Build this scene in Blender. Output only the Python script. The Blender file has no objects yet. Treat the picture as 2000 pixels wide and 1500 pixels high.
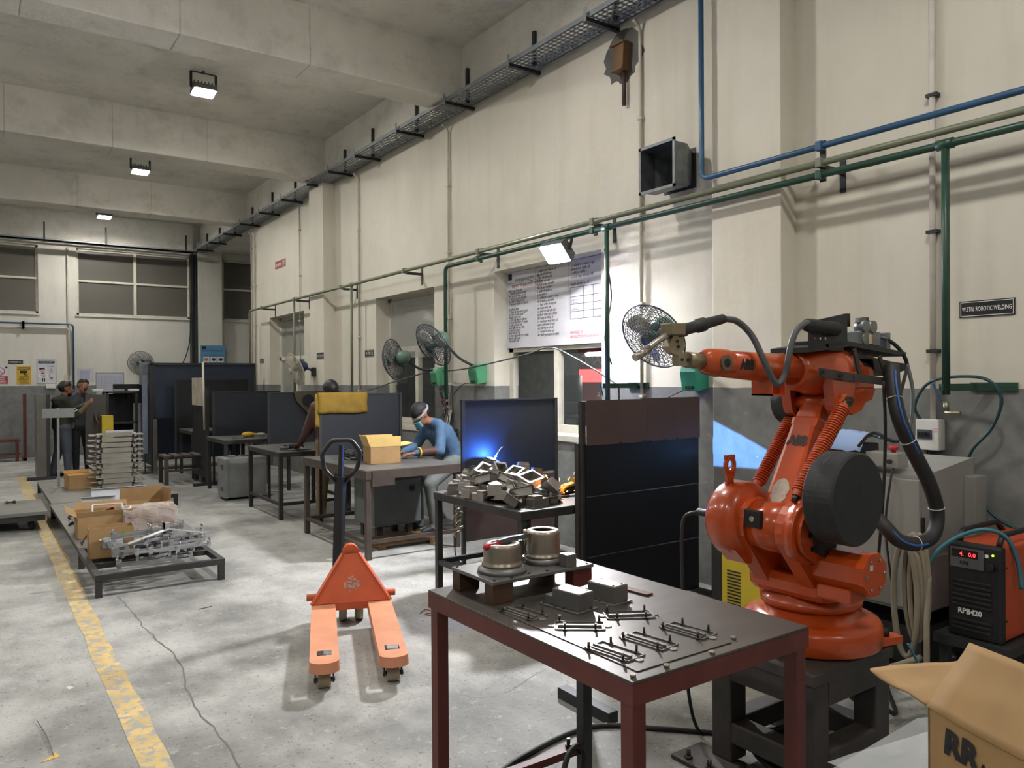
import bpy, bmesh, math, random
from mathutils import Vector, Matrix, Quaternion, noise

random.seed(7)
scene = bpy.context.scene
COL = scene.collection
PI = math.pi

# ------------------------------------------------------------------ camera
# World: +Y runs down the hall to the back wall, +X to the long wall, Z up, metres.
FPX, EYE = 1500.0, 1.6
_v1 = Vector((-1055.0, 2.0, -FPX))
_v2 = Vector(((2.0 * 23.0 + FPX * FPX) / 1055.0, 23.0, -FPX))
_ax, _ay = _v2.normalized(), _v1.normalized()
_az = _ax.cross(_ay)
CAMROT = Matrix((_ax, _ay, _az))            # camera axes to world axes
cam = bpy.data.objects.new('camera', bpy.data.cameras.new('camera'))
COL.objects.link(cam)
cam.matrix_world = Matrix.Translation((0, 0, EYE)) @ CAMROT.to_4x4()
cam.data.sensor_fit = 'HORIZONTAL'
cam.data.sensor_width = 36.0
cam.data.lens = FPX / 2000.0 * 36.0
cam.data.clip_start = 0.05
cam.data.clip_end = 100
scene.camera = cam

# ------------------------------------------------------------------ world and exposure
w = bpy.data.worlds.new('world')
scene.world = w
w.use_nodes = True
w.node_tree.nodes['Background'].inputs[0].default_value = (0.55, 0.62, 0.75, 1)
w.node_tree.nodes['Background'].inputs[1].default_value = 0.02
vs = scene.view_settings
vs.view_transform = 'Standard'
vs.look = 'None'
vs.gamma = 1.0
vs.use_curve_mapping = False
vs.exposure = 0.68
LAMP_CEIL = 300.0        # radiance of a ceiling flood lens
LAMP_WALL = 900.0        # radiance of the flood lamp on the long wall
# unseen spot added for an assumed arc, blue patch on column behind robot
_l = bpy.data.lights.new('added_blue_spot', 'SPOT'); _l.energy = 8000; _l.color = (0.16, 0.42, 1.0)
_l.spot_size = math.radians(11); _l.spot_blend = 0.10; _l.shadow_soft_size = 0.004
_lo = bpy.data.objects.new('added_blue_spot', _l); COL.objects.link(_lo)
_lo.location = (-3.0, 2.4, 0.98)
_lo.rotation_euler = (Vector((-1.0, 2.73, 1.01)) - Vector(_lo.location)).to_track_quat('-Z', 'Y').to_euler()
scene.cycles.use_adaptive_sampling = True
scene.cycles.adaptive_threshold = 0.05
scene.cycles.use_light_tree = False
scene.cycles.max_bounces = 6
scene.cycles.diffuse_bounces = 3
scene.cycles.glossy_bounces = 3
scene.cycles.transmission_bounces = 6
scene.cycles.transparent_max_bounces = 12
scene.cycles.caustics_reflective = False
scene.cycles.caustics_refractive = False
scene.cycles.sample_clamp_indirect = 6.0

# ------------------------------------------------------------------ survey: points of the photograph on planes of the place
def _ray(px, py):
    return CAMROT @ Vector((px - 1000.0, 750.0 - py, -FPX))
def sz(px, py, z=0.0):
    d = _ray(px, py); return Vector((0, 0, EYE)) + d * ((z - EYE) / d.z)
def sx(px, py, x):
    d = _ray(px, py); return Vector((0, 0, EYE)) + d * (x / d.x)
def sy(px, py, y):
    d = _ray(px, py); return Vector((0, 0, EYE)) + d * (y / d.y)

# ------------------------------------------------------------------ materials
def lin(h):
    h = h.lstrip('#')
    r = []
    for i in (0, 2, 4):
        c = int(h[i:i + 2], 16) / 255.0
        r.append(c / 12.92 if c <= 0.04045 else ((c + 0.055) / 1.055) ** 2.4)
    return (r[0], r[1], r[2], 1.0)

MATS = {}
class NT:
    def __init__(self, name):
        self.m = bpy.data.materials.new(name); self.m.use_nodes = True
        self.t = self.m.node_tree; self.b = self.t.nodes['Principled BSDF']
        self._pos = None
    def n(self, typ, **kw):
        nd = self.t.nodes.new(typ)
        for k, v in kw.items():
            setattr(nd, k, v)
        return nd
    def l(self, a, b):
        self.t.links.new(a, b)
    @property
    def pos(self):
        if self._pos is None:
            g = self.n('ShaderNodeNewGeometry'); self._pos = g.outputs['Position']
        return self._pos
    def noise(self, scale, detail=3, rough=0.55, vec=None, stretch=None):
        nd = self.n('ShaderNodeTexNoise'); nd.inputs['Scale'].default_value = scale
        nd.inputs['Detail'].default_value = detail; nd.inputs['Roughness'].default_value = rough
        v = vec or self.pos
        if stretch:
            mp = self.n('ShaderNodeMapping'); mp.inputs['Scale'].default_value = stretch
            self.l(v, mp.inputs['Vector']); v = mp.outputs['Vector']
        self.l(v, nd.inputs['Vector']); return nd.outputs['Fac']
    def ramp(self, fac, stops):
        r = self.n('ShaderNodeValToRGB'); e = r.color_ramp.elements
        while len(e) < len(stops): e.new(0.5)
        for i, (p, c) in enumerate(stops):
            e[i].position = p; e[i].color = c if len(c) == 4 else (*c, 1)
        self.l(fac, r.inputs['Fac']); return r.outputs['Color']
    def mix(self, fac, a, b, typ='MIX'):
        m = self.n('ShaderNodeMix', data_type='RGBA', blend_type=typ)
        for sock, val in ((m.inputs[0], fac), (m.inputs[6], a), (m.inputs[7], b)):
            if hasattr(val, 'is_linked'): self.l(val, sock)
            else: sock.default_value = val
        return m.outputs[2]
    def math(self, op, a, b=0.0, c=None):
        m = self.n('ShaderNodeMath', operation=op)
        for s, v in zip(m.inputs, (a, b, c)):
            if v is None: continue
            if hasattr(v, 'is_linked'): self.l(v, s)
            else: s.default_value = v
        return m.outputs[0]
    def sep(self):
        s = self.n('ShaderNodeSeparateXYZ'); self.l(self.pos, s.inputs[0]); return s.outputs
    def bump(self, h, strength=0.3, dist=0.01):
        b = self.n('ShaderNodeBump'); b.inputs['Strength'].default_value = strength
        b.inputs['Distance'].default_value = dist
        self.l(h, b.inputs['Height']); self.l(b.outputs['Normal'], self.b.inputs['Normal'])
    def set(self, col=None, rough=None, metal=None, spec=None):
        for k, v in (('Base Color', col), ('Roughness', rough), ('Metallic', metal), ('Specular IOR Level', spec)):
            if v is None: continue
            if hasattr(v, 'is_linked'): self.l(v, self.b.inputs[k])
            else: self.b.inputs[k].default_value = v

def pbr(name, col, rough=0.5, metal=0.0, var=0.12, scale=6.0, col2=None, wear=None, wear_amt=0.35, bump=0.0, bscale=60.0, spec=None, coat=0.0, stretch=None):
    """plain surface: base colour varied by noise, optional second (worn) colour, fine relief"""
    if name in MATS: return MATS[name]
    t = NT(name); c = lin(col) if isinstance(col, str) else col
    hi = tuple(min(1, x * (1 + var)) for x in c[:3]); lo = tuple(x * (1 - var) for x in c[:3])
    base = t.ramp(t.noise(scale, 2, stretch=stretch), [(0.3, lo), (0.7, hi)])
    if wear:
        wc = lin(wear)
        k = t.ramp(t.noise(scale * 3.1, 4, 0.65, stretch=stretch), [(1 - wear_amt - 0.02, (0, 0, 0)), (1 - wear_amt + 0.06, (1, 1, 1))])
        base = t.mix(k, base, wc)
    t.set(base, None, metal, spec)
    t.b.inputs['Roughness'].default_value = rough
    if bump > .22: t.bump(t.noise(bscale, 2), bump, 0.004)
    if coat:
        t.b.inputs['Coat Weight'].default_value = coat; t.b.inputs['Coat Roughness'].default_value = 0.08
    MATS[name] = t.m
    return t.m

def emis(name, col, strength):
    if name in MATS: return MATS[name]
    t = NT(name); c = lin(col)
    t.set(c, 0.4); t.b.inputs['Emission Color'].default_value = c; t.b.inputs['Emission Strength'].default_value = strength
    if strength < 60: t.m.cycles.emission_sampling = 'NONE'   # too small to be worth aiming rays at
    MATS[name] = t.m
    return t.m

def glassy(name, col, alpha, rough=0.05):
    """thin clear sheet: part of the light passes straight through"""
    if name in MATS: return MATS[name]
    t = NT(name); t.set(lin(col), rough, 0.0)
    tr = t.n('ShaderNodeBsdfTransparent'); mx = t.n('ShaderNodeMixShader')
    mx.inputs[0].default_value = alpha
    out = t.t.nodes['Material Output']
    t.l(tr.outputs[0], mx.inputs[1]); t.l(t.b.outputs[0], mx.inputs[2]); t.l(mx.outputs[0], out.inputs[0])
    MATS[name] = t.m
    return t.m

# ------------------------------------------------------------------ mesh builder
MW = {}          # world matrix of every empty / thing
def frame(d, up=Vector((0, 0, 1))):
    """rotation whose Z column is d"""
    z = Vector(d).normalized(); u = Vector(up)
    if abs(z.dot(u)) > 0.999: u = Vector((0, 1, 0))
    x = u.cross(z).normalized(); y = z.cross(x)
    return Matrix((x, y, z)).transposed()

class MB:
    def __init__(self):
        self.v, self.f, self.s = [], [], []
    def add(self, vs, fs, smooth=False, M=None):
        o = len(self.v)
        self.v += [tuple(M @ Vector(p)) if M is not None else tuple(p) for p in vs]
        self.f += [tuple(i + o for i in f) for f in fs]
        self.s += [smooth] * len(fs)
        return self
    def box(self, x0, y0, z0, x1, y1, z1, M=None):
        x0, x1 = min(x0, x1), max(x0, x1); y0, y1 = min(y0, y1), max(y0, y1); z0, z1 = min(z0, z1), max(z0, z1)
        vs = [(x0, y0, z0), (x1, y0, z0), (x1, y1, z0), (x0, y1, z0), (x0, y0, z1), (x1, y0, z1), (x1, y1, z1), (x0, y1, z1)]
        return self.add(vs, [(3, 2, 1, 0), (4, 5, 6, 7), (0, 1, 5, 4), (1, 2, 6, 5), (2, 3, 7, 6), (3, 0, 4, 7)], M=M)
    def bbox(self, x0, y0, z0, x1, y1, z1, b=0.01, M=None):
        """box with chamfered edges"""
        b = min(b, abs(x1 - x0) * .45, abs(y1 - y0) * .45, abs(z1 - z0) * .45)
        bm = bmesh.new(); bmesh.ops.create_cube(bm, size=1.0)
        bmesh.ops.scale(bm, vec=(abs(x1 - x0), abs(y1 - y0), abs(z1 - z0)), verts=bm.verts)
        bmesh.ops.translate(bm, vec=((x0 + x1) / 2, (y0 + y1) / 2, (z0 + z1) / 2), verts=bm.verts)
        bmesh.ops.bevel(bm, geom=list(bm.edges), offset=b, segments=2, profile=0.6, affect='EDGES')
        return self.bm(bm, M)
    def bm(self, bm, M=None, smooth=False):
        bm.verts.index_update()
        vs = [v.co.copy() for v in bm.verts]; fs = [tuple(v.index for v in f.verts) for f in bm.faces]
        bm.free(); return self.add(vs, fs, smooth, M)
    def beam(self, a, b, w, h, up=(0, 0, 1)):
        """rectangular bar from a to b, w across, h along up"""
        a, b = Vector(a), Vector(b); R = frame(b - a, up); L = (b - a).length
        M = Matrix.Translation(a) @ R.to_4x4()
        return self.box(-w / 2, -h / 2, 0, w / 2, h / 2, L, M)
    def cyl(self, a, b, r, r2=None, n=16, caps=True):
        a, b = Vector(a), Vector(b); r2 = r if r2 is None else r2
        R = frame(b - a); M = Matrix.Translation(a) @ R.to_4x4(); L = (b - a).length
        vs = [(r * math.cos(2 * PI * i / n), r * math.sin(2 * PI * i / n), 0) for i in range(n)] + \
             [(r2 * math.cos(2 * PI * i / n), r2 * math.sin(2 * PI * i / n), L) for i in range(n)]
        self.add(vs, [(i, (i + 1) % n, n + (i + 1) % n, n + i) for i in range(n)], True, M)
        if caps:
            o = len(self.v) - 2 * n
            self.f += [tuple(o + i for i in reversed(range(n))), tuple(o + n + i for i in range(n))]; self.s += [False, False]
        return self
    def lathe(self, prof, a, axis=(0, 0, 1), n=24, smooth=True, closed=False, M=None):
        """prof: (radius, height) pairs about axis through a"""
        T = Matrix.Translation(Vector(a)) @ frame(axis).to_4x4()
        if M is not None: T = M @ T
        vs, fs = [], []
        m = len(prof)
        for r, h in prof:
            vs += [(r * math.cos(2 * PI * i / n), r * math.sin(2 * PI * i / n), h) for i in range(n)]
        for j in range(m - 1 if not closed else m):
            k = (j + 1) % m
            fs += [(j * n + i, j * n + (i + 1) % n, k * n + (i + 1) % n, k * n + i) for i in range(n)]
        return self.add(vs, fs, smooth, T)
    def tube(self, pts, r, n=8, caps=True, closed=False):
        pts = [Vector(p) for p in pts]; m = len(pts)
        rr = r if isinstance(r, (list, tuple)) else [r] * m
        vs, fs = [], []; x = None
        for j, p in enumerate(pts):
            if closed: d = pts[(j + 1) % m] - pts[j - 1]
            else: d = pts[min(j + 1, m - 1)] - pts[max(j - 1, 0)]
            if d.length < 1e-9: d = Vector((0, 0, 1))
            d.normalize()
            if x is None:
                R = frame(d); x = Vector(R.col[0])
            x = (x - d * x.dot(d))
            x = x.normalized() if x.length > 1e-6 else Vector(frame(d).col[0])
            y = d.cross(x)
            vs += [p + (x * math.cos(2 * PI * i / n) + y * math.sin(2 * PI * i / n)) * rr[j] for i in range(n)]
        for j in range(m if closed else m - 1):
            k = (j + 1) % m
            fs += [(j * n + i, j * n + (i + 1) % n, k * n + (i + 1) % n, k * n + i) for i in range(n)]
        self.add(vs, fs, True)
        if caps and not closed:
            o = len(self.v) - len(vs)
            self.f += [tuple(o + i for i in reversed(range(n))), tuple(o + (m - 1) * n + i for i in range(n))]; self.s += [False, False]
        return self
    def prism(self, pts, ext, M=None, smooth=False):
        """closed planar outline pts (3D) pushed along ext"""
        pts = [Vector(p) for p in pts]; e = Vector(ext); n = len(pts)
        nrm = Vector((0, 0, 0))
        for i in range(n): nrm += pts[i].cross(pts[(i + 1) % n])
        if nrm.dot(e) > 0: pts = pts[::-1]
        vs = pts + [p + e for p in pts]
        fs = [tuple(range(n)), tuple(range(2 * n - 1, n - 1, -1))]
        self.add(vs, fs, False, M)
        o = len(self.v) - 2 * n
        for i in range(n):
            j = (i + 1) % n
            self.f.append((o + j, o + i, o + n + i, o + n + j)); self.s.append(smooth)
        return self
    def loft(self, rings, smooth=True, caps=True):
        """rings: lists of equal length of 3D points"""
        n = len(rings[0]); o = len(self.v); vs, fs = [], []
        for r in rings: vs += r
        for j in range(len(rings) - 1):
            fs += [(j * n + i, j * n + (i + 1) % n, (j + 1) * n + (i + 1) % n, (j + 1) * n + i) for i in range(n)]
        self.add(vs, fs, smooth)
        if caps:
            self.f += [tuple(o + i for i in reversed(range(n))), tuple(o + (len(rings) - 1) * n + i for i in range(n))]; self.s += [False, False]
        return self
    def ball(self, c, r, n=14, M=None, sc=(1, 1, 1)):
        m = n // 2; vs, fs = [(0, 0, -1)], []
        for j in range(1, m):
            a = -PI / 2 + PI * j / m
            vs += [(math.cos(a) * math.cos(2 * PI * i / n), math.cos(a) * math.sin(2 * PI * i / n), math.sin(a)) for i in range(n)]
        vs.append((0, 0, 1)); top = len(vs) - 1
        fs += [(0, 1 + (i + 1) % n, 1 + i) for i in range(n)]
        for j in range(m - 2):
            a, b = 1 + j * n, 1 + (j + 1) * n
            fs += [(a + i, a + (i + 1) % n, b + (i + 1) % n, b + i) for i in range(n)]
        a = 1 + (m - 2) * n
        fs += [(a + i, a + (i + 1) % n, top) for i in range(n)]
        T = Matrix.Translation(Vector(c)) @ (M.to_4x4() if M is not None else Matrix()) @ Matrix.Diagonal((r * sc[0], r * sc[1], r * sc[2], 1))
        return self.add(vs, fs, True, T)
    def sheet(self, grid, thick=0.0):
        """rows of 3D points, optional thickness along the mean normal"""
        R, Cn = len(grid), len(grid[0]); o = len(self.v)
        vs = [p for row in grid for p in row]
        fs = [(r * Cn + c, r * Cn + c + 1, (r + 1) * Cn + c + 1, (r + 1) * Cn + c) for r in range(R - 1) for c in range(Cn - 1)]
        if thick:
            nrm = (Vector(grid[0][-1]) - Vector(grid[0][0])).cross(Vector(grid[-1][0]) - Vector(grid[0][0])).normalized() * thick
            k = len(vs); vs = vs + [Vector(p) + nrm for p in vs]
            fs2 = [tuple(reversed([i + k for i in f])) for f in fs]
            rim = [r * Cn for r in range(R)] + [(R - 1) * Cn + c for c in range(1, Cn)] + [r * Cn + Cn - 1 for r in range(R - 2, -1, -1)] + [c for c in range(Cn - 2, 0, -1)]
            fs = fs + fs2 + [(rim[i], rim[(i + 1) % len(rim)], rim[(i + 1) % len(rim)] + k, rim[i] + k) for i in range(len(rim))]
        return self.add(vs, fs, True)
    def mesh(self, name, mats, mi=None):
        me = bpy.data.meshes.new(name)
        me.from_pydata([tuple(p) for p in self.v], [], self.f)
        me.polygons.foreach_set('use_smooth', self.s)
        for m in (mats if isinstance(mats, (list, tuple)) else [mats]): me.materials.append(m)
        if mi: me.polygons.foreach_set('material_index', mi)
        me.validate(); me.update()
        return me
    def build(self, name, mat, parent=None, local=False, **kw):
        if parent is not None and not local:
            inv = MW[parent].inverted()
            self.v = [tuple(inv @ Vector(p)) for p in self.v]
        me = self.mesh(name, mat)
        o = bpy.data.objects.new(name, me); COL.objects.link(o)
        if parent is not None:
            o.parent = parent; MW[o] = MW[parent].copy()
        else:
            # put the origin at the base of the thing
            if not local and me.vertices:
                xs = [v.co for v in me.vertices]
                c = Vector(((min(v.x for v in xs) + max(v.x for v in xs)) / 2, (min(v.y for v in xs) + max(v.y for v in xs)) / 2, min(v.z for v in xs)))
                me.transform(Matrix.Translation(-c)); o.location = c
            MW[o] = Matrix.Translation(o.location)
        for k, v in kw.items(): o[k] = v
        return o

def thing(name, label, cat, loc=(0, 0, 0), rot=None, group=None):
    o = bpy.data.objects.new(name, None); COL.objects.link(o)
    o.empty_display_size = 0.1
    M = Matrix.Translation(Vector(loc)) @ (rot.to_4x4() if rot is not None else Matrix())
    o.location = loc
    if rot is not None: o.rotation_euler = rot.to_euler()
    MW[o] = M; tag(o, label, cat, group)
    return o
def tag(o, label=None, cat=None, group=None, kind=None):
    if label: o['label'] = label
    if cat: o['category'] = cat
    if group: o['group'] = group
    if kind: o['kind'] = kind
    return o
def single(mb, name, mat, label, cat, group=None, **kw):
    return tag(mb.build(name, mat, **kw), label, cat, group)
def copy_tree(o, parent=None, loc=None, rot=None, label=None, group=None):
    c = o.copy(); COL.objects.link(c); c.parent = parent
    if loc is not None: c.location = loc
    if rot is not None: c.rotation_euler = rot.to_euler()
    if label: c['label'] = label
    if group: c['group'] = group
    for ch in o.children: copy_tree(ch, c)
    MW[c] = Matrix.Translation(c.location) @ c.rotation_euler.to_matrix().to_4x4()
    return c

def smooth_path(pts, k=6):
    """Catmull-Rom through pts"""
    P = [Vector(p) for p in pts]; P = [2 * P[0] - P[1]] + P + [2 * P[-1] - P[-2]]; out = []
    for i in range(1, len(P) - 2):
        p0, p1, p2, p3 = P[i - 1:i + 3]
        for j in range(k):
            t = j / k
            out.append(0.5 * ((2 * p1) + (p2 - p0) * t + (2 * p0 - 5 * p1 + 4 * p2 - p3) * t * t + (3 * p1 - p0 - 3 * p2 + p3) * t ** 3))
    out.append(P[-2]); return out
def arc(c, r, a0, a1, n, u, v):
    c, u, v = Vector(c), Vector(u), Vector(v)
    return [c + u * (r * math.cos(math.radians(a0 + (a1 - a0) * i / n))) + v * (r * math.sin(math.radians(a0 + (a1 - a0) * i / n))) for i in range(n + 1)]

def lettering(parent, s, size, mat, origin, right, up, align='LEFT', bold=0.0, name='lettering', shear=0.0, xs=1.0, thick=0.0012, spacing=1.0):
    """flat printed text standing a hair off a surface"""
    cu = bpy.data.curves.new('txt', 'FONT'); cu.body = s; cu.size = size; cu.align_x = align
    cu.offset = bold; cu.shear = shear; cu.extrude = 0.0; cu.space_line = spacing; cu.resolution_u = 2
    to = bpy.data.objects.new('txt', cu); COL.objects.link(to)
    dg = bpy.context.evaluated_depsgraph_get(); dg.update()
    me = bpy.data.meshes.new_from_object(to.evaluated_get(dg))
    bpy.data.objects.remove(to); bpy.data.curves.remove(cu)
    r, u = Vector(right).normalized() * xs, Vector(up).normalized(); nrm = r.normalized().cross(u)
    M = Matrix((r, u, nrm)).transposed().to_4x4(); M.translation = Vector(origin) + nrm * thick
    if parent is not None: M = MW[parent].inverted() @ M
    me.transform(M); me.materials.clear(); me.materials.append(mat); me.name = name
    o = bpy.data.objects.new(name, me); COL.objects.link(o)
    if parent is not None: o.parent = parent; MW[o] = MW[parent].copy()
    return o
# ================================================================== setting
WX = 4.65            # face of the long wall
YB = 19.3            # face of the back wall
ZC = 5.30            # underside of the slab
DADO = 1.53

def wall_mat(name, top, low):
    t = NT(name); x, y, z = t.sep()
    big = t.noise(0.9, 4, 0.6); fine = t.noise(9, 2, 0.65)
    c = lin(top)
    up = t.ramp(big, [(0.3, tuple(v * 0.88 for v in c[:3])), (0.62, c[:3])])
    # streaks that run down the plaster
    st = t.ramp(t.noise(1.0, 3, 0.7, stretch=(5, 5, 0.5)), [(0.50, (1, 1, 1)), (0.78, (0.84, 0.83, 0.79))])
    up = t.mix(0.5, up, st, 'MULTIPLY')
    g = lin(low)
    lo = t.ramp(fine, [(0.3, tuple(v * 0.85 for v in g[:3])), (0.7, tuple(v * 1.12 for v in g[:3]))])
    # chips and spatter in the grey paint
    vo = t.n('ShaderNodeTexVoronoi'); vo.inputs['Scale'].default_value = 9.0; t.l(t.pos, vo.inputs['Vector'])
    chips = t.ramp(vo.outputs['Distance'], [(0.045, (1, 1, 1)), (0.075, (0, 0, 0))])
    mask = t.ramp(t.noise(0.8, 3), [(0.50, (0, 0, 0)), (0.60, (1, 1, 1))])
    lo = t.mix(t.mix(1.0, chips, mask, 'MULTIPLY'), lo, lin('#c9cac6'))
    edge = t.math('ADD', z, t.math('MULTIPLY', t.math('SUBTRACT', t.noise(6, 3), 0.5), 0.012))
    k = t.math('GREATER_THAN', edge, DADO)
    t.set(t.mix(k, lo, up), 0.62, 0.0, 0.35)
    t.bump(t.noise(3.2, 3, 0.6), 0.35, 0.03)
    return t.m
M_WALL = wall_mat('painted_plaster', '#dbd6c8', '#7a7b79')
M_WALLB = wall_mat('painted_plaster_back', '#d6d4cb', '#787a79')

def concrete_mat():
    t = NT('ceiling_paint'); c = lin('#e0dcd3')
    col = t.ramp(t.noise(0.8, 4, 0.62), [(0.28, tuple(v * 0.80 for v in c[:3])), (0.6, c[:3])])
    dirt = t.ramp(t.noise(2.6, 4, 0.72), [(0.50, (1, 1, 1)), (0.72, (0.72, 0.70, 0.68))])
    col = t.mix(0.7, col, dirt, 'MULTIPLY')
    t.set(col, 0.75, 0, 0.3); t.bump(t.noise(5, 5, 0.6), 0.8, 0.04)
    return t.m
M_CEIL = concrete_mat()

def floor_mat():
    t = NT('worn_concrete')
    a, b = lin('#a9a9a5'), lin('#7a7a77')
    patch = t.ramp(t.noise(0.55, 4, 0.62), [(0.40, b[:3]), (0.52, a[:3])])
    worn = t.ramp(t.noise(2.3, 4, 0.68, stretch=(1.4, 0.8, 1)), [(0.36, (0.74, 0.74, 0.74)), (0.60, (1.08, 1.08, 1.07))])
    col = t.mix(1.0, patch, worn, 'MULTIPLY')
    pit = t.ramp(t.noise(42, 2, 0.7), [(0.30, (0.45, 0.45, 0.45)), (0.40, (1, 1, 1))])
    col = t.mix(0.9, col, pit, 'MULTIPLY')
    flake = t.ramp(t.noise(15, 3, 0.7), [(0.60, (0, 0, 0)), (0.68, (1, 1, 1))])
    col = t.mix(t.math('MULTIPLY', flake, 0.35), col, lin('#bdbcb7'))
    spk = t.n('ShaderNodeTexVoronoi'); spk.inputs['Scale'].default_value = 26.0
    mp = t.n('ShaderNodeMapping'); mp.inputs['Scale'].default_value = (1.0, 1.7, 1.0); mp.inputs['Rotation'].default_value = (0, 0, .5); t.l(t.pos, mp.inputs['Vector']); t.l(mp.outputs[0], spk.inputs['Vector'])
    sp2 = t.ramp(spk.outputs['Distance'], [(0.10, (1, 1, 1)), (0.16, (0, 0, 0))])
    spm = t.ramp(t.noise(1.3, 3), [(0.46, (0, 0, 0)), (0.58, (1, 1, 1))])
    col = t.mix(t.math('MULTIPLY', t.math('MULTIPLY', sp2, spm), 0.8), col, lin('#4d4d4b'))
    scr = t.ramp(t.noise(4.0, 4, 0.7, stretch=(2.2, 14, 1)), [(0.62, (0, 0, 0)), (0.70, (1, 1, 1))])
    col = t.mix(t.math('MULTIPLY', scr, 0.30), col, lin('#c6c6c2'))
    smear = t.ramp(t.noise(1.1, 4, 0.6, stretch=(0.6, 2.4, 1)), [(0.55, (1, 1, 1)), (0.75, (0.72, 0.72, 0.73))])
    col = t.mix(0.8, col, smear, 'MULTIPLY')
    t.set(col, 0.58, 0, 0.4); t.bump(t.noise(26, 3, 0.7), 0.35, 0.01)
    return t.m
M_FLOOR = floor_mat()
M_LINE = pbr('worn_yellow_paint', '#c8ac6e', 0.6, var=0.2, scale=5, wear='#9c9a92', wear_amt=0.5, bump=0.2)
M_CRACK = pbr('crack_dark', '#6a6a68', 0.9)
M_FRAME_W = pbr('window_frame_paint', '#cfccbe', 0.5, var=0.1, bump=0.15)

def st(o):
    o['kind'] = 'structure'; return o

XL, YF, XR = -7.5, -6.0, 8.2
floor = st(MB().box(XL - .3, YF - .3, -0.2, XR, YB + .3, 0).build('floor', M_FLOOR, local=True))
# walkway line painted along the platforms
def strip(pts, z0, z1):
    mb = MB(); n = len(pts)
    L = [Vector((a, y, z1)) for a, b, y in pts]; Rr = [Vector((b, y, z1)) for a, b, y in pts]
    mb.add(L + Rr, [(i, n + i, n + i + 1, i + 1) for i in range(n - 1)])
    return mb
pts = []
yy = -2.0
while yy < 15.6:
    pts.append((0.555 + 0.018 * noise.noise(Vector((yy * 2.1, 0, 0))) + 0.004 * max(0, yy - 5), 0.675 + 0.02 * noise.noise(Vector((yy * 2.3, 5, 0))) + 0.008 * max(0, yy - 5), yy)); yy += 0.12
strip(pts, 0, 0.0015).build('marking_line', M_LINE, floor, local=True)
def crack(points, wdt):
    P = smooth_path([Vector((x, y, 0.001)) for x, y in points], 8); a, b = [], []
    for i, p in enumerate(P):
        j = 0.02 * noise.noise(Vector((p.y * 9, p.x * 9, 1))); ww = wdt * (0.5 + abs(noise.noise(Vector((p.y * 7, 2, p.x)))))
        a.append((p.x + j - ww, p.y, 0.0012)); b.append((p.x + j + ww, p.y, 0.0012))
    n = len(a)
    return MB().add(a + b, [(i, n + i, n + i + 1, i + 1) for i in range(n - 1)]).build('crack', M_CRACK, floor, local=True)
crack([(0.876, 6.38), (0.90, 5.8), (0.91, 5.35), (0.956, 4.75), (0.883, 3.99), (0.905, 3.5), (0.86, 2.6)], 0.006)
crack([(1.95, 3.3), (2.2, 3.22), (2.6, 3.35), (3.1, 3.2)], 0.004)

ceiling = st(MB().box(XL, YF, ZC, WX + .4, YB + .2, ZC + 0.2).build('ceiling', M_CEIL, local=True))
for y in (-0.85, 3.22, 7.33, 11.36, 15.5):
    mb = MB()
    # cast in lengths: a shallow joint every so often
    xs = [XL, -5.2, -3.1, -1.0, 0.35, 1.55, 2.75, 4.5]
    for a, b in zip(xs[:-1], xs[1:]):
        mb.bbox(a + .003, y, 4.71, b - .003, y + 0.42, ZC + 0.01, 0.012)
    mb.box(XL, y + .012, 4.722, 4.5, y + .408, ZC)
    mb.build('beam', M_CEIL, ceiling, local=True)
MB().bbox(4.49, YF, 4.70, WX + .2, YB, ZC + .01, 0.01).build('edge_beam', M_CEIL, ceiling, local=True)

# long wall with three recessed window openings, its far end free-standing at y = 15.8
wr = MB()
TH = 0.32
OPEN = [(5.20, 6.94, 1.05, 2.77), (8.26, 9.92, 1.0, 2.745), (12.77, 14.62, 1.0, 2.80)]
ys = YF
for a, b, z0, z1 in OPEN:
    wr.box(WX, ys, 0, WX + TH, a, 4.75)
    wr.box(WX, a, 0, WX + TH, b, z0); wr.box(WX, a, z1, WX + TH, b, 4.75)
    ys = b
wr.box(WX, ys, 0, WX + TH, 15.8, 4.75)
wall_right = st(wr.build('wall_right', M_WALL, local=True))
for a, b, p in ((3.2, 3.79, 0.17), (11.37, 11.96, 0.2), (-0.7, -0.1, 0.17)):
    MB().bbox(WX - p, a, 0, WX + .02, b, 4.75, 0.006).build('column', M_WALL, wall_right, local=True)

wb = MB()
BW = [(-1.6, 1.18), (1.90, 4.25), (5.0, 6.6)]
BZ0, BZ1 = 3.08, 4.55
wb.box(XL, YB, 0, XR, YB + .25, BZ0); wb.box(XL, YB, BZ1, XR, YB + .25, ZC + .1)
xs = XL
for a, b in BW:
    wb.box(xs, YB, BZ0, a, YB + .25, BZ1); xs = b
wb.box(xs, YB, BZ0, XR, YB + .25, BZ1)
wall_back = st(wb.build('wall_back', M_WALLB, local=True))
MB().bbox(4.40, YB - .16, 0, 4.95, YB + .02, 4.9, 0.008).build('column', M_WALLB, wall_back, local=True)
MB().box(XL, YB - .1, 4.6, 4.3, YB + .02, ZC + .05).build('lintel_beam', M_CEIL, wall_back, local=True)
st(MB().box(XL - .2, YF, 0, XL, YB, ZC + .1).build('wall_left', M_WALLB, local=True))
st(MB().box(XL, YF - .2, 0, XR, YF, ZC + .1).build('wall_front', M_WALLB, local=True))
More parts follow.
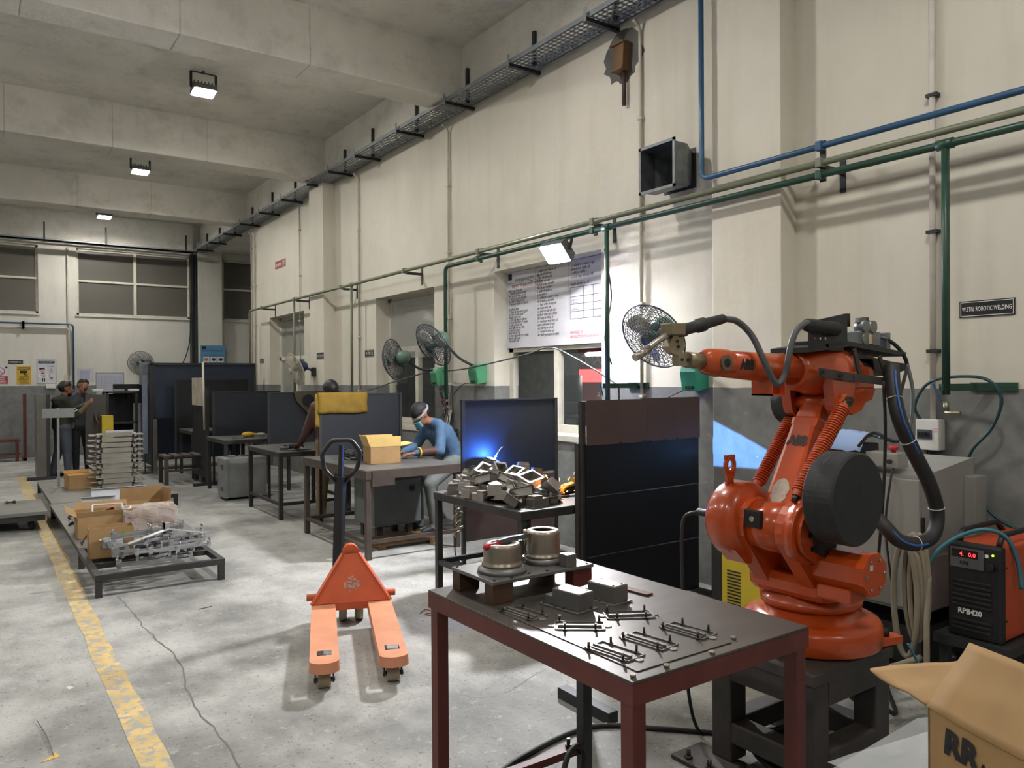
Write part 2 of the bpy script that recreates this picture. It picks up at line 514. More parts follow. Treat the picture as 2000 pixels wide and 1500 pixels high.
# the bay behind the end of the long wall, and the room beyond its windows
st(MB().box(WX + TH, 15.48, 0, XR, 15.8, 4.9).box(XR - .2, 15.8, 0, XR, YB, 4.9).build('wall_bay', M_WALLB, local=True))
st(MB().box(WX + .2, 15.8, 4.7, XR, YB, 4.9).build('ceiling_bay', M_CEIL, local=True))
M_OFF = pbr('room_beyond_paint', '#a9aaa4', 0.7)
st(MB().box(XR - .2, YF, 0, XR, 15.48, 3.4).box(WX + TH, YF, 3.2, XR, 15.48, 3.4).build('wall_beyond', M_OFF, local=True))

# back-wall windows: painted frames around filmed panes
_f = NT('filmed_pane'); _f.set(lin('#625f58'), 0.30, 0.0, 0.6); M_FILM = _f.m
for k, (a, b) in enumerate(BW):
    wobj = thing('window_%d' % (k + 1), 'wide painted window with dark filmed panes above the whiteboard' if k == 1 else ('dark filmed window above the safety posters' if k == 0 else 'narrow dark window beside the pale conduits'), 'window', (a, YB + .06, BZ0))
    wobj['kind'] = 'structure'; del wobj['category']
    y0, y1 = YB + .05, YB + .11
    fr = MB().box(a, y0, BZ0, a + .045, y1, BZ1).box(b - .045, y0, BZ0, b, y1, BZ1).box(a, y0, BZ0, b, y1, BZ0 + .05).box(a, y0, BZ1 - .045, b, y1, BZ1)
    fr.build('window_frame', M_FRAME_W, wobj)
    mids = [(a + b) / 2] if k != 2 else []
    zm = 3.84
    bars = MB().box(a, y0 - .01, zm - .022, b, y1, zm + .022); bars.build('crossbar', M_FRAME_W, wobj)
    for mx in mids: MB().box(mx - .03, y0 - .012, BZ0, mx + .03, y1, BZ1).build('mullion', M_FRAME_W, wobj)
    xx = [a] + mids + [b]
    for i in range(len(xx) - 1):
        for z0, z1 in ((BZ0, zm), (zm, BZ1)):
            MB().box(xx[i], y0 + .02, z0, xx[i + 1], y0 + .03, z1).build('pane', M_FILM, wobj)
    MB().box(a - .03, YB - .03, BZ0 - .03, b + .03, YB + .06, BZ0).build('sill', M_WALLB, wobj)

# long-wall windows: timber frames, clear panes, the far two with clouded plastic
M_GLASS = glassy('window_glass', '#8f9796', 0.07, 0.03)
M_PLASTIC = glassy('clouded_plastic_sheet', '#b9bab2', 0.45, 0.22)
labels = ['timber window under the notice banner behind the welding screens', 'timber window covered with plastic sheet behind the green fans', 'narrow timber window behind the cream wall fan']
for k, (a, b, z0, z1) in enumerate(OPEN):
    wobj = thing('window_%d' % (k + 4), labels[k], 'window', (WX + .2, a, z0)); wobj['kind'] = 'structure'; del wobj['category']
    x0, x1 = WX + .2, WX + .26
    fr = MB().box(x0, a, z0, x1, a + .07, z1).box(x0, b - .07, z0, x1, b, z1).box(x0, a, z1 - .06, x1, b, z1).box(x0, a, z0, x1, b, z0 + .09)
    fr.build('window_frame', M_FRAME_W, wobj)
    tr = 1.93 if k == 0 else 2.02
    MB().box(x0, a, tr - .035, x1, b, tr + .035).build('transom', M_FRAME_W, wobj)
    cuts = [a, a + (b - a) * (0.52 if k == 0 else 0.5), b]
    MB().box(x0 - .005, cuts[1] - .04, z0, x1, cuts[1] + .04, tr).build('mullion', M_FRAME_W, wobj)
    for i in range(2):
        MB().box(x0 + .025, cuts[i], z0, x0 + .03, cuts[i + 1], tr).build('pane', M_GLASS if k != 2 else M_PLASTIC, wobj)
    MB().box(x0 + .025, a, tr, x0 + .03, b, z1).build('upper_pane', M_GLASS if k == 0 else M_PLASTIC, wobj)
    MB().bbox(WX - .02, a - .02, z0 - .05, x0 + .02, b + .02, z0 + .012, .008).build('sill', M_FRAME_W, wobj)
    if k == 1:   # the sheet hangs loose and creased in front of the upper pane
        g = []
        for r in range(15):
            row = []
            for c in range(17):
                u, v = c / 16, r / 14
                dd = 0.02 * noise.noise(Vector((u * 5 + v * 7, v * 2.5, 3))) + 0.035 * math.exp(-((u - .45) ** 2 + (v - .42) ** 2) * 18)
                row.append((x0 - .012 - abs(dd), a + .03 + (b - a - .06) * u, 1.9 + (z1 - 1.93) * (1 - v)))
            g.append(row)
        MB().sheet(g).build('plastic_sheet', M_PLASTIC, wobj)
# ================================================================== flood lamps
M_LAMPBODY = pbr('lamp_grey_casting', '#6f7476', 0.45, 0.4, bump=0.1)
M_DARK = pbr('dark_steel', '#3a3c3e', 0.45, 0.5, bump=0.1)
M_LENS = emis('ceiling_lens', '#fdf9f2', LAMP_CEIL)
M_LENSW = emis('wall_lens', '#f6f6fa', LAMP_WALL)
def flood(name, label, at, facing, lens, w, h, drop, group, stem_to=None):
    R = frame(facing, (0, 1, 0) if abs(Vector(facing).normalized().z) > .9 else (0, 0, 1))
    t = thing(name, label, 'lamp', at, None, group)
    M = Matrix.Translation(Vector(at)) @ R.to_4x4()
    body = MB()
    body.box(-w / 2, -h / 2, -.05, w / 2, h / 2, 0, M)
    for i in range(7):
        xx = -w / 2 + .01 + (w - .02) * i / 6
        body.box(xx - .004, -h / 2 + .01, -.085, xx + .004, h / 2 - .01, -.05, M)
    body.build('housing', M_LAMPBODY, t)
    rim = MB()
    for a in ((-w / 2, -h / 2, w / 2, -h / 2 + .014), (-w / 2, h / 2 - .014, w / 2, h / 2), (-w / 2, -h / 2, -w / 2 + .014, h / 2), (w / 2 - .014, -h / 2, w / 2, h / 2)):
        rim.box(a[0], a[1], 0, a[2], a[3], .012, M)
    rim.build('bezel', M_LAMPBODY, t)
    MB().box(-w / 2 + .014, -h / 2 + .014, 0.001, w / 2 - .014, h / 2 - .014, .022, M).build('lens', lens, t)  # glowing sides stand proud of the bezel, added to light the ceiling
    yk = MB()
    top = Vector(at) + R @ Vector((0, 0, -.02)) + Vector((0, 0, drop))
    for s in (-1, 1):
        p = M @ Vector((s * (w / 2 + .012), 0, -.03)); q = Vector((p.x, p.y, top.z)) if abs(Vector(facing).normalized().z) > .9 else p + Vector((0.03, 0, drop))
        yk.beam(p, q, .006, .03, up=(1, 0, 0)); 
        if s == 1: yk.beam(q0, q, .03, .006)
        q0 = q
    yk.build('bracket', M_DARK, t)
    if stem_to is not None:
        MB().cyl((q0 + q) / 2 if False else Vector((at[0], at[1], top.z)), stem_to, .012, n=8).build('stem', M_DARK, t)
    return t
for i, y in enumerate((-3.2, 1.0, 5.3, 9.6, 13.8, 18.0)):
    nm = {3: 'ceiling flood lamp between the two nearest concrete beams', 4: 'ceiling flood lamp in the middle bay', 5: 'small bright ceiling flood lamp in front of the back windows'}.get(i, 'ceiling flood lamp of the right row out of view, %s from the camera end' % ('first', 'second', 'third', 'x', 'x', 'x')[i])
    for x in (2.29, -2.6):
        if x < 0: lab = 'ceiling flood lamp of the left row out of view, %s from the camera end' % ('first', 'second', 'third', 'fourth', 'fifth', 'sixth')[i]
        else: lab = nm
        flood('flood_lamp', lab, (x, y, 5.05), (0.0, -0.12, -1), M_LENS, .26, .22, .20, 'ceiling flood lamps', (x, y, ZC - .004))
# flood lamp clipped to the pipe over the notice banner
flood('wall_flood_lamp', 'lit square flood lamp hung on the green pipe over the notice banner', (4.3, 5.42, 2.73), (-0.80, -0.12, -0.75), M_LENSW, .27, .20, .1, None)
# strip lamp in the room beyond the windows
tl = thing('strip_lamp', 'bright strip lamp in the room beyond the banner window', 'lamp', (7.4, 8.2, 1.95))
MB().box(7.38, 7.7, 1.93, 7.42, 8.6, 1.99).build('lamp_tray', M_FRAME_W, tl)
MB().cyl((7.36, 7.72, 1.96), (7.36, 8.58, 1.96), .014, n=10).build('tube', emis('strip_tube', '#f6f4ea', 120), tl)
# ================================================================== services on the walls
M_GALV = pbr('galvanised_steel', '#7b8083', 0.42, 0.75, var=0.2, scale=14)
M_TRAY = pbr('painted_tray_grey', '#8b9196', 0.5, 0.2, var=0.15)
M_PALE = pbr('pale_green_pipe', '#757a66', 0.45, 0.1, var=0.12)
M_GREEN = pbr('dark_green_pipe', '#27473a', 0.4, 0.1, var=0.15)
M_BLUE = pbr('blue_pipe', '#2f5578', 0.4, 0.1, var=0.15)
M_COND = pbr('cream_conduit', '#c4beb0', 0.5, var=0.1)
M_BLACK = pbr('black_plastic', '#1d1e20', 0.45, var=0.2)
M_RUBBER = pbr('black_rubber', '#242526', 0.6, var=0.15, bump=0.1)
M_CABLE = pbr('grey_cable', '#4a4d50', 0.5)
M_WHITE = pbr('white_enamel', '#dcdcd8', 0.45, var=0.05)
M_INK = pbr('black_ink', '#17181c', 0.6, var=0.05)
M_INKW = pbr('white_ink', '#eeeeea', 0.6, var=0.03)
M_INKR = pbr('red_ink', '#b3404a', 0.6, var=0.05)
M_INKB = pbr('navy_ink', '#26284f', 0.6, var=0.05)
M_INKG = pbr('grey_ink', '#4a4a58', 0.7, var=0.05)

# perforated cable tray under the edge beam
tray = thing('cable_tray', 'long perforated grey cable tray bracketed high along the wall', 'cable tray', (4.46, 4, 4.66))
TX0, TX1, TY0, TY1, TZ = 4.30, 4.60, 1.5, 19.2, 4.66
MB().box(TX0, TY0, TZ, TX0 + .012, TY1, TZ + .05).build('side_rail', M_TRAY, tray)
MB().box(TX1 - .012, TY0, TZ, TX1, TY1, TZ + .05).build('side_rail', M_TRAY, tray)
mb = MB()
for i in range(7):
    xx = TX0 + (TX1 - TX0) * i / 6; mb.box(xx - .009, TY0, TZ, xx + .009, TY1, TZ + .003)
yy = TY0
while yy < TY1:
    mb.box(TX0, yy, TZ, TX1, yy + .022, TZ + .003); yy += .062
tag(mb.build('perforated_bottom', M_TRAY, tray), kind='stuff')
for i, y in enumerate((1.4, 2.6, 3.85, 4.96, 6.10, 7.32, 8.5, 9.75, 10.7, 11.58, 12.8, 14.0, 15.2, 16.4, 17.6, 18.7)):
    b = MB().box(TX0 - .03, y - .02, TZ - .034, WX, y + .02, TZ - .001)
    b.build('bracket_bar', M_DARK, tray)
    MB().box(4.455, y - .17, TZ - .03, 4.488, y - .135, TZ + .30 + .05 * (i % 2)).build('strut', M_DARK, tray)
    MB().box(TX0 - .036, y - .016, TZ - .034, TX0 - .03, y + .016, TZ + .08).build('hanger', M_TRAY, tray)

def pipe(name, label, mat, pts, r, drops=(), group='pipes along the long wall'):
    t = thing(name, label, 'pipe', pts[0], None, group)
    MB().tube(smooth_bend(pts, .07), r, 10).build('run', mat, t)
    for p in drops:
        MB().tube(p, r * .95, 10).cyl(Vector(p[0]) + Vector((0, -.045, 0)), Vector(p[0]) + Vector((0, .045, 0)), r * 1.35, n=10).build('drop_pipe', mat, t)
    return t
def smooth_bend(pts, rad):
    P = [Vector(p) for p in pts]; out = [P[0]]
    for i in range(1, len(P) - 1):
        a, b, c = P[i - 1], P[i], P[i + 1]
        d0, d1 = (a - b).normalized(), (c - b).normalized()
        for k in range(7):
            t = k / 6; p0, p2 = b + d0 * rad, b + d1 * rad
            out.append((1 - t) ** 2 * p0 + 2 * t * (1 - t) * b + t * t * p2)
    out.append(P[-1]); return out
PX = 4.40
pipe('pale_pipe', 'pale green pipe running the whole length of the wall', M_PALE, [(PX, -4, 2.955), (PX, 15.05, 2.955), (PX, 15.05, 1.3)], .021,
     [[(PX, 10.19, 2.955), (PX, 10.19, 1.3)], [(PX, 12.55, 2.955), (PX, 12.55, 1.35)]])
pipe('green_pipe', 'dark green pipe below the pale pipe with two drops to taps', M_GREEN, [(PX, -4, 2.88), (PX, 7.555, 2.88), (PX, 7.555, 1.42)], .022,
     [[(PX, 4.85, 2.88), (PX, 4.85, 1.40)], [(PX, 2.09, 2.88), (PX, 2.09, 1.50)]])
pipe('blue_pipe', 'blue pipe that turns up the wall beside the sheet metal duct', M_BLUE, [(PX, -4, 3.06), (PX, 3.815, 3.06), (PX, 3.815, 4.66)], .020)

place = {2.85: 'beside the robot station column', 5.02: 'above the lit wall flood lamp', 6.85: 'over the banner window corner', 8.56: 'over the plastic covered window', 10.55: 'beside the far column', 12.5: 'over the cream fan', 14.27: 'nearest the back wall', 0.6: 'out of view past the robot sign'}
for y, where in place.items():
    t = thing('pipe_bracket', 'steel pipe bracket ' + where, 'bracket', (WX, y, 2.9), None, 'pipe brackets on the long wall')
    wy = y - .0
    MB().box(WX - .008, wy - .02, 2.80, WX, wy + .02, 3.05).build('wall_plate', M_GREEN if y > 9 else M_DARK, t)
    MB().beam((WX, wy, 2.93), (PX + .03, wy, 2.93), .03, .03).build('arm', M_DARK, t)
    top = 3.1 if y < 3.5 else 2.99
    bot = 2.84 if y < 7.5 else 2.92
    MB().box(PX + .022, y - .02, bot, PX + .032, y + .02, top).build('front_plate', M_DARK, t)
    for z, m, c in ((3.06, M_BLUE, y < 3.5), (2.955, M_PALE, True), (2.88, M_GREEN, y < 7.5)):
        if c: MB().bbox(PX - .03, y - .022, z - .03, PX + .03, y + .022, z + .03, .006).build('clamp_block', m, t)

CX = 4.625
for y, z0, label in ((4.67, 1.2, 'cream conduit beside the sheet metal duct'), (7.86, 1.3, 'cream conduit behind the green fans'), (10.44, 1.2, 'cream conduit beside the far column'), (15.45, 0.9, 'right one of the paired cream conduits at the wall end'), (15.66, 0.9, 'left one of the paired cream conduits at the wall end'), (12.9, 1.6, 'thin conduit beside the narrow timber window')):
    t = thing('conduit', label, 'conduit', (CX, y, z0), None, 'conduits down the long wall')
    r = .014 if y != 12.9 else .009
    pts = [(CX, y, z0), (CX, y, 4.56), (4.55, y, 4.60)] if y != 12.9 else [(CX, y, z0), (CX, y, 4.6)]
    MB().tube(smooth_bend(pts, .06), r, 8).build('tube', M_COND, t)
    mb = MB()
    for k in range(5):
        z = z0 + .25 + k * .78
        if z < 4.4: mb.bbox(CX - .02, y - .024, z - .012, WX, y + .024, z + .012, .004)
    mb.build('saddle', M_COND, t)
t = thing('conduit', 'thick pinkish conduit beside the robotic welding sign', 'conduit', (CX, 2.27, 1.35), None, 'conduits down the long wall')
MB().cyl((CX, 2.27, 1.33), (CX, 2.27, 4.7), .017, n=10).build('tube', pbr('pinkish_conduit', '#cfc8c1', 0.5), t)
for z in (2.45, 3.25, 1.75): MB().box(CX - .022, 2.235, z - .01, WX, 2.30, z + .01).build('saddle', M_DARK, t)

# service riser and tray along the back wall
t = thing('cable_riser', 'dark grey cable riser beside the back wall column', 'cable riser', (4.30, 19.2, 0))
MB().box(4.24, 19.12, 0, 4.29, YB, 4.6).build('trunking', M_DARK, t)
MB().cyl((4.335, 19.2, 0), (4.335, 19.2, 4.6), .035, n=10).build('pipe', pbr('grey_riser', '#4c5254', .5), t)
t = thing('back_tray', 'thin grey tray hung across the tops of the back windows', 'cable tray', (1.5, 18.95, 4.6))
MB().box(-6, 18.86, 4.58, 4.25, 19.0, 4.61).box(-6, 18.86, 4.58, 4.25, 18.87, 4.64).build('channel', M_TRAY, t)
for x in (-1.0, .1, 1.27, 2.43, 4.08): MB().box(x - .015, 18.86, 4.57, x + .015, 18.885, 4.98).build('hanger', M_DARK, t)
mb = MB().tube(smooth_path([sy(372, 612, 19.1), sy(371, 660, 19.1), sy(365, 690, 19.1), sy(356, 712, 19.1)], 5), .012, 6)
single(mb, 'hanging_cable', M_RUBBER, 'black cable curving down beside the dark riser', 'cable')
for k, (pp, m) in enumerate((([(-3, 19.22, 2.86), (1.82, 19.22, 2.86), (1.82, 19.22, 1.4)], M_BLUE), ([(-3, 19.24, 2.78), (1.74, 19.24, 2.78), (1.74, 19.24, 1.75)], M_COND))):
    t = thing('pipe', ['blue grey pipe bending down beside the maintenance poster', 'cream pipe bending down to the small socket box'][k], 'pipe', pp[-1], None, 'pipes on the back wall')
    MB().tube(smooth_bend(pp, .07), .018, 8).build('run', m, t)
    for x in (0.9, -.8): MB().box(x - .02, 19.2, 2.74, x + .02, YB, 2.9).build('bracket', M_DARK, t)
single(MB().cyl((1.73, 19.26, 1.5), (1.73, 19.26, 4.55), .016, n=8), 'conduit', M_COND, 'cream conduit beside the wide back window', 'conduit')

# sheet metal duct mouth
t = thing('duct_mouth', 'galvanised square duct mouth on the wall', 'duct', (4.5, 4.22, 3.05))
q = [Vector((4.35, 4.385, 3.07)), Vector((4.35, 4.045, 3.07)), Vector((4.35, 4.045, 3.40)), Vector((4.35, 4.385, 3.40))]
r2 = [Vector((4.50, 4.385, 3.07)), Vector((4.50, 4.045, 3.07)), Vector((4.50, 4.045, 3.40)), Vector((4.50, 4.385, 3.40))]
r3 = [Vector((4.65, 4.33, 3.14)), Vector((4.65, 4.10, 3.14)), Vector((4.65, 4.10, 3.33)), Vector((4.65, 4.33, 3.33))]
mb = MB().loft([q, r2, r3], smooth=False, caps=False)
sh = [[p + (Vector((p.x, 4.215, 3.235)) - p).normalized() * .004 for p in ring] for ring in (q, r2, r3)]
mb.loft([list(x) for x in sh], smooth=False, caps=False)
mb.build('duct_body', M_GALV, t)
mb = MB()
mb.box(4.340, 4.025, 3.05, 4.352, 4.405, 3.072).box(4.340, 4.025, 3.398, 4.352, 4.405, 3.42).box(4.340, 4.025, 3.05, 4.352, 4.047, 3.42).box(4.340, 4.383, 3.05, 4.352, 4.405, 3.42)
mb.build('flange', M_GALV, t)
MB().box(4.60, 4.05, 3.08, 4.61, 4.38, 3.39).build('damper', M_DARK, t)

# timber box on a rod over a patch of bare grey plaster
M_PATCH = pbr('bare_grey_plaster', '#63625f', 0.85, var=0.2, bump=0.3)
c = Vector((WX - .0015, 4.90, 4.40)); pts = []
for i in range(40):
    a = 2 * PI * i / 40; rr = .24 * (1 + .18 * noise.noise(Vector((math.cos(a) * 3, math.sin(a) * 3, 4)))) + (.05 * noise.noise(Vector((i * 1.7, 0, 0))) if math.sin(a) < -.3 else 0)
    pts.append(c + Vector((0, rr * math.cos(a), rr * math.sin(a) * 0.95)))
MB().prism(pts, (0.001, 0, 0)).build('plaster_patch', M_PATCH, wall_right)
t = thing('timber_box', 'small wooden box on a short rusty rod over grey plaster', 'box', (4.6, 4.87, 4.0))
M_WOOD = pbr('aged_timber', '#6f5232', 0.65, var=0.25, scale=12, stretch=(1, 1, .2))
MB().prism([(4.56, 4.815, 4.26), (4.56, 4.925, 4.26), (4.56, 4.94, 4.47), (4.56, 4.80, 4.47)], (.09, 0, 0)).build('box_body', M_WOOD, t)
MB().box(4.54, 4.79, 4.465, 4.65, 4.95, 4.48).build('box_lid', M_WOOD, t)
MB().box(4.54, 4.80, 4.245, 4.65, 4.945, 4.262).build('box_base', M_WOOD, t)
MB().cyl((4.61, 4.85, 3.95), (4.61, 4.85, 4.25), .018, n=8).build('rod', pbr('rust_rod', '#4a2b2a', .6), t)

# ------------------------------------------------------------------ signs and posters
def board(name, label, cat, o, right, up, w, h, mat, th=.006, group=None, border=None):
    """flat panel whose lower left front corner is o"""
    r, u = Vector(right).normalized(), Vector(up).normalized(); n = r.cross(u)
    t = thing(name, label, cat, o, None, group)
    MB().prism([Vector(o), Vector(o) + r * w, Vector(o) + r * w + u * h, Vector(o) + u * h], -n * th).build('panel', mat, t)
    if border:
        mb = MB(); e, q = border[1], border[2]
        for a, b, cc, d in ((q, q, w - q, q + e), (q, h - q - e, w - q, h - q), (q, q, q + e, h - q), (w - q - e, q, w - q, h - q)):
            P = [Vector(o) + r * x + u * y + n * .0006 for x, y in ((a, b), (cc, b), (cc, d), (a, d))]
            mb.add(P, [(0, 1, 2, 3)])
        mb.build('border', border[0], t)
    return t, Vector(o), r, u, n
def patch(t, o, r, u, n, rect, mat, name='print', lift=.0008):
    a, b, c, d = rect
    MB().add([o + r * x + u * y + n * lift for x, y in ((a, b), (c, b), (c, d), (a, d))], [(0, 1, 2, 3)]).build(name, mat, t)
def disc(t, o, r, u, n, cx, cy, ra, mat, name='print', ri=0, lift=.0009, sy_=1.0):
    k = 28; mb = MB()
    A = [o + r * (cx + ra * math.cos(2 * PI * i / k)) + u * (cy + ra * sy_ * math.sin(2 * PI * i / k)) + n * lift for i in range(k)]
    if ri:
        B = [o + r * (cx + ri * math.cos(2 * PI * i / k)) + u * (cy + ri * sy_ * math.sin(2 * PI * i / k)) + n * lift for i in range(k)]
        mb.add(A + B, [(i, (i + 1) % k, k + (i + 1) % k, k + i) for i in range(k)])
    else: mb.add(A, [tuple(range(k))])
    mb.build(name, mat, t)
RIGHTW, UP = (0, -1, 0), (0, 0, 1)          # reading direction on the long wall
def wsign(label, y, z, w, h, s, size, x=WX - .007, group=None, xs=1.0):
    t, o, r, u, n = board('station_sign', label, 'sign', (x, y, z), RIGHTW, UP, w, h, M_INK, group=group, border=(M_INKW, .003 if w > .25 else .004, .006))
    lettering(t, s, size, M_INKW, o + r * (w / 2) + u * (h / 2 - size * .36), r, u, 'CENTER', bold=size * .006, xs=xs)
wsign('long black sign reading W.STN. ROBOTIC WELDING', 2.13, 1.936, .287, .092, 'W.STN. ROBOTIC WELDING', .036, xs=.56)
wsign('small black station sign on the wall beside the plastic covered window', 10.29, 1.935, .30, .10, 'W.STN. 02', .07, group='small station signs', xs=.75)
wsign('small black station sign on the far column', 11.66, 1.937, .28, .10, 'W.STN. 03', .065, x=WX - .207, group='small station signs', xs=.75)
wsign('small black station sign nearest the wall end', 15.23, 1.95, .22, .09, 'W.STN. 04', .05, group='small station signs', xs=.75)
t, o, r, u, n = board('exit_sign', 'red sign with white lettering high on the wall', 'sign', (WX - .007, 14.25, 3.675), RIGHTW, UP, .56, .14, pbr('sign_red', '#8f2f38', .5))
lettering(t, 'NO ENTRY', .075, M_INKW, o + r * .03 + u * .04, r, u, bold=.001, xs=.85)
disc(t, o, r, u, n, .44, .105, .018, M_INKW, 'pictogram'); patch(t, o, r, u, n, (.43, .02, .45, .085), M_INKW, 'pictogram'); patch(t, o, r, u, n, (.49, .03, .505, .12), M_INKW, 'pictogram')

# notice banner hung in the window recess
BX = WX + .17
t, o, r, u, n = board('notice_banner', 'large white printed banner of numbered instructions over the window', 'banner', (BX, 6.93, 1.94), RIGHTW, UP, 1.72, .83, pbr('banner_white', '#cfd0d6', .55, var=.03), th=.004)
patch(t, o, r, u, n, (.02, .74, .09, .81), M_INK, 'emblem')
lettering(t, 'ENGINEERING PVT. LTD.', .042, M_INKB, o + r * .14 + u * .715, r, u, bold=.0008)
for rect in ((.0, .70, .52, .704), (.515, .0, .518, .83), (1.06, .0, 1.063, .83), (0, .822, 1.72, .826)): patch(t, o, r, u, n, rect, M_INKG, 'rule')
lettering(t, 'कार्य सम्बन्धित निर्देश', .062, pbr('brown_ink', '#8b5a52', .6), o + r * .09 + u * .645, r, u, bold=.0008)
c1 = ['निर्देशों का पालन करें', '1. वेल्डिंग से पहले सभी जिग', 'जाँच करके ही कार्य शुरू करें', '2. पार्ट को साफ करके लगायें', 'तेल पानी से साफ कर लें हैं', '3. गैस पाइप फिटिंग को जाँच लें', '', 'वेल्डिंग के नियम', '1. सेटिंग को चेक करना शुरू करें', 'हो मशीन पर सही चलायें', 'वेल्डिंग टॉर्च न मारें', '2. करंट और गैस को सही रखें', 'मशीन में दिए निर्देश के अनुसार', '3. सही दूरी बनाये रखें', 'कार्य पूर्ण करें और भेजें', '4. पार्ट को ठीक से', 'साफ करके ही भेजें', '5. गैस न खुला छोड़ें न CO2 गैस', 'बंद करें और सफाई', 'रखें व आगे भेजें']
c2 = ['6. वेल्डिंग करते समय चश्मा', 'और दस्ताने पहनें रखें', '7. जूते और एप्रन पहनें', 'मशीन को साफ रखें', '8. वेल्ड को बार बार जाँचें', 'पीस को हाथ न लगायें', '9. किसी भी खराबी पर', 'तुरन्त सूचना दें', '10. फिक्स्चर 15 मिनट में साफ', 'रिंग से पहले 20 बार जाँचें', '11. तैयार मशीन को बन्द करें', 'और वेल्डर बन्द रखें', '12. समय पर सही जाँच करें', 'पुर्जों को अलग रखें न मिलायें', 'और वेल्डर से रिपोर्ट लें', '13. जब वेल्डर कार्य बन्द करे', 'सामान सही स्थान पर रखें', 'पार्ट को बन्द करके रखें', '14. सुरक्षा के नियम मानें', 'और अपने सुपरवाइजर को बतायें']
c3 = ['15. बिजली के उपकरण न छुयें', 'खराब होने पर सूचित करें', 'न किसी को जाँचने दें', '16. सभी पार्ट जाँच कर भेजें', '', 'वेल्डिंग के करंट का विवरण']
lettering(t, '\n'.join(c1), .031, M_INKG, o + r * .03 + u * .605, r, u, bold=.0006, spacing=.92)
lettering(t, '\n'.join(c2), .031, M_INKG, o + r * .545 + u * .765, r, u, bold=.0006, spacing=1.12)
lettering(t, '\n'.join(c3), .033, M_INKG, o + r * 1.09 + u * .755, r, u, bold=.0006, spacing=1.1)
for i in range(5): patch(t, o, r, u, n, (1.08, .245 + i * .072 + (.02 if i == 4 else 0), 1.70, .250 + i * .072 + (.02 if i == 4 else 0)), M_INK, 'table_rule')
for i, x in enumerate((1.08, 1.28, 1.42, 1.57, 1.695)): patch(t, o, r, u, n, (x, .245, x + .006, .555), M_INK, 'table_rule')
lettering(t, '0.80 mm\n1.00 mm\n\n1.20 mm', .03, M_INKG, o + r * 1.10 + u * .42, r, u)
lettering(t, 'PREPARED BY :\nPRODUCTION ENGINEERING', .04, M_INKR, o + r * 1.08 + u * .10, r, u, bold=.0006, xs=.8)

# back wall posters
RB = (1, 0, 0); YP = YB - .006
def bsign(name, label, cat, x0, z0, x1, z1, mat, **kw): return board(name, label, cat, (x0, YP, z0), RB, UP, x1 - x0, z1 - z0, mat, **kw)
t, o, r, u, n = bsign('workshop_sign', 'small dark sign above the yellow warning poster', 'sign', .63, 2.0, .89, 2.075, M_INK)
lettering(t, 'WORKSHOP No.3', .04, M_INKW, o + r * .13 + u * .022, r, u, 'CENTER', bold=.0008, xs=.75)
t, o, r, u, n = bsign('warning_poster', 'yellow WARNING poster with a camera symbol', 'poster', .775, 1.57, 1.035, 1.95, pbr('poster_yellow', '#c9a32f', .5, var=.05))
patch(t, o, r, u, n, (.02, .305, .24, .355), pbr('poster_brown', '#4a3a12', .6), 'band'); lettering(t, 'WARNING', .048, pbr('poster_yellow2', '#d8b545', .5), o + r * .13 + u * .312, r, u, 'CENTER', bold=.001, xs=.85, thick=.0022)
patch(t, o, r, u, n, (.06, .23, .19, .285), M_INK, 'camera_symbol'); patch(t, o, r, u, n, (.125, .195, .15, .23), M_INK, 'camera_symbol'); patch(t, o, r, u, n, (.14, .188, .20, .203), M_INK, 'camera_symbol')
lettering(t, 'THIS AREA IS\nUNDER CCTV\nSURVEILLANCE\n24 HOURS\nRECORDING', .034, M_INK, o + r * .13 + u * .15, r, u, 'CENTER', bold=.0006, xs=.85)
t, o, r, u, n = bsign('maintenance_poster', 'white framed workplace poster with a cartoon figure holding a board', 'poster', 1.135, 1.57, 1.50, 2.095, pbr('poster_white', '#c9ccd2', .5, var=.03), border=(M_INKG, .006, .004))
patch(t, o, r, u, n, (.03, .44, .335, .495), M_INKB, 'band'); lettering(t, 'WORKPLACE SAFETY', .034, M_INKW, o + r * .18 + u * .457, r, u, 'CENTER', bold=.0006, xs=.8, thick=.0022)
lettering(t, 'Let\'s keep\nthe\nworkplace\nclean', .04, M_INKG, o + r * .26 + u * .37, r, u, 'CENTER', bold=.0006, xs=.8)
disc(t, o, r, u, n, .11, .275, .042, pbr('poster_pink', '#c79a94', .6), 'figure_face')
patch(t, o, r, u, n, (.05, .295, .15, .345), M_INK, 'figure_hair'); patch(t, o, r, u, n, (.05, .13, .20, .205), pbr('poster_panel', '#dfe0e2', .6), 'figure_board')
for a in (.10, .135): patch(t, o, r, u, n, (a, .045, a + .02, .125), M_INK, 'figure_leg')
patch(t, o, r, u, n, (.085, .205, .145, .235), M_INKB, 'figure_body'); disc(t, o, r, u, n, .27, .12, .03, pbr('poster_orange', '#a9655a', .6), 'broom'); patch(t, o, r, u, n, (.235, .14, .243, .21), M_INK, 'broom')
lettering(t, 'KEEP AREA\nCLEAN', .022, M_INK, o + r * .125 + u * .175, r, u, 'CENTER', bold=.0004, thick=.0022)
t, o, r, u, n = bsign('prohibition_poster', 'white and red prohibition poster at the picture edge', 'poster', .36, 1.575, .625, 1.95, pbr('poster_white', '#c9ccd2', .5))
patch(t, o, r, u, n, (.005, .005, .26, .165), pbr('poster_red', '#a3343f', .5), 'red_field'); lettering(t, 'NO ENTRY\nWITHOUT\nPERMISSION', .044, M_INKW, o + r * .13 + u * .12, r, u, 'CENTER', bold=.0006, xs=.8, thick=.0022)
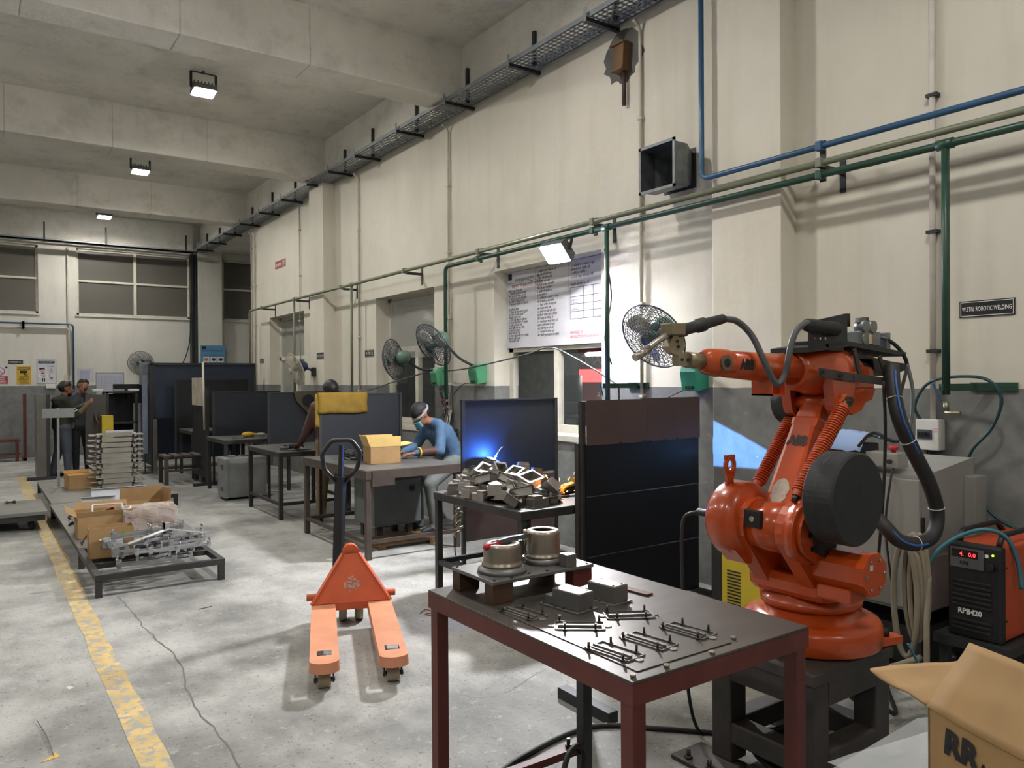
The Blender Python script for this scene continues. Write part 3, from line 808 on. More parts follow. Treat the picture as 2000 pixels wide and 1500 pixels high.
disc(t, o, r, u, n, .125, .265, .085, M_INKR, 'ring', ri=.068); MB().add([o + r * (.125 + a) + u * (.265 + b) + n * .001 for a, b in ((-.055, .045), (-.045, .055), (.055, -.045), (.045, -.055))], [(0, 3, 2, 1)]).build('slash', M_INKR, t)
disc(t, o, r, u, n, .235, .345, .022, M_INK, 'emblem')
t, o, r, u, n = bsign('whiteboard', 'whiteboard ruled with a chart leaning on the back wall', 'whiteboard', 2.255, 1.30, 2.82, 1.81, pbr('board_white', '#b9bccb', .35, var=.03), border=(M_GALV, .012, 0))
for i in range(10): patch(t, o, r, u, n, (.03, .05 + i * .042, .53, .052 + i * .042), M_INKG, 'rule')
for i in range(8): patch(t, o, r, u, n, (.05 + i * .066, .04, .052 + i * .066, .44), M_INKG, 'rule')
t, o, r, u, n = bsign('paper_notice', 'paper notice in a clear sleeve above the standing men', 'paper', 1.90, 1.615, 2.22, 1.905, pbr('sleeve_paper', '#bdbdc8', .4))
patch(t, o, r, u, n, (.05, .04, .24, .25), pbr('print_grey', '#a5a7ba', .6), 'print_area')
t, o, r, u, n = bsign('quality_poster', 'blue poster with six product pictures on the back wall column', 'poster', 4.44, 1.62, 5.01, 2.46, pbr('poster_blue', '#5b8fb6', .5, var=.05))
o = o + Vector((0, -.16, 0)); MW[t] = Matrix.Translation(o); t.location = o
patch(t, o, r, u, n, (.03, .75, .13, .815), M_INK, 'emblem'); lettering(t, 'KNOW YOUR QUALITY', .045, M_INKB, o + r * .28 + u * .70, r, u, 'CENTER', bold=.0006)
cols = ['#b98a4a', '#3d4347', '#2c3036', '#3f4247', '#a23c48', '#2c3350']
for i in range(6):
    x0, z0 = .06 + .165 * (i % 3), .44 - .20 * (i // 3)
    patch(t, o, r, u, n, (x0, z0, x0 + .14, z0 + .13), M_WHITE, 'picture'); disc(t, o, r, u, n, x0 + .07, z0 + .065, .048, pbr('picture_%d' % i, cols[i], .5), 'product', sy_=.8, lift=.002)
    lettering(t, ['SPRING', 'BRACKET', 'COIL', 'TRAY', 'BOX', 'FUNNEL'][i], .026, M_INKB, o + r * (x0 + .07) + u * (z0 + .145), r, u, 'CENTER')
single(MB().bbox(1.66, YB - .05, 1.62, 1.79, YB, 1.78, .006), 'socket_box', M_COND, 'small cream socket box under the cream pipe on the back wall', 'socket')
single(MB().bbox(1.30, YB - .05, 1.47, 1.48, YB, 1.565, .006), 'dispenser', M_WHITE, 'small white wall box under the cartoon poster', 'box')
t, o, r, u, n = bsign('pink_notice', 'long pink banner low beside the blue poster', 'banner', 5.2, 1.68, 6.0, 1.80, pbr('banner_pink', '#c79790', .6))

# ------------------------------------------------------------------ wall fans
M_FGREEN = pbr('fan_green', '#4b9069', 0.35, var=.08)
M_FGREY = pbr('fan_motor_green', '#5f7c6c', 0.4, var=.08)
M_WIRE = pbr('guard_wire', '#4c525c', 0.35, 0.5)
M_CREAMM = pbr('fan_cream', '#bdb9a4', 0.4)
M_BLADE = pbr('fan_blade', '#b3b2aa', 0.4, 0.1)
M_BLUEBAND = pbr('fan_blue', '#2b3a66', 0.4)
def fan(label, head, facing, box, rad, wire, motor, boxm, arm=True, boxn=(-1, 0, 0), cord=None):
    f = Vector(facing).normalized(); H = Vector(head)
    t = thing('wall_fan', label, 'fan', box, None, 'wall fans')
    R = frame(f); u, v = R.col[0], R.col[1]
    def P(r_, a, h): return H + u * (r_ * math.cos(a)) + v * (r_ * math.sin(a)) + f * h
    def prof(k, front):   # dome of the guard
        r_ = rad * (.2 + .8 * k); h = (.075 if front else -.06) * (1 - max(0, k - .35) ** 2 / .4225) * (1 if k < 1 else 0)
        return r_, h
    for front in (True, False):
        mb = MB(); wr_ = .0027
        for j in range(9):
            r_, h = prof(j / 8, front); mb.tube([P(r_, 2 * PI * i / 40, h) for i in range(40)], wr_, 4, closed=True)
        for i in range(36):
            a = 2 * PI * i / 36; sw = .5 if front else -.3
            mb.tube([P(prof(k, front)[0], a + sw * (1 - k), prof(k, front)[1]) for k in (0, .25, .5, .75, .9, 1)], wr_ * .9, 4, caps=False)
        if front: mb.lathe([(0, .006), (rad * .2, .004), (rad * .2, -.002)], H + f * .075, f, 20)
        mb.build('guard_front' if front else 'guard_back', wire, t)
    MB().tube([P(rad, 2 * PI * i / 48, 0) for i in range(48)], .006, 6, closed=True).build('guard_rim', wire, t)
    for k in range(3):
        g = []
        for i in range(6):
            rr = .045 + (rad * .86 - .045) * i / 5; row = []
            for j in range(6):
                wd = (.35 + .75 * math.sin(PI * min(1, .25 + .75 * i / 5))) * .62
                a = 2 * PI * k / 3 + (j / 5 - .5) * wd * 1.5 + .25 * i / 5
                row.append(P(rr, a, (j / 5 - .5) * .05))
            g.append(row)
        MB().sheet(g, .002).build('blade', M_BLADE, t)
    MB().lathe([(0, .03), (.03, .028), (.042, .01), (.042, -.03)], H, f, 18).build('hub', motor, t)
    MB().lathe([(.03, -.06), (.075, -.07), (.088, -.10), (.085, -.16), (.06, -.205), (0, -.215)], H, f, 20).build('motor', motor, t)
    B = Vector(box); mtr = H - f * .14
    if arm:
        mid = (mtr + B) / 2 + Vector((.02, 0, -.04))
        MB().tube(smooth_path([mtr, mtr * .6 + B * .4 + Vector((0.03, 0, -.05)), B + Vector((-.02, 0, .07))], 8), .014, 8).build('neck', M_RUBBER, t)
        mb = MB(); y0, y1, z0, z1 = B.y - .085, B.y + .085, B.z - .12, B.z + .11
        mb.prism([(WX - .001, y0, z0 + .02), (WX - .001, y0, z1), (B.x - .05, y0 + .01, z1 - .02), (B.x - .075, y0 + .01, z1 - .08), (B.x - .05, y0 + .01, z0)], (0, .15, 0))
        mb.build('wall_box', boxm, t)
        MB().box(B.x - .068, B.y - .045, B.z - .10, B.x - .05, B.y + .03, B.z - .08).build('switch_slot', M_BLACK, t)
    else:
        MB().tube([mtr, B], .018, 8).bbox(B.x - .03, B.y - .05, B.z - .08, B.x + .05, B.y + .05, B.z + .06, .01).build('wall_bracket', M_DARK, t)
    if cord: MB().tube(smooth_path(cord, 6), .0045, 6).build('cord', M_RUBBER, t)
    return t
fan('large green wall fan beside the robot welding torch', (4.20, 4.12, 1.915), (-.80, -.10, -.50), (4.58, 4.06, 1.62), .27, M_WIRE, M_FGREY, pbr('fan_teal', '#2f8f7c', .3), cord=[(4.56, 4.1, 1.52), (4.5, 4.25, 1.45), (4.45, 4.5, 1.3)])
fan('green wall fan in front of the pale wall panel, tilted down', (4.16, 7.42, 1.985), (-.85, -.10, -.50), (4.58, 7.18, 1.67), .26, M_WIRE, M_FGREY, M_FGREEN, cord=[(4.6, 7.2, 1.55), (4.6, 7.5, 1.55), (4.6, 7.75, 1.42)])
fan('green wall fan seen from behind against the plastic sheet', (4.18, 8.42, 1.85), (-.55, .80, -.15), (4.58, 8.05, 1.65), .25, M_WIRE, M_FGREY, M_FGREEN, cord=[(4.6, 8.05, 1.55), (4.6, 7.98, 1.3), (4.6, 7.95, 1.15), (4.6, 7.9, 1.3)])
fan('cream wall fan with a blue band at the far station', (4.16, 11.85, 1.78), (-.80, -.10, -.30), (4.43, 11.75, 1.75), .26, M_CREAMM, M_BLUEBAND, M_DARK, arm=False)
fan('round fan on the back wall beside the riser', (3.11, 18.93, 2.02), (-.25, -1, -.1), (3.2, 19.25, 1.85), .265, M_WIRE, M_FGREY, M_DARK, arm=False)

# breaker box, tap brackets, socket strip
t = thing('breaker_box', 'white breaker box on the grey wall behind the robot', 'breaker box', (4.6, 2.28, 1.17))
MB().bbox(4.57, 2.214, 1.17, WX, 2.347, 1.35, .006).build('case', M_WHITE, t)
MB().box(4.563, 2.25, 1.235, 4.572, 2.335, 1.29).build('window', M_INKG, t)
for i in range(4): MB().box(4.556, 2.262 + i * .018, 1.25, 4.565, 2.274 + i * .018, 1.275).build('switch', M_BLACK, t)
lettering(t, 'ON\nOFF', .016, M_INKR, Vector((4.57, 2.243, 1.29)), RIGHTW, UP)
for y, lab in ((4.83, 'dark green tap bracket behind the brown welding screen'), (2.05, 'dark green tap bracket above the breaker box')):
    t = thing('tap_bracket', lab, 'bracket', (4.5, y, 1.5), None, 'tap brackets')
    MB().beam((4.38, y + .06, 1.54), (4.63, y - .1, 1.54), .03, .04).build('arm', M_GREEN, t)
    MB().box(WX - .012, y - .22, 1.515, WX, y + .02, 1.565).build('wall_plate', M_GREEN, t)
    MB().cyl((PX, y + .04, 1.40), (PX, y + .04, 1.46), .016, n=8).cyl((PX - .01, y + .04, 1.40), (PX - .01, y - .04, 1.40), .012, n=8).build('valve', pbr('brass_valve', '#8f8a78', .35, .8), t)
    MB().beam((PX - .02, y + .06, 1.46), (PX - .02, y + .10, 1.56), .012, .008).build('lever', M_BLUE, t)
t = thing('socket_strip', 'cream socket strip with tangled leads under the green fans', 'socket strip', (4.62, 7.93, 1.2))
MB().bbox(4.615, 7.85, 1.20, WX, 8.01, 1.44, .005).build('case', M_COND, t)
for i in range(3): MB().box(4.608, 7.88, 1.23 + i * .07, 4.616, 7.95, 1.27 + i * .07).build('socket', M_DARK, t)
for i in range(4):
    a = Vector((4.60, 7.90 + .02 * i, 1.27 + .05 * i)); e = Vector((4.55, 7.80 + .05 * i, .95 + .03 * i))
    MB().tube(smooth_path([a, a + Vector((-.04, .05, .08)), a + Vector((-.03, -.10, -.10)), e + Vector((.03, .08, .05)), e], 6), .0045, 6).build('lead', [M_RUBBER, pbr('red_lead', '#8b2c36', .5), M_RUBBER, M_BLUE][i], t)
# hoses strung between fans and drops
single(MB().tube(smooth_path([(4.60, 10.2, 1.50), (4.55, 9.9, 1.47), (4.5, 9.2, 1.56), (4.5, 8.9, 1.60), (4.55, 8.1, 1.72)], 8), .008, 6), 'air_hose', M_CABLE, 'thin hose strung from the far drop to the green fan', 'hose')
single(MB().tube(smooth_path([(4.56, 7.9, 1.70), (4.5, 7.2, 1.73), (4.5, 6.2, 1.84), (4.48, 5.75, 1.90), (4.48, 5.4, 1.80), (4.5, 4.9, 1.58), (4.5, 4.82, 1.50), (4.5, 4.84, 1.25)], 8), .008, 6), 'air_hose', M_CABLE, 'thin grey hose looped across the banner window', 'hose')
single(MB().tube(smooth_path([(PX - .02, 4.86, 2.7), (PX + .03, 4.83, 2.3), (PX - .02, 4.86, 1.95), (PX + .02, 4.82, 1.72)], 8), .006, 6), 'wrapped_cable', M_RUBBER, 'dark cable wound down the green drop pipe', 'cable')
# ================================================================== welding robot and its pedestal
M_ORANGE = pbr('robot_orange', '#b8491a', 0.28, var=.08, scale=9, coat=.45, wear='#9c3f17', wear_amt=.2)
M_STEELB = pbr('brushed_tool_steel', '#91856f', 0.35, 0.6, var=.12)
M_CHROME = pbr('bright_steel', '#b3aea4', 0.25, 0.8, var=.1)
M_COVER = pbr('drum_black', '#26282a', 0.6, var=.2, scale=18, wear='#3a3c3d', wear_amt=.3)
M_FEED = pbr('feeder_black', '#17191c', 0.5, var=.2)
M_PED = pbr('pedestal_paint', '#3b3735', 0.6, var=.2, scale=10, bump=.15)
M_BOLT = pbr('dark_bolt', '#4a423c', 0.35, 0.8)
M_BLUEH = pbr('blue_hose', '#2a5fae', 0.4)
M_TEALH = pbr('teal_hose', '#34707e', 0.45)

# pedestal: four square legs, deep aprons, low rails
ped = thing('robot_pedestal', 'dark four-legged steel pedestal under the orange robot', 'pedestal', (2.8, 1.92, 0))
PX0, PX1, PY0, PY1 = 2.535, 3.06, 1.68, 2.16
MB().bbox(PX0 - .012, PY0 - .012, .455, PX1 + .012, PY1 + .012, .50, .006).build('top_plate', M_PED, ped)
for x in (PX0, PX1 - .1):
    for y in (PY0, PY1 - .1): MB().bbox(x, y, .02, x + .1, y + .1, .455, .008).build('leg', M_PED, ped)
for a in ((PX0 + .1, PY0, PX1 - .1, PY0 + .09), (PX0 + .1, PY1 - .09, PX1 - .1, PY1), (PX0, PY0 + .1, PX0 + .09, PY1 - .1), (PX1 - .09, PY0 + .1, PX1, PY1 - .1)):
    MB().box(a[0], a[1], .36, a[2], a[3], .455).build('apron', M_PED, ped)
    MB().bbox(a[0], a[1], .10, a[2], a[3], .185, .008).build('rail', M_PED, ped)
for cx, cy in ((PX0 - .05, PY1 - .02), (PX0 - .03, PY0 + .03), (PX1 + .03, PY1 - .03), (PX1 + .03, PY0 + .03)):
    p = MB().bbox(cx - .09, cy - .12, 0, cx + .1, cy + .12, .02, .005).build('foot_plate', M_PED, ped)
    for dx, dy in ((-.06, .05), (-.06, -.06)):
        MB().cyl((cx + dx, cy + dy, .02), (cx + dx, cy + dy, .06), .009, n=8).cyl((cx + dx, cy + dy, .02), (cx + dx, cy + dy, .032), .017, n=6).build('anchor_bolt', M_BOLT, p)

rob = thing('welding_robot', 'orange six-axis welding robot arm on the dark pedestal', 'robot', (2.84, 1.93, .505))
A2, A3 = Vector((2.64, 0, 1.00)), Vector((2.97, 0, 1.50))
def yc(a, y0, y1, r, n=32): return MB().cyl((a.x, y0, a.z), (a.x, y1, a.z), r, n=n)
# --- base
CB = (2.885, 1.925)
base = MB().lathe([(.0, .505), (.272, .505), (.278, .512), (.278, .585), (.268, .603), (.235, .612), (.19, .62), (.185, .66), (0, .66)], (CB[0], CB[1], 0), (0, 0, 1), 48)
base.prism([(2.90, 1.80, .515), (3.115, 1.80, .515), (3.115, 1.80, .56), (3.06, 1.80, .625), (3.02, 1.80, .735), (2.97, 1.80, .76), (2.90, 1.80, .76)], (0, .26, 0))
base.prism([(2.86, 1.70, .508), (3.12, 1.655, .508), (3.13, 1.70, .508), (3.02, 2.0, .508)], (0, 0, .028))
base.prism([(2.86, 2.17, .508), (3.11, 2.19, .508), (3.11, 2.1, .508), (3.0, 1.9, .508)], (0, 0, .028))
b_ = base.build('base', M_ORANGE, rob)
for x, y in ((3.06, 1.70), (3.07, 2.14), (2.58, 1.98)):
    MB().cyl((x, y, .535), (x, y, .565), .018, n=6).build('anchor_bolt', M_FEED, b_)
MB().bbox(2.99, 1.70, .505, 3.075, 1.78, .515, .003).build('shim', M_CHROME, b_)
MB().bbox(2.555, 1.94, .575, 2.60, 1.985, .625, .004).build('stop_lug', M_BOLT, b_)
MB().lathe([(.16, .655), (.20, .66), (.205, .69), (.165, .70), (.165, .735)], (CB[0], CB[1], 0), (0, 0, 1), 40).build('turntable', M_ORANGE, rob)
# --- swing body with two cheeks
def rrect(x0, x1, y0, y1, z, c=.05):
    out = []
    for cx, cy, a in ((x1 - c, y1 - c, 0), (x0 + c, y1 - c, 90), (x0 + c, y0 + c, 180), (x1 - c, y0 + c, 270)):
        for k in range(4):
            an = math.radians(a + 30 * k); out.append(Vector((cx + c * math.cos(an), cy + c * math.sin(an), z)))
    return out
body = MB().loft([rrect(2.71, 3.08, 1.735, 2.10, .715), rrect(2.695, 3.09, 1.725, 2.11, .735), rrect(2.69, 3.09, 1.725, 2.11, .775), rrect(2.71, 3.07, 1.74, 2.10, .80)], smooth=False)
def tang(p, c, r):
    """cheek outline: foot points p, then round the joint circle"""
    return [Vector((c.x + r * math.cos(math.radians(a)), 0, c.z + r * math.sin(math.radians(a)))) for a in range(-20, 201, 20)]
def cheek(y0, y1, r, foot):
    o = [Vector((x, y0, z)) for x, z in foot] + [Vector((p.x, y0, p.z)) for p in tang(None, A2, r)]
    return MB().prism(o, (0, y1 - y0, 0))
swing = body
swing.build('swing_body', M_ORANGE, rob)
cheek(1.99, 2.06, .11, [(2.69, .76), (2.98, .76), (2.80, .92)]).build('far_cheek', M_ORANGE, rob)
cheek(1.775, 1.84, .115, [(2.70, .76), (3.06, .76), (2.82, .93)]).build('near_cheek', M_ORANGE, rob)
MB().box(2.78, 1.84, .78, 2.94, 2.0, .90).build('web', M_ORANGE, rob)
# bolted gear plate on the near side
pl = MB().prism([Vector((x, 1.745, z)) for x, z in ((2.56, 1.02), (2.60, 1.10), (2.68, 1.115), (2.76, 1.05), (2.78, .95), (2.80, .90), (2.90, .84), (2.92, .77), (2.88, .755), (2.76, .83), (2.62, .90), (2.565, .95))], (0, .032, 0)).build('gear_plate', M_ORANGE, rob)
for x, z in ((2.60, 1.0), (2.615, .945), (2.69, .885), (2.75, .85), (2.82, .80), (2.865, .79), (2.66, 1.085)):
    MB().cyl((x, 1.745, z), (x, 1.734, z), .013, n=6).build('bolt', M_BOLT, pl)
yc(A2, 1.757, 1.80, .122).cyl((A2.x, 1.735, A2.z), (A2.x, 1.757, A2.z), .10, n=32).build('near_joint_disc', M_ORANGE, rob)
# hub and far motor drum
hub = yc(A2, 1.84, 2.02, .10)
hub.build('shoulder_hub', M_ORANGE, rob)
MB().bbox(2.528, 1.905, 1.005, 2.548, 1.985, 1.075, .004).build('cover_plate', M_FEED, rob)
MB().cyl((2.528, 1.945, 1.04), (2.524, 1.945, 1.04), .011, n=12).build('cover_ring', M_CHROME, rob)
fd = MB().lathe([(0, 0), (.10, 0), (.148, .012), (.158, .04), (.158, .115), (.14, .14), (.05, .15), (0, .15)], (A2.x, 2.02, A2.z + .01), (0, 1, 0), 40)
fd.prism([(2.53, 2.03, .90), (2.60, 2.03, .835), (2.66, 2.03, .83), (2.72, 2.03, .90)], (0, .10, 0))
fd.build('far_motor_drum', M_ORANGE, rob)
ear = MB()
oe = [(2.565, 1.125), (2.615, 1.125), (2.61, 1.175), (2.625, 1.21), (2.62, 1.275), (2.565, 1.275), (2.56, 1.21), (2.572, 1.175)]
n_ = len(oe); hole = [(2.593 + .017 * math.cos(2 * PI * i / 16), 1.232 + .022 * math.sin(2 * PI * i / 16)) for i in range(16)]
ear.prism([Vector((x, 2.10, z)) for x, z in oe[:4] + [(2.612, 1.205), (2.565, 1.205)] + oe[6:]], (0, .012, 0))
ear.tube([Vector((2.593 + .026 * math.cos(2 * PI * i / 20), 2.106, 1.236 + .030 * math.sin(2 * PI * i / 20))) for i in range(20)], .0105, 6, closed=True)
ear.box(2.563, 2.10, 1.255, 2.622, 2.112, 1.278)
ear.build('lifting_ear', M_ORANGE, rob)
MB().cyl((A2.x - .02, 2.16, A2.z + .01), (A2.x - .02, 2.30, A2.z + .01), .017, n=12).build('connector', M_FEED, rob)
# axis-2 motor
mo = MB(); mc = Vector((2.735, 0, .865))
for y0, y1, r in ((1.57, 1.79, .078), (1.555, 1.572, .083)):
    rg = [[Vector((mc.x + r * math.cos(math.radians(22.5 + 45 * i)), y, mc.z + r * 1.02 * math.sin(math.radians(22.5 + 45 * i)))) for i in range(8)] for y in (y0, y1)]
    mo.loft(rg, smooth=False)
mo.bbox(2.68, 1.62, .745, 2.79, 1.76, .80, .008)
mo = mo.build('motor', M_ORANGE, rob)
for i in range(6): MB().cyl((mc.x + .06 * math.cos(i * PI / 3), 1.556, mc.z + .06 * math.sin(i * PI / 3)), (mc.x + .06 * math.cos(i * PI / 3), 1.548, mc.z + .06 * math.sin(i * PI / 3)), .006, n=6).build('cap_screw', M_CHROME, mo)
MB().box(2.70, 1.552, .885, 2.716, 1.5545, .905).build('sticker', M_WHITE, mo)
# --- wire drum on its black bracket
MB().lathe([(0, 0), (.166, 0), (.174, .008), (.174, .05), (.1745, .052), (.1745, .06), (.174, .062), (.174, .118), (.166, .125), (0, .125)], (2.672, 1.705, 1.147), (0, -1, 0), 56, smooth=False).build('wire_drum', M_COVER, rob)
MB().prism([(2.60, 1.715, 1.06), (2.76, 1.715, 1.06), (2.74, 1.715, .93), (2.69, 1.715, .905), (2.63, 1.715, .93)], (0, .02, 0)).build('drum_bracket', M_FEED, rob)
# --- upper arm: tapered box girder leaning back
def ring4(x0, x1, y0, y1, z0, z1, c=.014):
    """section square to the lean; front edge at (x0,z0), back edge at (x1,z1)"""
    return [Vector((x0, y0 + c, z0)), Vector((x0 + .3 * c, y0, z0 - .1 * c)), Vector((x1 - .3 * c, y0, z1 + .1 * c)), Vector((x1, y0 + c, z1)), Vector((x1, y1 - c, z1)), Vector((x1 - .3 * c, y1, z1)), Vector((x0 + .3 * c, y1, z0)), Vector((x0, y1 - c, z0))]
arm = MB().loft([ring4(2.575, 2.735, 1.86, 2.005, 1.00, .95), ring4(2.605, 2.765, 1.86, 2.005, 1.05, .99), ring4(2.672, 2.80, 1.868, 2.002, 1.075, 1.03), ring4(2.868, 2.97, 1.893, 2.002, 1.398, 1.35), ring4(2.872, 2.985, 1.888, 2.008, 1.405, 1.36), ring4(2.885, 3.0, 1.888, 2.008, 1.43, 1.38), ring4(2.90, 3.01, 1.893, 2.002, 1.435, 1.39), ring4(2.945, 3.05, 1.90, 1.995, 1.51, 1.46)], smooth=False)
arm = arm.build('upper_arm', M_ORANGE, rob)
fr = (Vector((2.868, 0, 1.398)) - Vector((2.672, 0, 1.075))).normalized()
def onarm(s, y, lift=.0): p = Vector((2.672, y, 1.075)) + fr * s; return p + Vector((-fr.z, 0, fr.x)) * lift
lettering(arm, 'ABB', .062, M_INK, onarm(.285, 1.99), (0, -1, 0), fr, bold=.003, name='logo', xs=.82, thick=.003)
mb = MB(); k = []
for i in range(26):
    a = 2 * PI * i / 26; k.append(onarm(.07 + .058 * math.sin(a) * (1 + .2 * noise.noise(Vector((i * .9, 1, 0)))), 1.945 + .040 * math.cos(a) * (1 + .25 * noise.noise(Vector((i * 1.1, 7, 0)))), .002))
mb.prism(k, Vector((fr.z, 0, -fr.x)) * .001).build('torn_label', pbr('torn_label', '#b5a99a', .8, var=.15, scale=60), arm)
MB().cyl((2.79, 1.875, 1.20), (2.79, 1.855, 1.20), .012, n=10).build('plug', M_ORANGE, arm)
# --- elbow
el = MB()
def ringx(x, ry, rz, cz, cy=1.95, n=20, sq=2.6):
    out = []
    for i in range(n):
        a = 2 * PI * i / n; ca, sa = math.cos(a), math.sin(a)
        f = (abs(ca) ** sq + abs(sa) ** sq) ** (-1 / sq)
        out.append(Vector((x, cy + ry * ca * f, cz + rz * sa * f)))
    return out
el.loft([ringx(2.79, .066, .066, 1.632, sq=2), ringx(2.80, .082, .082, 1.631, sq=2), ringx(2.835, .088, .088, 1.630, sq=2), ringx(2.86, .092, .090, 1.628, sq=2.2), ringx(2.93, .106, .100, 1.625), ringx(3.01, .112, .112, 1.63), ringx(3.08, .108, .108, 1.63), ringx(3.13, .09, .09, 1.62)])
el.build('elbow_housing', M_ORANGE, rob)
for y0, y1, nm in ((1.822, 1.868, 'yoke_arm'), (2.03, 2.075, 'yoke_arm')):
    o = [Vector((2.88, y0, 1.62)), Vector((2.895, y0, 1.56))] + [Vector((A3.x + .06 * math.cos(math.radians(a)), y0, A3.z - .01 + .06 * math.sin(math.radians(a)))) for a in range(190, 351, 20)] + [Vector((3.05, y0, 1.53)), Vector((3.07, y0, 1.62))]
    MB().prism(o, (0, y1 - y0, 0)).build(nm, M_ORANGE, rob)
MB().cyl((A3.x, 1.80, A3.z - .005), (A3.x, 2.09, A3.z - .005), .035, n=20).build('elbow_pivot', M_ORANGE, rob)
tg = MB().prism([Vector((x, 1.83, z)) for x, z in ((3.0, 1.47), (3.05, 1.44), (3.12, 1.46), (3.165, 1.505), (3.17, 1.53), (3.15, 1.545), (3.10, 1.535), (3.04, 1.53))], (0, .03, 0)).build('rear_lug', M_ORANGE, rob)
# rear motor pack
bk = MB().bbox(3.11, 1.87, 1.535, 3.30, 2.04, 1.70, .02)
bk.prism([(3.10, 1.87, 1.55), (3.30, 1.87, 1.55), (3.27, 1.87, 1.50), (3.16, 1.87, 1.475)], (0, .16, 0))
bk.build('rear_motor_pack', M_ORANGE, rob)
MB().cyl((3.05, 2.03, 1.50), (3.05, 2.16, 1.50), .11, n=28).build('rear_drum', M_FEED, rob)
# --- forearm and wrist
fa0, fa1 = Vector((2.80, 1.95, 1.632)), Vector((2.33, 1.95, 1.656))
dx = (fa1 - fa0).normalized()
MB().cyl(fa0, fa1, .066, .050, n=32).cyl(fa1 - dx * .005, fa1 + dx * .012, .052, .052, n=32).build('forearm_tube', M_ORANGE, rob)
MB().box(2.66, 1.885, 1.53, 2.665, 2.015, 1.60).box(2.60, 1.90, 1.528, 2.665, 2.0, 1.535).box(2.60, 1.90, 1.528, 2.604, 2.0, 1.60).build('hose_bracket', M_ORANGE, rob)
wr_ = MB().loft([ringx(2.400, .050, .050, 1.656, sq=2), ringx(2.385, .050, .052, 1.656, sq=2.6), ringx(2.335, .046, .052, 1.66, sq=3), ringx(2.280, .046, .050, 1.662, sq=3), ringx(2.255, .036, .042, 1.663, sq=2.4), ringx(2.240, .030, .034, 1.664, sq=2)])
wr_ = wr_.build('wrist', M_ORANGE, rob)
MB().cyl((2.323, 1.904, 1.657), (2.323, 1.895, 1.657), .030, n=24).build('wrist_ring', pbr('worn_ring', '#6a5a4c', .5), wr_)
MB().cyl((2.323, 1.895, 1.657), (2.323, 1.8935, 1.657), .017, n=20).build('wrist_cap', M_FEED, wr_)
lettering(rob, 'ABB', .055, M_INK, (2.400, 1.8985, 1.634), (1, 0, -.04), (.04, 0, 1), bold=.003, name='logo', xs=.8, thick=.004)
MB().bbox(2.427, 1.8955, 1.645, 2.465, 1.90, 1.662, .002).build('type_plate', pbr('plate_red', '#5c2a2a', .5), rob)
# --- flange, torch bracket and torch
fl = MB().cyl((2.243, 1.95, 1.664), (2.160, 1.95, 1.668), .030, n=24).build('tool_flange', M_STEELB, rob)
tb = MB()
tb.prism([Vector((x, 1.935, z)) for x, z in ((2.165, 1.645), (2.165, 1.69), (2.125, 1.695), (2.140, 1.72), (2.120, 1.765), (2.080, 1.76), (2.050, 1.715), (2.070, 1.69), (2.100, 1.685), (2.105, 1.645))], (0, .03, 0))
tb.bbox(2.050, 1.92, 1.755, 2.125, 1.975, 1.80, .005)
tb = tb.build('torch_bracket', M_STEELB, rob)
for x, z in ((2.120, 1.668), (2.150, 1.668), (2.095, 1.735), (2.100, 1.715)): MB().cyl((x, 1.935, z), (x, 1.931, z), .006, n=8).build('socket_screw', M_FEED, tb)
h0, h1 = sy(1318, 649, 1.95), sy(1415, 622, 1.95)
hd = (h1 - h0).normalized(); L_ = (h1 - h0).length
MB().lathe([(0, 0), (.024, 0), (.026, .01), (.026, .05), (.022, .052), (.022, .12), (.027, .125), (.027, .16), (.021, .165), (.019, L_ - .01), (.010, L_)], h0, hd, 20).build('torch_handle', M_RUBBER, rob)
MB().tube(smooth_path([sy(1322, 646, 1.95), sy(1303, 655, 1.95), sy(1288, 664, 1.95), sy(1272, 676, 1.95), sy(1262, 685, 1.95)], 6), .0115, 12).cyl(sy(1268, 680, 1.95), sy(1240, 699, 1.95), .0150, .0138, n=16).build('torch_neck', M_CHROME, rob)
MB().tube(smooth_path([sy(1413, 622.5, 1.95), sy(1440, 628, 1.93), sy(1468, 655, 1.90), sy(1490, 700, 1.86), sy(1508, 738, 1.84), sy(1520, 750, 1.83), sy(1533, 732, 1.82), sy(1540, 700, 1.81), sy(1546, 670, 1.81), sy(1556, 645, 1.81), sy(1572, 632, 1.82), sy(1588, 631, 1.83)], 6), .0125, 10).build('torch_cable', M_CABLE, rob)
# --- wire feeder on top of the elbow
fx = lambda px, py, y=1.84: sy(px, py, y)
sp = MB().prism([fx(1583, 628), fx(1655, 612), fx(1655, 671), fx(1652, 678), fx(1583, 680)], (0, .012, 0))
feed = sp.build('feeder_side_plate', M_FEED, rob)
for px, m in ((1590, pbr('red_dot', '#a02a3a', .4)), (1601, M_WHITE), (1611, M_WHITE)): MB().cyl(fx(px, 661), fx(px, 661) + Vector((0, -.003, 0)), .005, n=10).build('button', m, feed)
a0, a1 = sy(1584, 630, 1.83), sy(1640, 640, 1.83)
MB().lathe([(.014, 0), (.026, .02), (.028, .05), (.027, .16), (.030, .17), (.030, .22)], sy(1570, 634, 1.83), (1, 0, -.05), 18).build('euro_connector', M_RUBBER, rob)
deck = MB(); c0, c1 = sy(1583, 680, 1.84), sy(1775, 694, 1.84)
deck.prism([sy(1583, 678, 1.84), sy(1655, 666, 1.84), sy(1770, 688, 1.84), sy(1770, 696, 1.84), sy(1660, 676, 1.84), sy(1583, 688, 1.84)], (0, .19, 0)).build('feeder_deck', M_FEED, rob)
MB().bbox(2.90, 1.85, 1.71, 3.02, 2.02, 1.755, .004).build('feeder_mount', M_FEED, rob)
q0 = sy(1680, 640, 1.92)
mech = MB().bbox(q0.x - .10, 1.86, q0.z - .085, q0.x + .06, 1.98, q0.z - .02, .006)
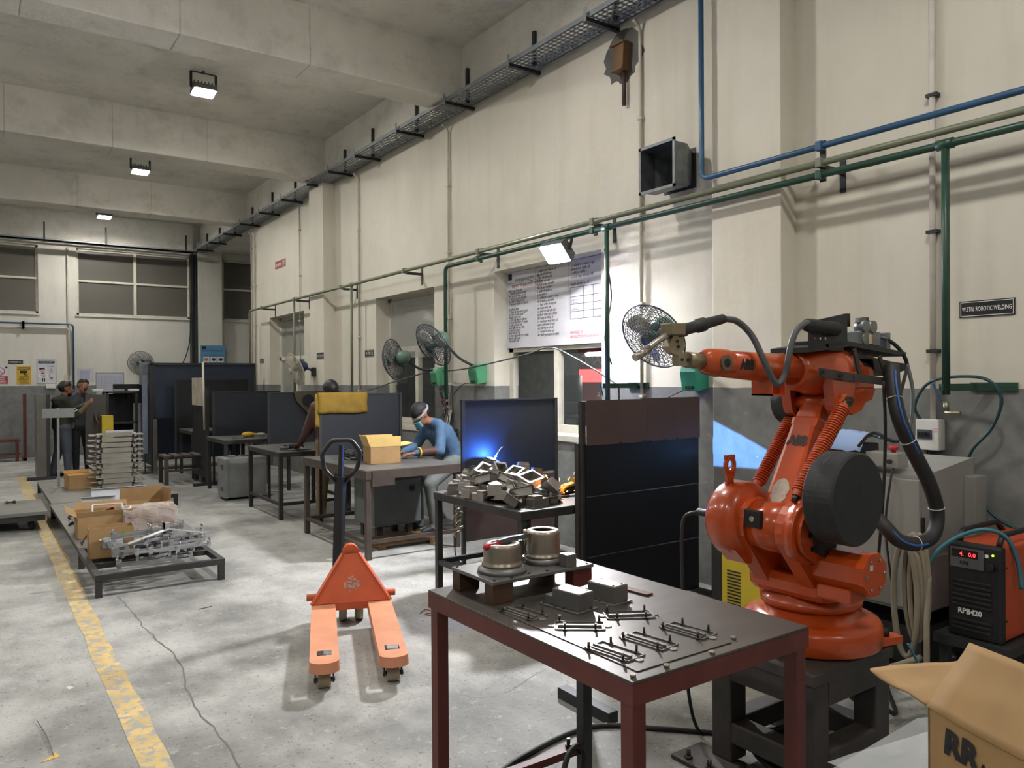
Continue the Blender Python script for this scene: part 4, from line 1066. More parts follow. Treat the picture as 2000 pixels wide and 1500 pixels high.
for dx_, dz in ((-.06, .0), (.0, .0), (-.06, -.055), (.005, -.055)): mech.cyl((q0.x + dx_, 1.855, q0.z + dz), (q0.x + dx_, 1.90, q0.z + dz), .027, n=16)
mech.beam((q0.x - .09, 1.88, q0.z + .028), (q0.x + .05, 1.88, q0.z + .012), .02, .02).cyl((q0.x + .05, 1.87, q0.z - .04), (q0.x + .13, 1.87, q0.z - .05), .008, n=8)
mech.build('drive_rolls', M_GALV, rob)
for px, pt, pb in ((1653, 613, 638), (1689, 620, 645)): MB().cyl(sy(px, pb, 1.88), sy(px, pt, 1.88), .016, n=14).build('pressure_knob', M_FEED, rob)
MB().box(q0.x - .045, 1.852, q0.z - .075, q0.x - .02, 1.858, q0.z - .035).build('warning_tag', pbr('tag_cream', '#c7b08a', .6), rob)
MB().bbox(q0.x + .13, 1.87, q0.z - .10, q0.x + .165, 1.93, q0.z - .02, .004).build('wire_inlet', M_GALV, rob)
MB().tube(smooth_path([sy(1700, 655, 1.88), sy(1725, 660, 1.88), sy(1750, 675, 1.86), sy(1768, 700, 1.84), sy(1775, 730, 1.84)], 6), .009, 8).build('liner_hose', M_RUBBER, rob)
# hanger plates and black flat bar behind the elbow
MB().prism([sy(1668, 690, 1.87), sy(1768, 712, 1.87), sy(1772, 724, 1.87), sy(1740, 722, 1.87), sy(1690, 716, 1.87)], (0, .02, 0)).build('rear_plate', M_FEED, rob)
MB().prism([sy(1705, 702, 1.86), sy(1768, 710, 1.86), sy(1772, 722, 1.86), sy(1735, 734, 1.86), sy(1708, 720, 1.86)], (0, .14, 0)).build('rear_bracket', M_FEED, rob)
bar = MB().beam(sy(1600, 727, 1.815), sy(1668, 738, 1.815), .008, .036).beam(sy(1666, 737, 1.812), sy(1727, 745, 1.812), .008, .034).build('flat_bar', M_PED, rob)
for px, py in ((1606, 727), (1643, 733)): MB().cyl(sy(px, py, 1.812), sy(px, py, 1.80), .010, n=6).build('bolt', M_BOLT, bar)
MB().beam(sy(1668, 682, 1.83), sy(1679, 732, 1.83), .008, .022).build('strap', M_PED, rob)
MB().beam(sy(1718, 696, 1.83), sy(1731, 742, 1.83), .008, .022).build('strap', M_PED, rob)
# balance springs
def spring(a, b, r, n, nm='balance_spring'):
    a, b = Vector(a), Vector(b); L = (b - a).length; d = (b - a) / L
    pr = [(r * .55, -.02), (r * .8, 0)]
    for i in range(n):
        h = L * i / n; pr += [(r * .66, h + L / n * .02), (r * .96, h + L / n * .22), (r, h + L / n * .45), (r * .96, h + L / n * .68), (r * .66, h + L / n * .90)]
    pr += [(r * .8, L), (r * .55, L + .02)]
    MB().lathe(pr, a, d, 18, smooth=False).build(nm, M_ORANGE, rob)
    MB().cyl(a - d * .05, a, r * .4, n=10).cyl(b, b + d * .045, r * .4, n=10).build('spring_rod', M_BOLT, rob)
spring(sy(1645, 797, 1.80), sy(1560, 962, 1.80), .031, 36)
spring(sy(1554, 800, 2.09), sy(1482, 943, 2.09), .030, 34)
MB().cyl(sy(1648, 785, 1.83), sy(1660, 788, 1.78), .012, n=10).cyl((A3.x, 1.79, A3.z), (A3.x, 1.80, A3.z), .022, n=6).build('pivot_nut', M_BOLT, rob)
# umbilical: thick hose looping from the elbow down behind the base
hp = [sy(1742, 715, 1.80), sy(1745, 760, 1.76), sy(1757, 820, 1.72), sy(1783, 880, 1.70), sy(1815, 945, 1.68), sy(1830, 1000, 1.68), sy(1822, 1045, 1.68), sy(1790, 1062, 1.70), sy(1755, 1055, 1.74), sy(1725, 1025, 1.80), sy(1700, 1000, 1.88), sy(1680, 985, 2.0)]
MB().tube(smooth_path(hp, 6), .031, 14).build('umbilical_hose', M_RUBBER, rob)
hpath = smooth_path(hp, 6)
for i in (8, 16, 29, 42): MB().tube([hpath[i] + (frame(hpath[i + 1] - hpath[i]) @ Vector((math.cos(a * .5236), math.sin(a * .5236), 0))) * .0325 for a in range(12)], .002, 5, closed=True).build('cable_tie', M_WHITE, rob)
off = [p + Vector((-.020, -.024, .012)) for p in hpath]
MB().tube(off[2:20], .005, 6).build('air_line', M_BLUEH, rob)
MB().tube([p + Vector((-.012, -.03, .0)) for p in hpath[40:54]], .005, 6).build('air_line', M_BLUEH, rob)
MB().beam(sy(1772, 718, 1.80), sy(1757, 775, 1.80), .006, .02).beam(sy(1741, 773, 1.80), sy(1760, 773, 1.80), .006, .02).build('hose_hanger', M_PED, rob)
MB().tube(smooth_path([sy(1771, 708, 1.84), sy(1782, 760, 1.80), sy(1780, 820, 1.78), sy(1768, 852, 1.78), sy(1750, 862, 1.80), sy(1730, 856, 1.82), sy(1712, 846, 1.86), sy(1695, 850, 1.9), sy(1676, 872, 1.94)], 6), .0085, 8).build('control_cable', M_CABLE, rob)
MB().tube(smooth_path([sy(1726, 745, 1.80), sy(1729, 840, 1.80), sy(1726, 950, 1.82), sy(1716, 1085, 1.9)], 6), .007, 8).build('control_cable', M_RUBBER, rob)
# ================================================================== machines behind the robot
M_CAB = pbr('cabinet_grey', '#8f8f8b', 0.5, var=.08, scale=4)
M_YEL = pbr('machine_yellow', '#c9b32c', 0.42, var=.08)
M_RPBO = pbr('machine_orange', '#b94c2a', 0.45, var=.06)
M_CARD = pbr('cardboard', '#9d7e55', 0.85, var=.10, scale=7, bump=.08, bscale=120)
M_CARDD = pbr('cardboard_inside', '#86663f', 0.9, var=.10, scale=7)
M_BEIGEH = pbr('beige_welding_lead', '#8c8371', 0.65, var=.12)
M_SHEETM = pbr('wrapped_sheet_metal', '#b9bcbe', 0.25, 0.6, var=.1, bump=.2, bscale=25)
cab = thing('controller_cabinet', 'grey robot controller cabinet against the wall behind the robot', 'cabinet', (4.2, 2.27, 0))
CX0, CX1, CY0, CY1 = 3.95, 4.53, 2.0, 2.58
MB().bbox(CX0 + .02, CY0, .38, CX1, CY1, 1.09, .008).build('body', M_CAB, cab)
MB().bbox(CX0, CY0 + .01, .40, CX0 + .022, CY1 - .01, 1.07, .006).build('door', M_CAB, cab)
MB().prism([(CX0 + .02, CY0, 1.09), (CX1 - .05, CY0, 1.15), (CX1, CY0, 1.15), (CX1, CY0, 1.085), (CX0 + .02, CY0, 1.085)], (0, .58, 0)).build('hood', M_CAB, cab)
MB().box(CX0 + .01, CY0 - .004, .80, CX0 + .03, CY0 + .004, .88).build('latch', M_BLACK, cab)
MB().bbox(4.40, CY0 - .06, .70, CX1, CY0, 1.06, .005).build('side_box', M_CAB, cab)
for x, y in ((CX0 + .05, CY0 + .04), (CX1 - .05, CY0 + .04), (CX0 + .05, CY1 - .04), (CX1 - .05, CY1 - .04)): MB().box(x - .025, y - .025, 0, x + .025, y + .025, .38).build('stand_leg', M_DARK, cab)
MB().box(CX0 + .03, CY0 + .02, .10, CX1 - .03, CY1 - .02, .30).build('cable_plinth', M_BLACK, cab)
pn = thing('emergency_stop_box', 'grey emergency stop box with a red button on the cabinet', 'control box', (3.99, 2.20, 1.12))
MB().bbox(3.95, 2.12, 1.12, 4.06, 2.30, 1.20, .008).build('case', M_CAB, pn)
MB().cyl((4.0, 2.17, 1.20), (4.0, 2.17, 1.215), .012, n=12).lathe([(.024, 0), (.026, .006), (.022, .022), (0, .025)], (4.0, 2.17, 1.213), (0, 0, 1), 18).build('stop_button', pbr('stop_red', '#b3202c', .35), pn)
MB().cyl((3.95, 2.16, 1.155), (3.93, 2.16, 1.155), .012, n=10).build('gland', M_DARK, pn)
tp = thing('teach_pendant', 'black teach pendant lying on the cabinet under a blue cloth', 'teach pendant', (4.05, 2.45, 1.15))
MB().bbox(3.93, 2.32, 1.16, 4.13, 2.56, 1.235, .012).build('case', M_BLACK, tp)
g = []
for i in range(13):
    row = []
    for j in range(13):
        u, v = i / 12, j / 12
        h = 1.245 + .055 * math.sin(u * 2.6 + .3) * (.6 + .4 * math.sin(v * 3)) + .015 * noise.noise(Vector((u * 6, v * 6, 0)))
        if u < .2: h -= .06 * (.2 - u) * 5
        row.append(Vector((3.90 + .26 * u, 2.60 - .30 * v, h)))
    g.append(row)
single(MB().sheet(g, .003), 'blue_cloth', pbr('light_blue_cloth', '#8ea7cf', .85, var=.08), 'light blue cloth draped over the teach pendant', 'cloth')
single(MB().tube(smooth_path([(4.0, 2.16, 1.165), (3.93, 2.15, 1.05), (3.92, 2.17, .8), (3.94, 2.14, .45)], 6), .006, 6), 'button_cable', M_RUBBER, 'black cable hanging down the cabinet from the stop box', 'cable')

# welding power source on a dark cart
cart = thing('machine_cart', 'dark low cart under the orange power source', 'cart', (4.2, 1.7, 0))
MB().box(3.86, 1.56, .30, 4.55, 1.90, .345).build('shelf', M_DARK, cart)
for x in (3.9, 4.5):
    for y in (1.6, 1.86): MB().box(x - .02, y - .02, 0, x + .02, y + .02, .30).build('leg', M_DARK, cart)
ps = thing('welding_power_source', 'orange and black welding power source with red digits', 'welder', (4.2, 1.725, .346))
WY0, WY1, WX0, WX1, WZ0, WZ1 = 1.608, 1.845, 3.90, 4.50, .355, .795
MB().bbox(WX0 + .03, WY0, WZ0, WX1, WY1, WZ1, .012).build('case', M_RPBO, ps)
MB().bbox(WX0, WY0 - .002, WZ0 - .008, WX0 + .05, WY1 + .002, WZ1 + .004, .012).build('front_fascia', M_BLACK, ps)
for i in range(11):
    if 3 <= i <= 4: continue
    MB().bbox(WX0 - .008, WY0 + .04, WZ0 + .025 + i * .023, WX0 + .004, WY1 - .02, WZ0 + .037 + i * .023, .003).build('louvre', M_BLACK, ps)
MB().box(WX0 - .004, WY0 + .075, WZ1 - .115, WX0, WY1 - .012, WZ1 - .02).build('control_panel', pbr('panel_grey', '#55575a', .5), ps)
MB().box(WX0 - .006, WY0 + .10, WZ1 - .065, WX0 - .003, WY1 - .02, WZ1 - .028).build('display', pbr('display_black', '#120e10', .2), ps)
lettering(ps, '4.', .028, emis('digit_red', '#ff2a30', 4.0), (WX0 - .006, WY1 - .055, WZ1 - .058), (0, -1, 0), UP, name='digits')
lettering(ps, '0.0', .028, emis('digit_red', '#ff2a30', 4.0), (WX0 - .006, WY1 - .095, WZ1 - .058), (0, -1, 0), UP, name='digits')
lettering(ps, 'RPB', .024, M_INK, (WX0 - .004, WY1 - .055, WZ1 - .10), (0, -1, 0), UP, bold=.0006)
lettering(ps, 'RPB420', .036, M_INKW, (WX0 - .001, WY1 - .045, WZ0 + .105), (0, -1, 0), UP, bold=.0012, xs=.95)
MB().cyl((WX0, WY0 + .045, WZ1 - .09), (WX0 - .02, WY0 + .045, WZ1 - .09), .018, n=16).build('dial', M_BLACK, ps)
MB().cyl((WX0, WY0 + .035, WZ1 - .035), (WX0 - .004, WY0 + .035, WZ1 - .035), .005, n=10).build('pilot_light', emis('pilot_green', '#9be02a', 3.0), ps)
for k in range(2): MB().box(WX0 - .003, WY0 + .055 + .018 * k, WZ1 - .05, WX0, WY0 + .067 + .018 * k, WZ1 - .035).build('icon', M_INKW, ps)
lettering(ps, 'ABB', .10, M_INK, (WX0 + .28, WY0, WZ1 - .20), (1, 0, 0), UP, bold=.004, name='logo', xs=.8)
for y in (WY0 + .03, WY1 - .03):
    MB().tube(smooth_bend([(WX0 + .05, y, WZ1), (WX0 + .08, y, WZ1 + .05), (WX1 - .15, y, WZ1 + .05), (WX1 - .08, y, WZ1)], .03), .014, 8).build('handle', M_BLACK, ps)
for x, z in ((WX0 + .055, .70), (WX0 + .055, .45)): MB().cyl((x, WY0, z), (x, WY0 - .003, z), .006, n=8).build('screw', M_DARK, ps)
single(MB().tube(smooth_path([(3.84, 1.92, .66), (3.86, 1.88, .74), (3.88, 1.80, .82), (3.93, 1.70, .87), (3.98, 1.62, .84), (4.02, 1.585, .72), (4.02, 1.57, .6)], 7), .010, 8), 'teal_hose', M_TEALH, 'teal hose arched over the orange power source', 'hose')

# beige welding leads hung in a coil
coil = thing('cable_coil', 'beige welding lead hung in loose loops beside the power source', 'cable coil', (3.84, 1.93, .2))
for k, (w, h, dy) in enumerate(((.035, .24, .0), (.05, .27, .012), (.028, .21, -.012), (.06, .29, .02))):
    c = Vector((3.84 - .015 * k, 1.945 + dy + .012 * k, .58 - .03 * k))
    MB().tube([c + Vector((-.02 * math.sin(a * PI / 12), w * math.cos(a * PI / 12 + .1), h * math.sin(a * PI / 12))) for a in range(24)], .0145, 10, closed=True).build('loop', M_BEIGEH, coil)
MB().tube(smooth_path([(3.84, 1.91, .62), (3.80, 1.90, .4), (3.78, 1.89, .15), (3.75, 1.88, .03)], 6), .0145, 10).build('tail', M_BEIGEH, coil)
MB().tube(smooth_path([(3.80, 1.93, .22), (3.6, 1.98, .20), (3.4, 2.05, .20), (3.25, 2.12, .12)], 6), .0155, 10).build('tail', M_BEIGEH, coil)

# yellow machine
ym = thing('yellow_machine', 'yellow louvred welding machine standing behind the robot base', 'welder', (3.75, 2.82, 0))
MB().bbox(3.60, 2.54, .03, 3.90, 3.0, .70, .006).build('side_case', M_YEL, ym)
MB().bbox(3.595, 2.985, .03, 3.905, 3.06, .695, .006).build('front_panel', M_BLACK, ym)
MB().bbox(3.585, 2.53, .70, 3.915, 3.075, .714, .003).build('lid', M_YEL, ym)
mb = None
for i in range(17): MB().box(3.597, 2.85, .17 + i * .019, 3.602, 2.945, .178 + i * .019).build('louvre', M_INK, ym)
MB().cyl((3.60, 2.96, .56), (3.596, 2.96, .56), .007, n=10).build('screw', M_BOLT, ym)
lettering(ym, 'ESAB', .09, M_INK, (3.599, 2.76, .26), (0, -1, 0), UP, bold=.003, name='logo')
for y in (2.6, 3.0): MB().cyl((3.6, y, .03), (3.9, y, .03), .03, n=14).build('wheel', M_BLACK, ym)

# hoses on the wall and floor near the robot
single(MB().tube(smooth_path([(4.60, 2.33, 1.34), (4.57, 2.35, 1.42), (4.55, 2.30, 1.52), (4.50, 2.20, 1.58), (4.50, 2.05, 1.60), (4.50, 1.92, 1.58), (4.52, 1.86, 1.48), (4.55, 1.92, 1.32), (4.58, 2.04, 1.18), (4.58, 2.06, 1.05), (4.55, 1.98, .92), (4.52, 1.86, .82), (4.50, 1.6, .74), (4.45, 1.2, .70)], 7), .009, 8), 'green_hose', pbr('dark_teal_hose', '#22454a', .45), 'dark teal hose looping from the wall tap down past the power source', 'hose')
for i in range(3): single(MB().tube(smooth_path([(4.60, 2.25 + .02 * i, 1.17), (4.58, 2.24 + .03 * i, 1.05), (4.5, 2.3 + .03 * i, .95 - .05 * i), (4.56, 2.35, .7)], 6), .004, 6), 'breaker_lead', M_RUBBER, ['leftmost', 'middle', 'rightmost'][2 - i] + ' thin lead hanging from the breaker box', 'cable', 'breaker box leads')
def floor_loop(c, r, n, turns, z, seed):
    rr = random.Random(seed); pts = []
    for i in range(n):
        a = 2 * PI * turns * i / n; q = r * (1 + .18 * math.sin(a * .37 + seed) + .05 * rr.uniform(-1, 1))
        pts.append(Vector((c[0] + q * math.cos(a), c[1] + q * .8 * math.sin(a), z + .012 * (i * turns / n) + .03 * max(0, math.sin(a * .5 + seed)))))
    return pts
pts = floor_loop((2.80, 1.93), .17, 60, 3.2, .02, 1)
single(MB().tube(pts, .014, 8), 'coiled_cable', M_RUBBER, 'thick black cable coiled on the floor inside the pedestal', 'cable')
single(MB().tube(smooth_path([(1.62, 2.52, .012), (1.9, 2.62, .012), (2.3, 2.66, .012), (2.55, 2.45, .012), (2.75, 2.25, .013), (2.9, 2.1, .05), (2.86, 1.95, .12), (2.75, 1.85, .02)], 8), .011, 8), 'floor_cable', M_RUBBER, 'black cable snaking across the floor under the red table', 'cable')
single(MB().tube(smooth_path([(3.09, 1.62, .52), (3.14, 1.56, .36), (3.16, 1.50, .2), (3.25, 1.44, .06), (3.4, 1.4, .02)], 6), .006, 6), 'blue_air_line', M_TEALH, 'thin blue air line falling from the robot base', 'hose')
for i in range(3): single(MB().tube(smooth_path([(3.12, 1.95 + .06 * i, .55), (3.3, 2.0 + .05 * i, .25), (3.5, 1.9 + .1 * i, .03), (3.8, 2.1 + .1 * i, .03), (4.0, 2.2 + .1 * i, .1)], 6), .010, 8), 'robot_lead', M_RUBBER, ['nearest', 'middle', 'farthest'][i] + ' black lead from the robot base to the cabinet', 'cable', 'robot leads')
single(MB().tube(smooth_path([(4.1, 3.6, .012), (3.75, 3.45, .012), (3.5, 3.3, .012), (3.55, 3.05, .012), (3.7, 2.95, .02)], 7), .010, 8), 'floor_cable', M_RUBBER, 'black cable on the floor between screen and yellow machine', 'cable')
single(MB().tube(smooth_path([(2.62, 2.30, 1.01), (2.59, 2.345, .99), (2.58, 2.36, .93), (2.585, 2.365, .75), (2.60, 2.36, .3), (2.65, 2.33, .02), (2.8, 2.28, .015)], 7), .008, 8), 'motor_cable', M_RUBBER, 'black cable drooping from the plug behind the robot shoulder', 'cable')
single(MB().tube(floor_loop((3.22, 1.60), .10, 30, 1.6, .02, 4), .011, 8), 'coiled_cable', M_RUBBER, 'black cable loop on the floor beside the pedestal leg', 'cable')

# ================================================================== red table in front
M_REDF = pbr('red_oxide_frame', '#5e2a26', 0.5, var=.15, scale=8, wear='#3a2422', wear_amt=.25)
M_TOP = pbr('mill_steel_top', '#544e48', 0.40, 0.5, var=.16, scale=5, stretch=(1, 3, 1), bump=.06, bscale=40)
M_TOP2 = pbr('mill_steel_plate', '#5d5751', 0.34, 0.6, var=.14, scale=4, bump=.05)
M_SS = pbr('spun_steel', '#a0968a', 0.30, 0.8, var=.03, scale=3)
M_SSD = pbr('grey_machined', '#727170', 0.4, 0.45, var=.1)
TX0, TX1, TY0, TY1, TT = 1.31, 2.03, 1.36, 2.385, .86
tab = thing('steel_table', 'steel-topped table with a red oxide frame in front of the robot', 'table', (1.67, 1.87, 0))
MB().bbox(TX0, TY0, TT - .008, TX1, TY1, TT, .002).build('table_top', M_TOP, tab)
for a in ((TX0, TY0, TX1, TY0 + .006), (TX0, TY1 - .006, TX1, TY1), (TX0, TY0 + .006, TX0 + .006, TY1 - .006), (TX1 - .006, TY0 + .006, TX1, TY1 - .006)):
    MB().box(a[0], a[1], TT - .062, a[2], a[3], TT - .008).build('apron', M_REDF, tab)
for x in (TX0 + .0065, TX1 - .0515):
    for y in (TY0 + .0065, TY1 - .0515): MB().bbox(x, y, 0, x + .045, y + .045, TT - .008, .003).build('leg', M_REDF if y < 2 or x < 1.5 else M_DARK, tab)
MB().box(TX0 + .045, TY1 - .04, .105, TX1 - .045, TY1 - .005, .135).build('rail', M_REDF, tab)
MB().box(TX0 + .005, TY0 + .045, .105, TX0 + .04, TY1 - .045, .135).build('rail', M_REDF, tab)
MB().box(1.55, TY0 + .045, .105, 1.585, TY1 - .04, .135).build('rail', M_REDF, tab)
MB().cyl((1.93, 2.37, .135), (1.93, 2.37, .17), .008, n=8).cyl((1.93, 2.37, .135), (1.93, 2.37, .147), .015, n=6).build('rail_bolt', M_BOLT, tab)
single(MB().bbox(1.365, 1.40, TT + .0005, 1.73, 2.045, TT + .003, .001), 'base_plate', M_TOP2, 'thin steel plate laid on the red table under the nests', 'plate')
single(MB().tube([Vector((1.90 + .075 * math.cos(a * PI / 10), 2.30 + .03 * math.cos(a * PI / 10), .095 + .075 * math.sin(a * PI / 10))) for a in range(20)], .011, 8, closed=True), 'hose_loop', M_RUBBER, 'loop of black hose hung at the red table leg', 'hose')
ft = thing('floor_stand', 'dark square-tube foot with a post under the red table', 'stand', (2.42, 2.83, 0))
MB().bbox(2.39, 2.64, 0, 2.45, 3.02, .055, .004).build('foot', M_DARK, ft)
MB().box(2.40, 2.84, .055, 2.44, 2.88, .62).build('post', M_GALV, ft)

# locating nests: thin outlines with pins, slots and tabs
def nest(cx, cy, rot, label, flip=1):
    R = Matrix.Rotation(math.radians(rot), 3, 'Z'); z = TT + .003
    t = thing('locating_nest', label, 'fixture', (cx, cy, z), R, 'locating nests on the plate')
    L, W_ = .15, .075
    mb = MB()
    for a in ((-L / 2, -W_ / 2, L / 2, -W_ / 2 + .004), (-L / 2, W_ / 2 - .004, L / 2, W_ / 2), (-L / 2, -W_ / 2, -L / 2 + .004, W_ / 2), (L / 2 - .004, -W_ / 2, L / 2, W_ / 2)): mb.box(a[0], a[1], 0, a[2], a[3], .004)
    mb.build('outline', M_SSD, t, local=True)
    MB().box(-L / 2 + .01, -.007 + .012 * flip, 0, L / 2 - .01, .003 + .012 * flip, .010).build('bar', M_SSD, t, local=True)
    MB().box(-L / 2 + .01, .006 + .012 * flip, 0, L / 2 - .01, .014 + .012 * flip, .006).build('bar', M_CHROME, t, local=True)
    for x, y in ((-L / 2 + .015, W_ / 2), (L / 2 - .015, W_ / 2), (-L / 2 + .03, -W_ / 2), (L / 2 - .03, -W_ / 2)):
        MB().cyl((x, y, 0), (x, y, .022), .0035, n=8).cyl((x, y, 0), (x, y, .005), .007, n=8).build('pin', M_BOLT, t, local=True)
    for x in (-1, 1): MB().cyl((x * (L / 2 + .008), 0, 0), (x * (L / 2 + .008), 0, .003), .012, n=14).build('tab', M_CHROME, t, local=True)
    return t
nest(1.415, 1.955, 97, 'locating nest nearest the fixture plate leg')
nest(1.475, 1.755, -38, 'slanted locating nest behind the corner of the plate', -1)
nest(1.665, 1.745, -30, 'slanted locating nest beside the stepped housings', -1)
nest(1.412, 1.535, 97, 'locating nest at the near corner of the plate')
nest(1.545, 1.54, 97, 'middle locating nest of the near row')
nest(1.70, 1.535, 97, 'locating nest nearest the robot in the near row')
# stepped sheet-metal housings
def housing(cx, cy, rot, label):
    R = Matrix.Rotation(math.radians(rot), 3, 'Z'); z = TT + (.004 if cx < 1.7 else .003)
    t = thing('stepped_housing', label, 'housing', (cx, cy, z), R, 'stepped housings on the plate')
    MB().box(-.085, -.05, 0, .085, .05, .004).build('flange', M_SSD, t, local=True)
    MB().bbox(-.04, -.034, .004, .078, .034, .058, .003).build('tall_box', M_SSD, t, local=True)
    MB().bbox(-.075, -.034, .004, -.04, .034, .032, .003).build('low_box', M_SSD, t, local=True)
    MB().box(-.036, -.030, .0585, .074, .030, .0592).build('bright_lid', M_CHROME, t, local=True)
    for x, y in ((-.025, .022), (.062, -.022), (.062, .022)): MB().cyl((x, y, .0585), (x, y, .0605), .0035, n=8).build('hole', M_INK, t, local=True)
    for x, y in ((-.07, -.044), (.02, -.044), (.08, .02), (-.02, -.044)): MB().cyl((x, y, 0), (x, y, .012), .003, n=8).build('pin', M_BOLT, t, local=True)
housing(1.575, 1.93, -82, 'stepped steel housing nearer the table edge')
housing(1.725, 1.93, -82, 'stepped steel housing nearer the robot')
single(MB().box(-.13, -.016, 0, .13, .016, .006, Matrix.Translation((1.872, 2.0, TT + .0005)) @ Matrix.Rotation(math.radians(-85), 4, 'Z')), 'steel_strip', pbr('rusty_strip', '#5b3c2c', .6, .3), 'rusty flat steel strip lying on the red table', 'steel strip')
for (x, y), wd in zip(((1.335, 1.385), (1.45, 1.382), (1.62, 1.378), (1.76, 1.42)), ('at its near corner', 'beside the near corner nest', 'before the middle nest', 'nearest the robot')): single(MB().cyl((x, y, TT + .0005), (x, y, TT + .008), .008, n=6), 'hex_nut', M_CHROME, 'small hex nut loose on the red table ' + wd, 'nut', 'loose nuts on the red table')

# fixture plate on risers
FZ0, FZ1 = .925, .937
fx_ = thing('fixture_plate', 'grey fixture plate raised on blocks at the table corner', 'fixture', (1.6, 2.22, TT))
MB().bbox(1.385, 2.085, FZ0, 1.82, 2.35, FZ1, .002).build('plate', M_SSD, fx_)
for x0, y0, x1, y1 in ((1.388, 2.09, 1.47, 2.14), (1.388, 2.30, 1.47, 2.348), (1.73, 2.09, 1.815, 2.14), (1.73, 2.30, 1.815, 2.348)): MB().bbox(x0, y0, TT + .0005, x1, y1, FZ0, .002).build('riser_block', M_REDF if x0 > 1.6 else pbr('block_rust', '#5a4336', .55, .4), fx_)
for x, y in ((1.40, 2.10), (1.40, 2.335), (1.80, 2.10), (1.80, 2.335), (1.62, 2.10), (1.55, 2.11), (1.47, 2.10), (1.78, 2.16)): MB().cyl((x, y, FZ1), (x, y, FZ1 + .004), .005, n=8).build('screw', M_BOLT, fx_)
MB().bbox(1.70, 2.09, FZ1, 1.745, 2.135, FZ1 + .045, .003).build('stop_block', M_SSD, fx_)
def cup(c, r, h, label, base_r):
    t = thing('spun_cup', label, 'cup', (c[0], c[1], FZ1), None, 'spun steel cups on the fixture')
    MB().lathe([(0, .0005), (base_r, .0005), (base_r * .97, .012), (r * 1.08, .022), (0, .022)], (c[0], c[1], FZ1), (0, 0, 1), 40).build('seat_ring', M_SSD, t)
    MB().lathe([(r * 1.02, .022), (r * 1.09, .024), (r * 1.09, .029), (r * 1.01, .034), (r, .042), (r, h - .012), (r * .97, h - .003), (r * .92, h), (r * .56, h), (r * .55, h - .004), (r * .92, h - .006), (r * .96, h - .014), (r * .96, .03)], (c[0], c[1], FZ1), (0, 0, 1), 48).build('shell', M_SS, t)
    return t
cup((1.497, 2.195), .065, .098, 'shorter spun steel cup under the red clamp handle', .086)
cup((1.69, 2.215), .062, .118, 'taller spun steel cup with an open top', .072)
tc = thing('toggle_clamp', 'toggle clamp with a red handle over the shorter cup', 'clamp', (1.60, 2.24, FZ1))
MB().bbox(1.585, 2.22, FZ1, 1.63, 2.265, FZ1 + .012, .002).box(1.60, 2.235, FZ1, 1.612, 2.25, FZ1 + .085).build('clamp_base', M_SSD, tc)
MB().beam(sy(973, 1061, 2.2), sy(1003, 1052, 2.21), .014, .022).beam(sy(1000, 1052, 2.21), sy(1030, 1046, 2.22), .012, .016).build('clamp_arm', M_GALV, tc)
MB().cyl(sy(1026, 1064, 2.22), sy(1026, 1034, 2.22), .005, n=8).cyl(sy(1026, 1041, 2.22), sy(1026, 1035, 2.22), .008, n=6).cyl(sy(1026, 1056, 2.22), sy(1026, 1051, 2.22), .009, n=6).build('spindle', M_CHROME, tc)
MB().tube(smooth_path([sy(981, 1060, 2.2), sy(969, 1064, 2.2), sy(957, 1067, 2.19), sy(945, 1070, 2.19)], 5), [.007] * 4 + [.010] * 5 + [.0105] * 6 + [.006], 10).build('handle_grip', pbr('clamp_red', '#b31f30', .35), tc)
MB().beam((1.595, 2.24, FZ1 + .02), sy(992, 1056, 2.21), .010, .022).beam((1.63, 2.24, FZ1 + .03), (1.645, 2.225, FZ1 + .055), .010, .012).cyl((1.61, 2.225, FZ1 + .02), (1.61, 2.265, FZ1 + .02), .008, n=8).build('linkage', M_GALV, tc)

# ================================================================== cardboard box at the corner of the picture
U = Vector((.38, .925, 0)).normalized(); V = Vector((U.y, -U.x, 0)); Zv = Vector((0, 0, 1))
C0 = Vector((1.46, .728, .98))
st_ = thing('sheet_table', 'bench topped with plastic-wrapped sheet metal under the cardboard box', 'table', (1.75, .6, 0))
o = Vector((1.52, 1.02, 0)); tp_ = [Vector((1.53, .98, .735)), Vector((1.14, .08, .735)), Vector((2.5, -.45, .735)), Vector((2.55, .75, .735)), Vector((1.95, 1.0, .735))]
MB().prism(tp_, (0, 0, -.02)).build('table_top', M_SHEETM, st_)
for p in (Vector((1.62, .86, 0)), Vector((1.28, .15, 0)), Vector((2.4, -.3, 0)), Vector((2.4, .65, 0))): MB().box(p.x - .025, p.y - .025, 0, p.x + .025, p.y + .025, .715).build('leg', M_DARK, st_)
g = []
for i in range(10):
    row = []
    for j in range(10):
        u, v = i / 9, j / 9
        row.append(Vector((1.56 + .35 * u, .80 + .20 * v - .06 * u, .738 + .006 * abs(noise.noise(Vector((u * 7, v * 7, 2)))))))
    g.append(row)
single(MB().sheet(g), 'plastic_wrap', glassy('clear_wrap', '#dfe3e4', .35, .08), 'crumpled clear plastic on the sheet metal beside the big box', 'plastic wrap')
cb = thing('cardboard_box', 'large open cardboard box printed RR at the lower right corner', 'box', tuple(C0 - Zv * .244))
H_, Lu, Lv, th = .242, .46, .36, .005
def wallq(a, b, m, nm):
    n = (b - a).cross(Zv).normalized() * th
    MB().prism([a, b, b - Zv * H_, a - Zv * H_], n).build(nm, m, cb)
c00, c10, c11, c01 = C0, C0 - U * Lu, C0 - U * Lu + V * Lv, C0 + V * Lv
wallq(c10, c00, M_CARD, 'front_wall'); wallq(c00, c01, M_CARD, 'side_wall'); wallq(c01, c11, M_CARD, 'back_wall'); wallq(c11, c10, M_CARD, 'side_wall')
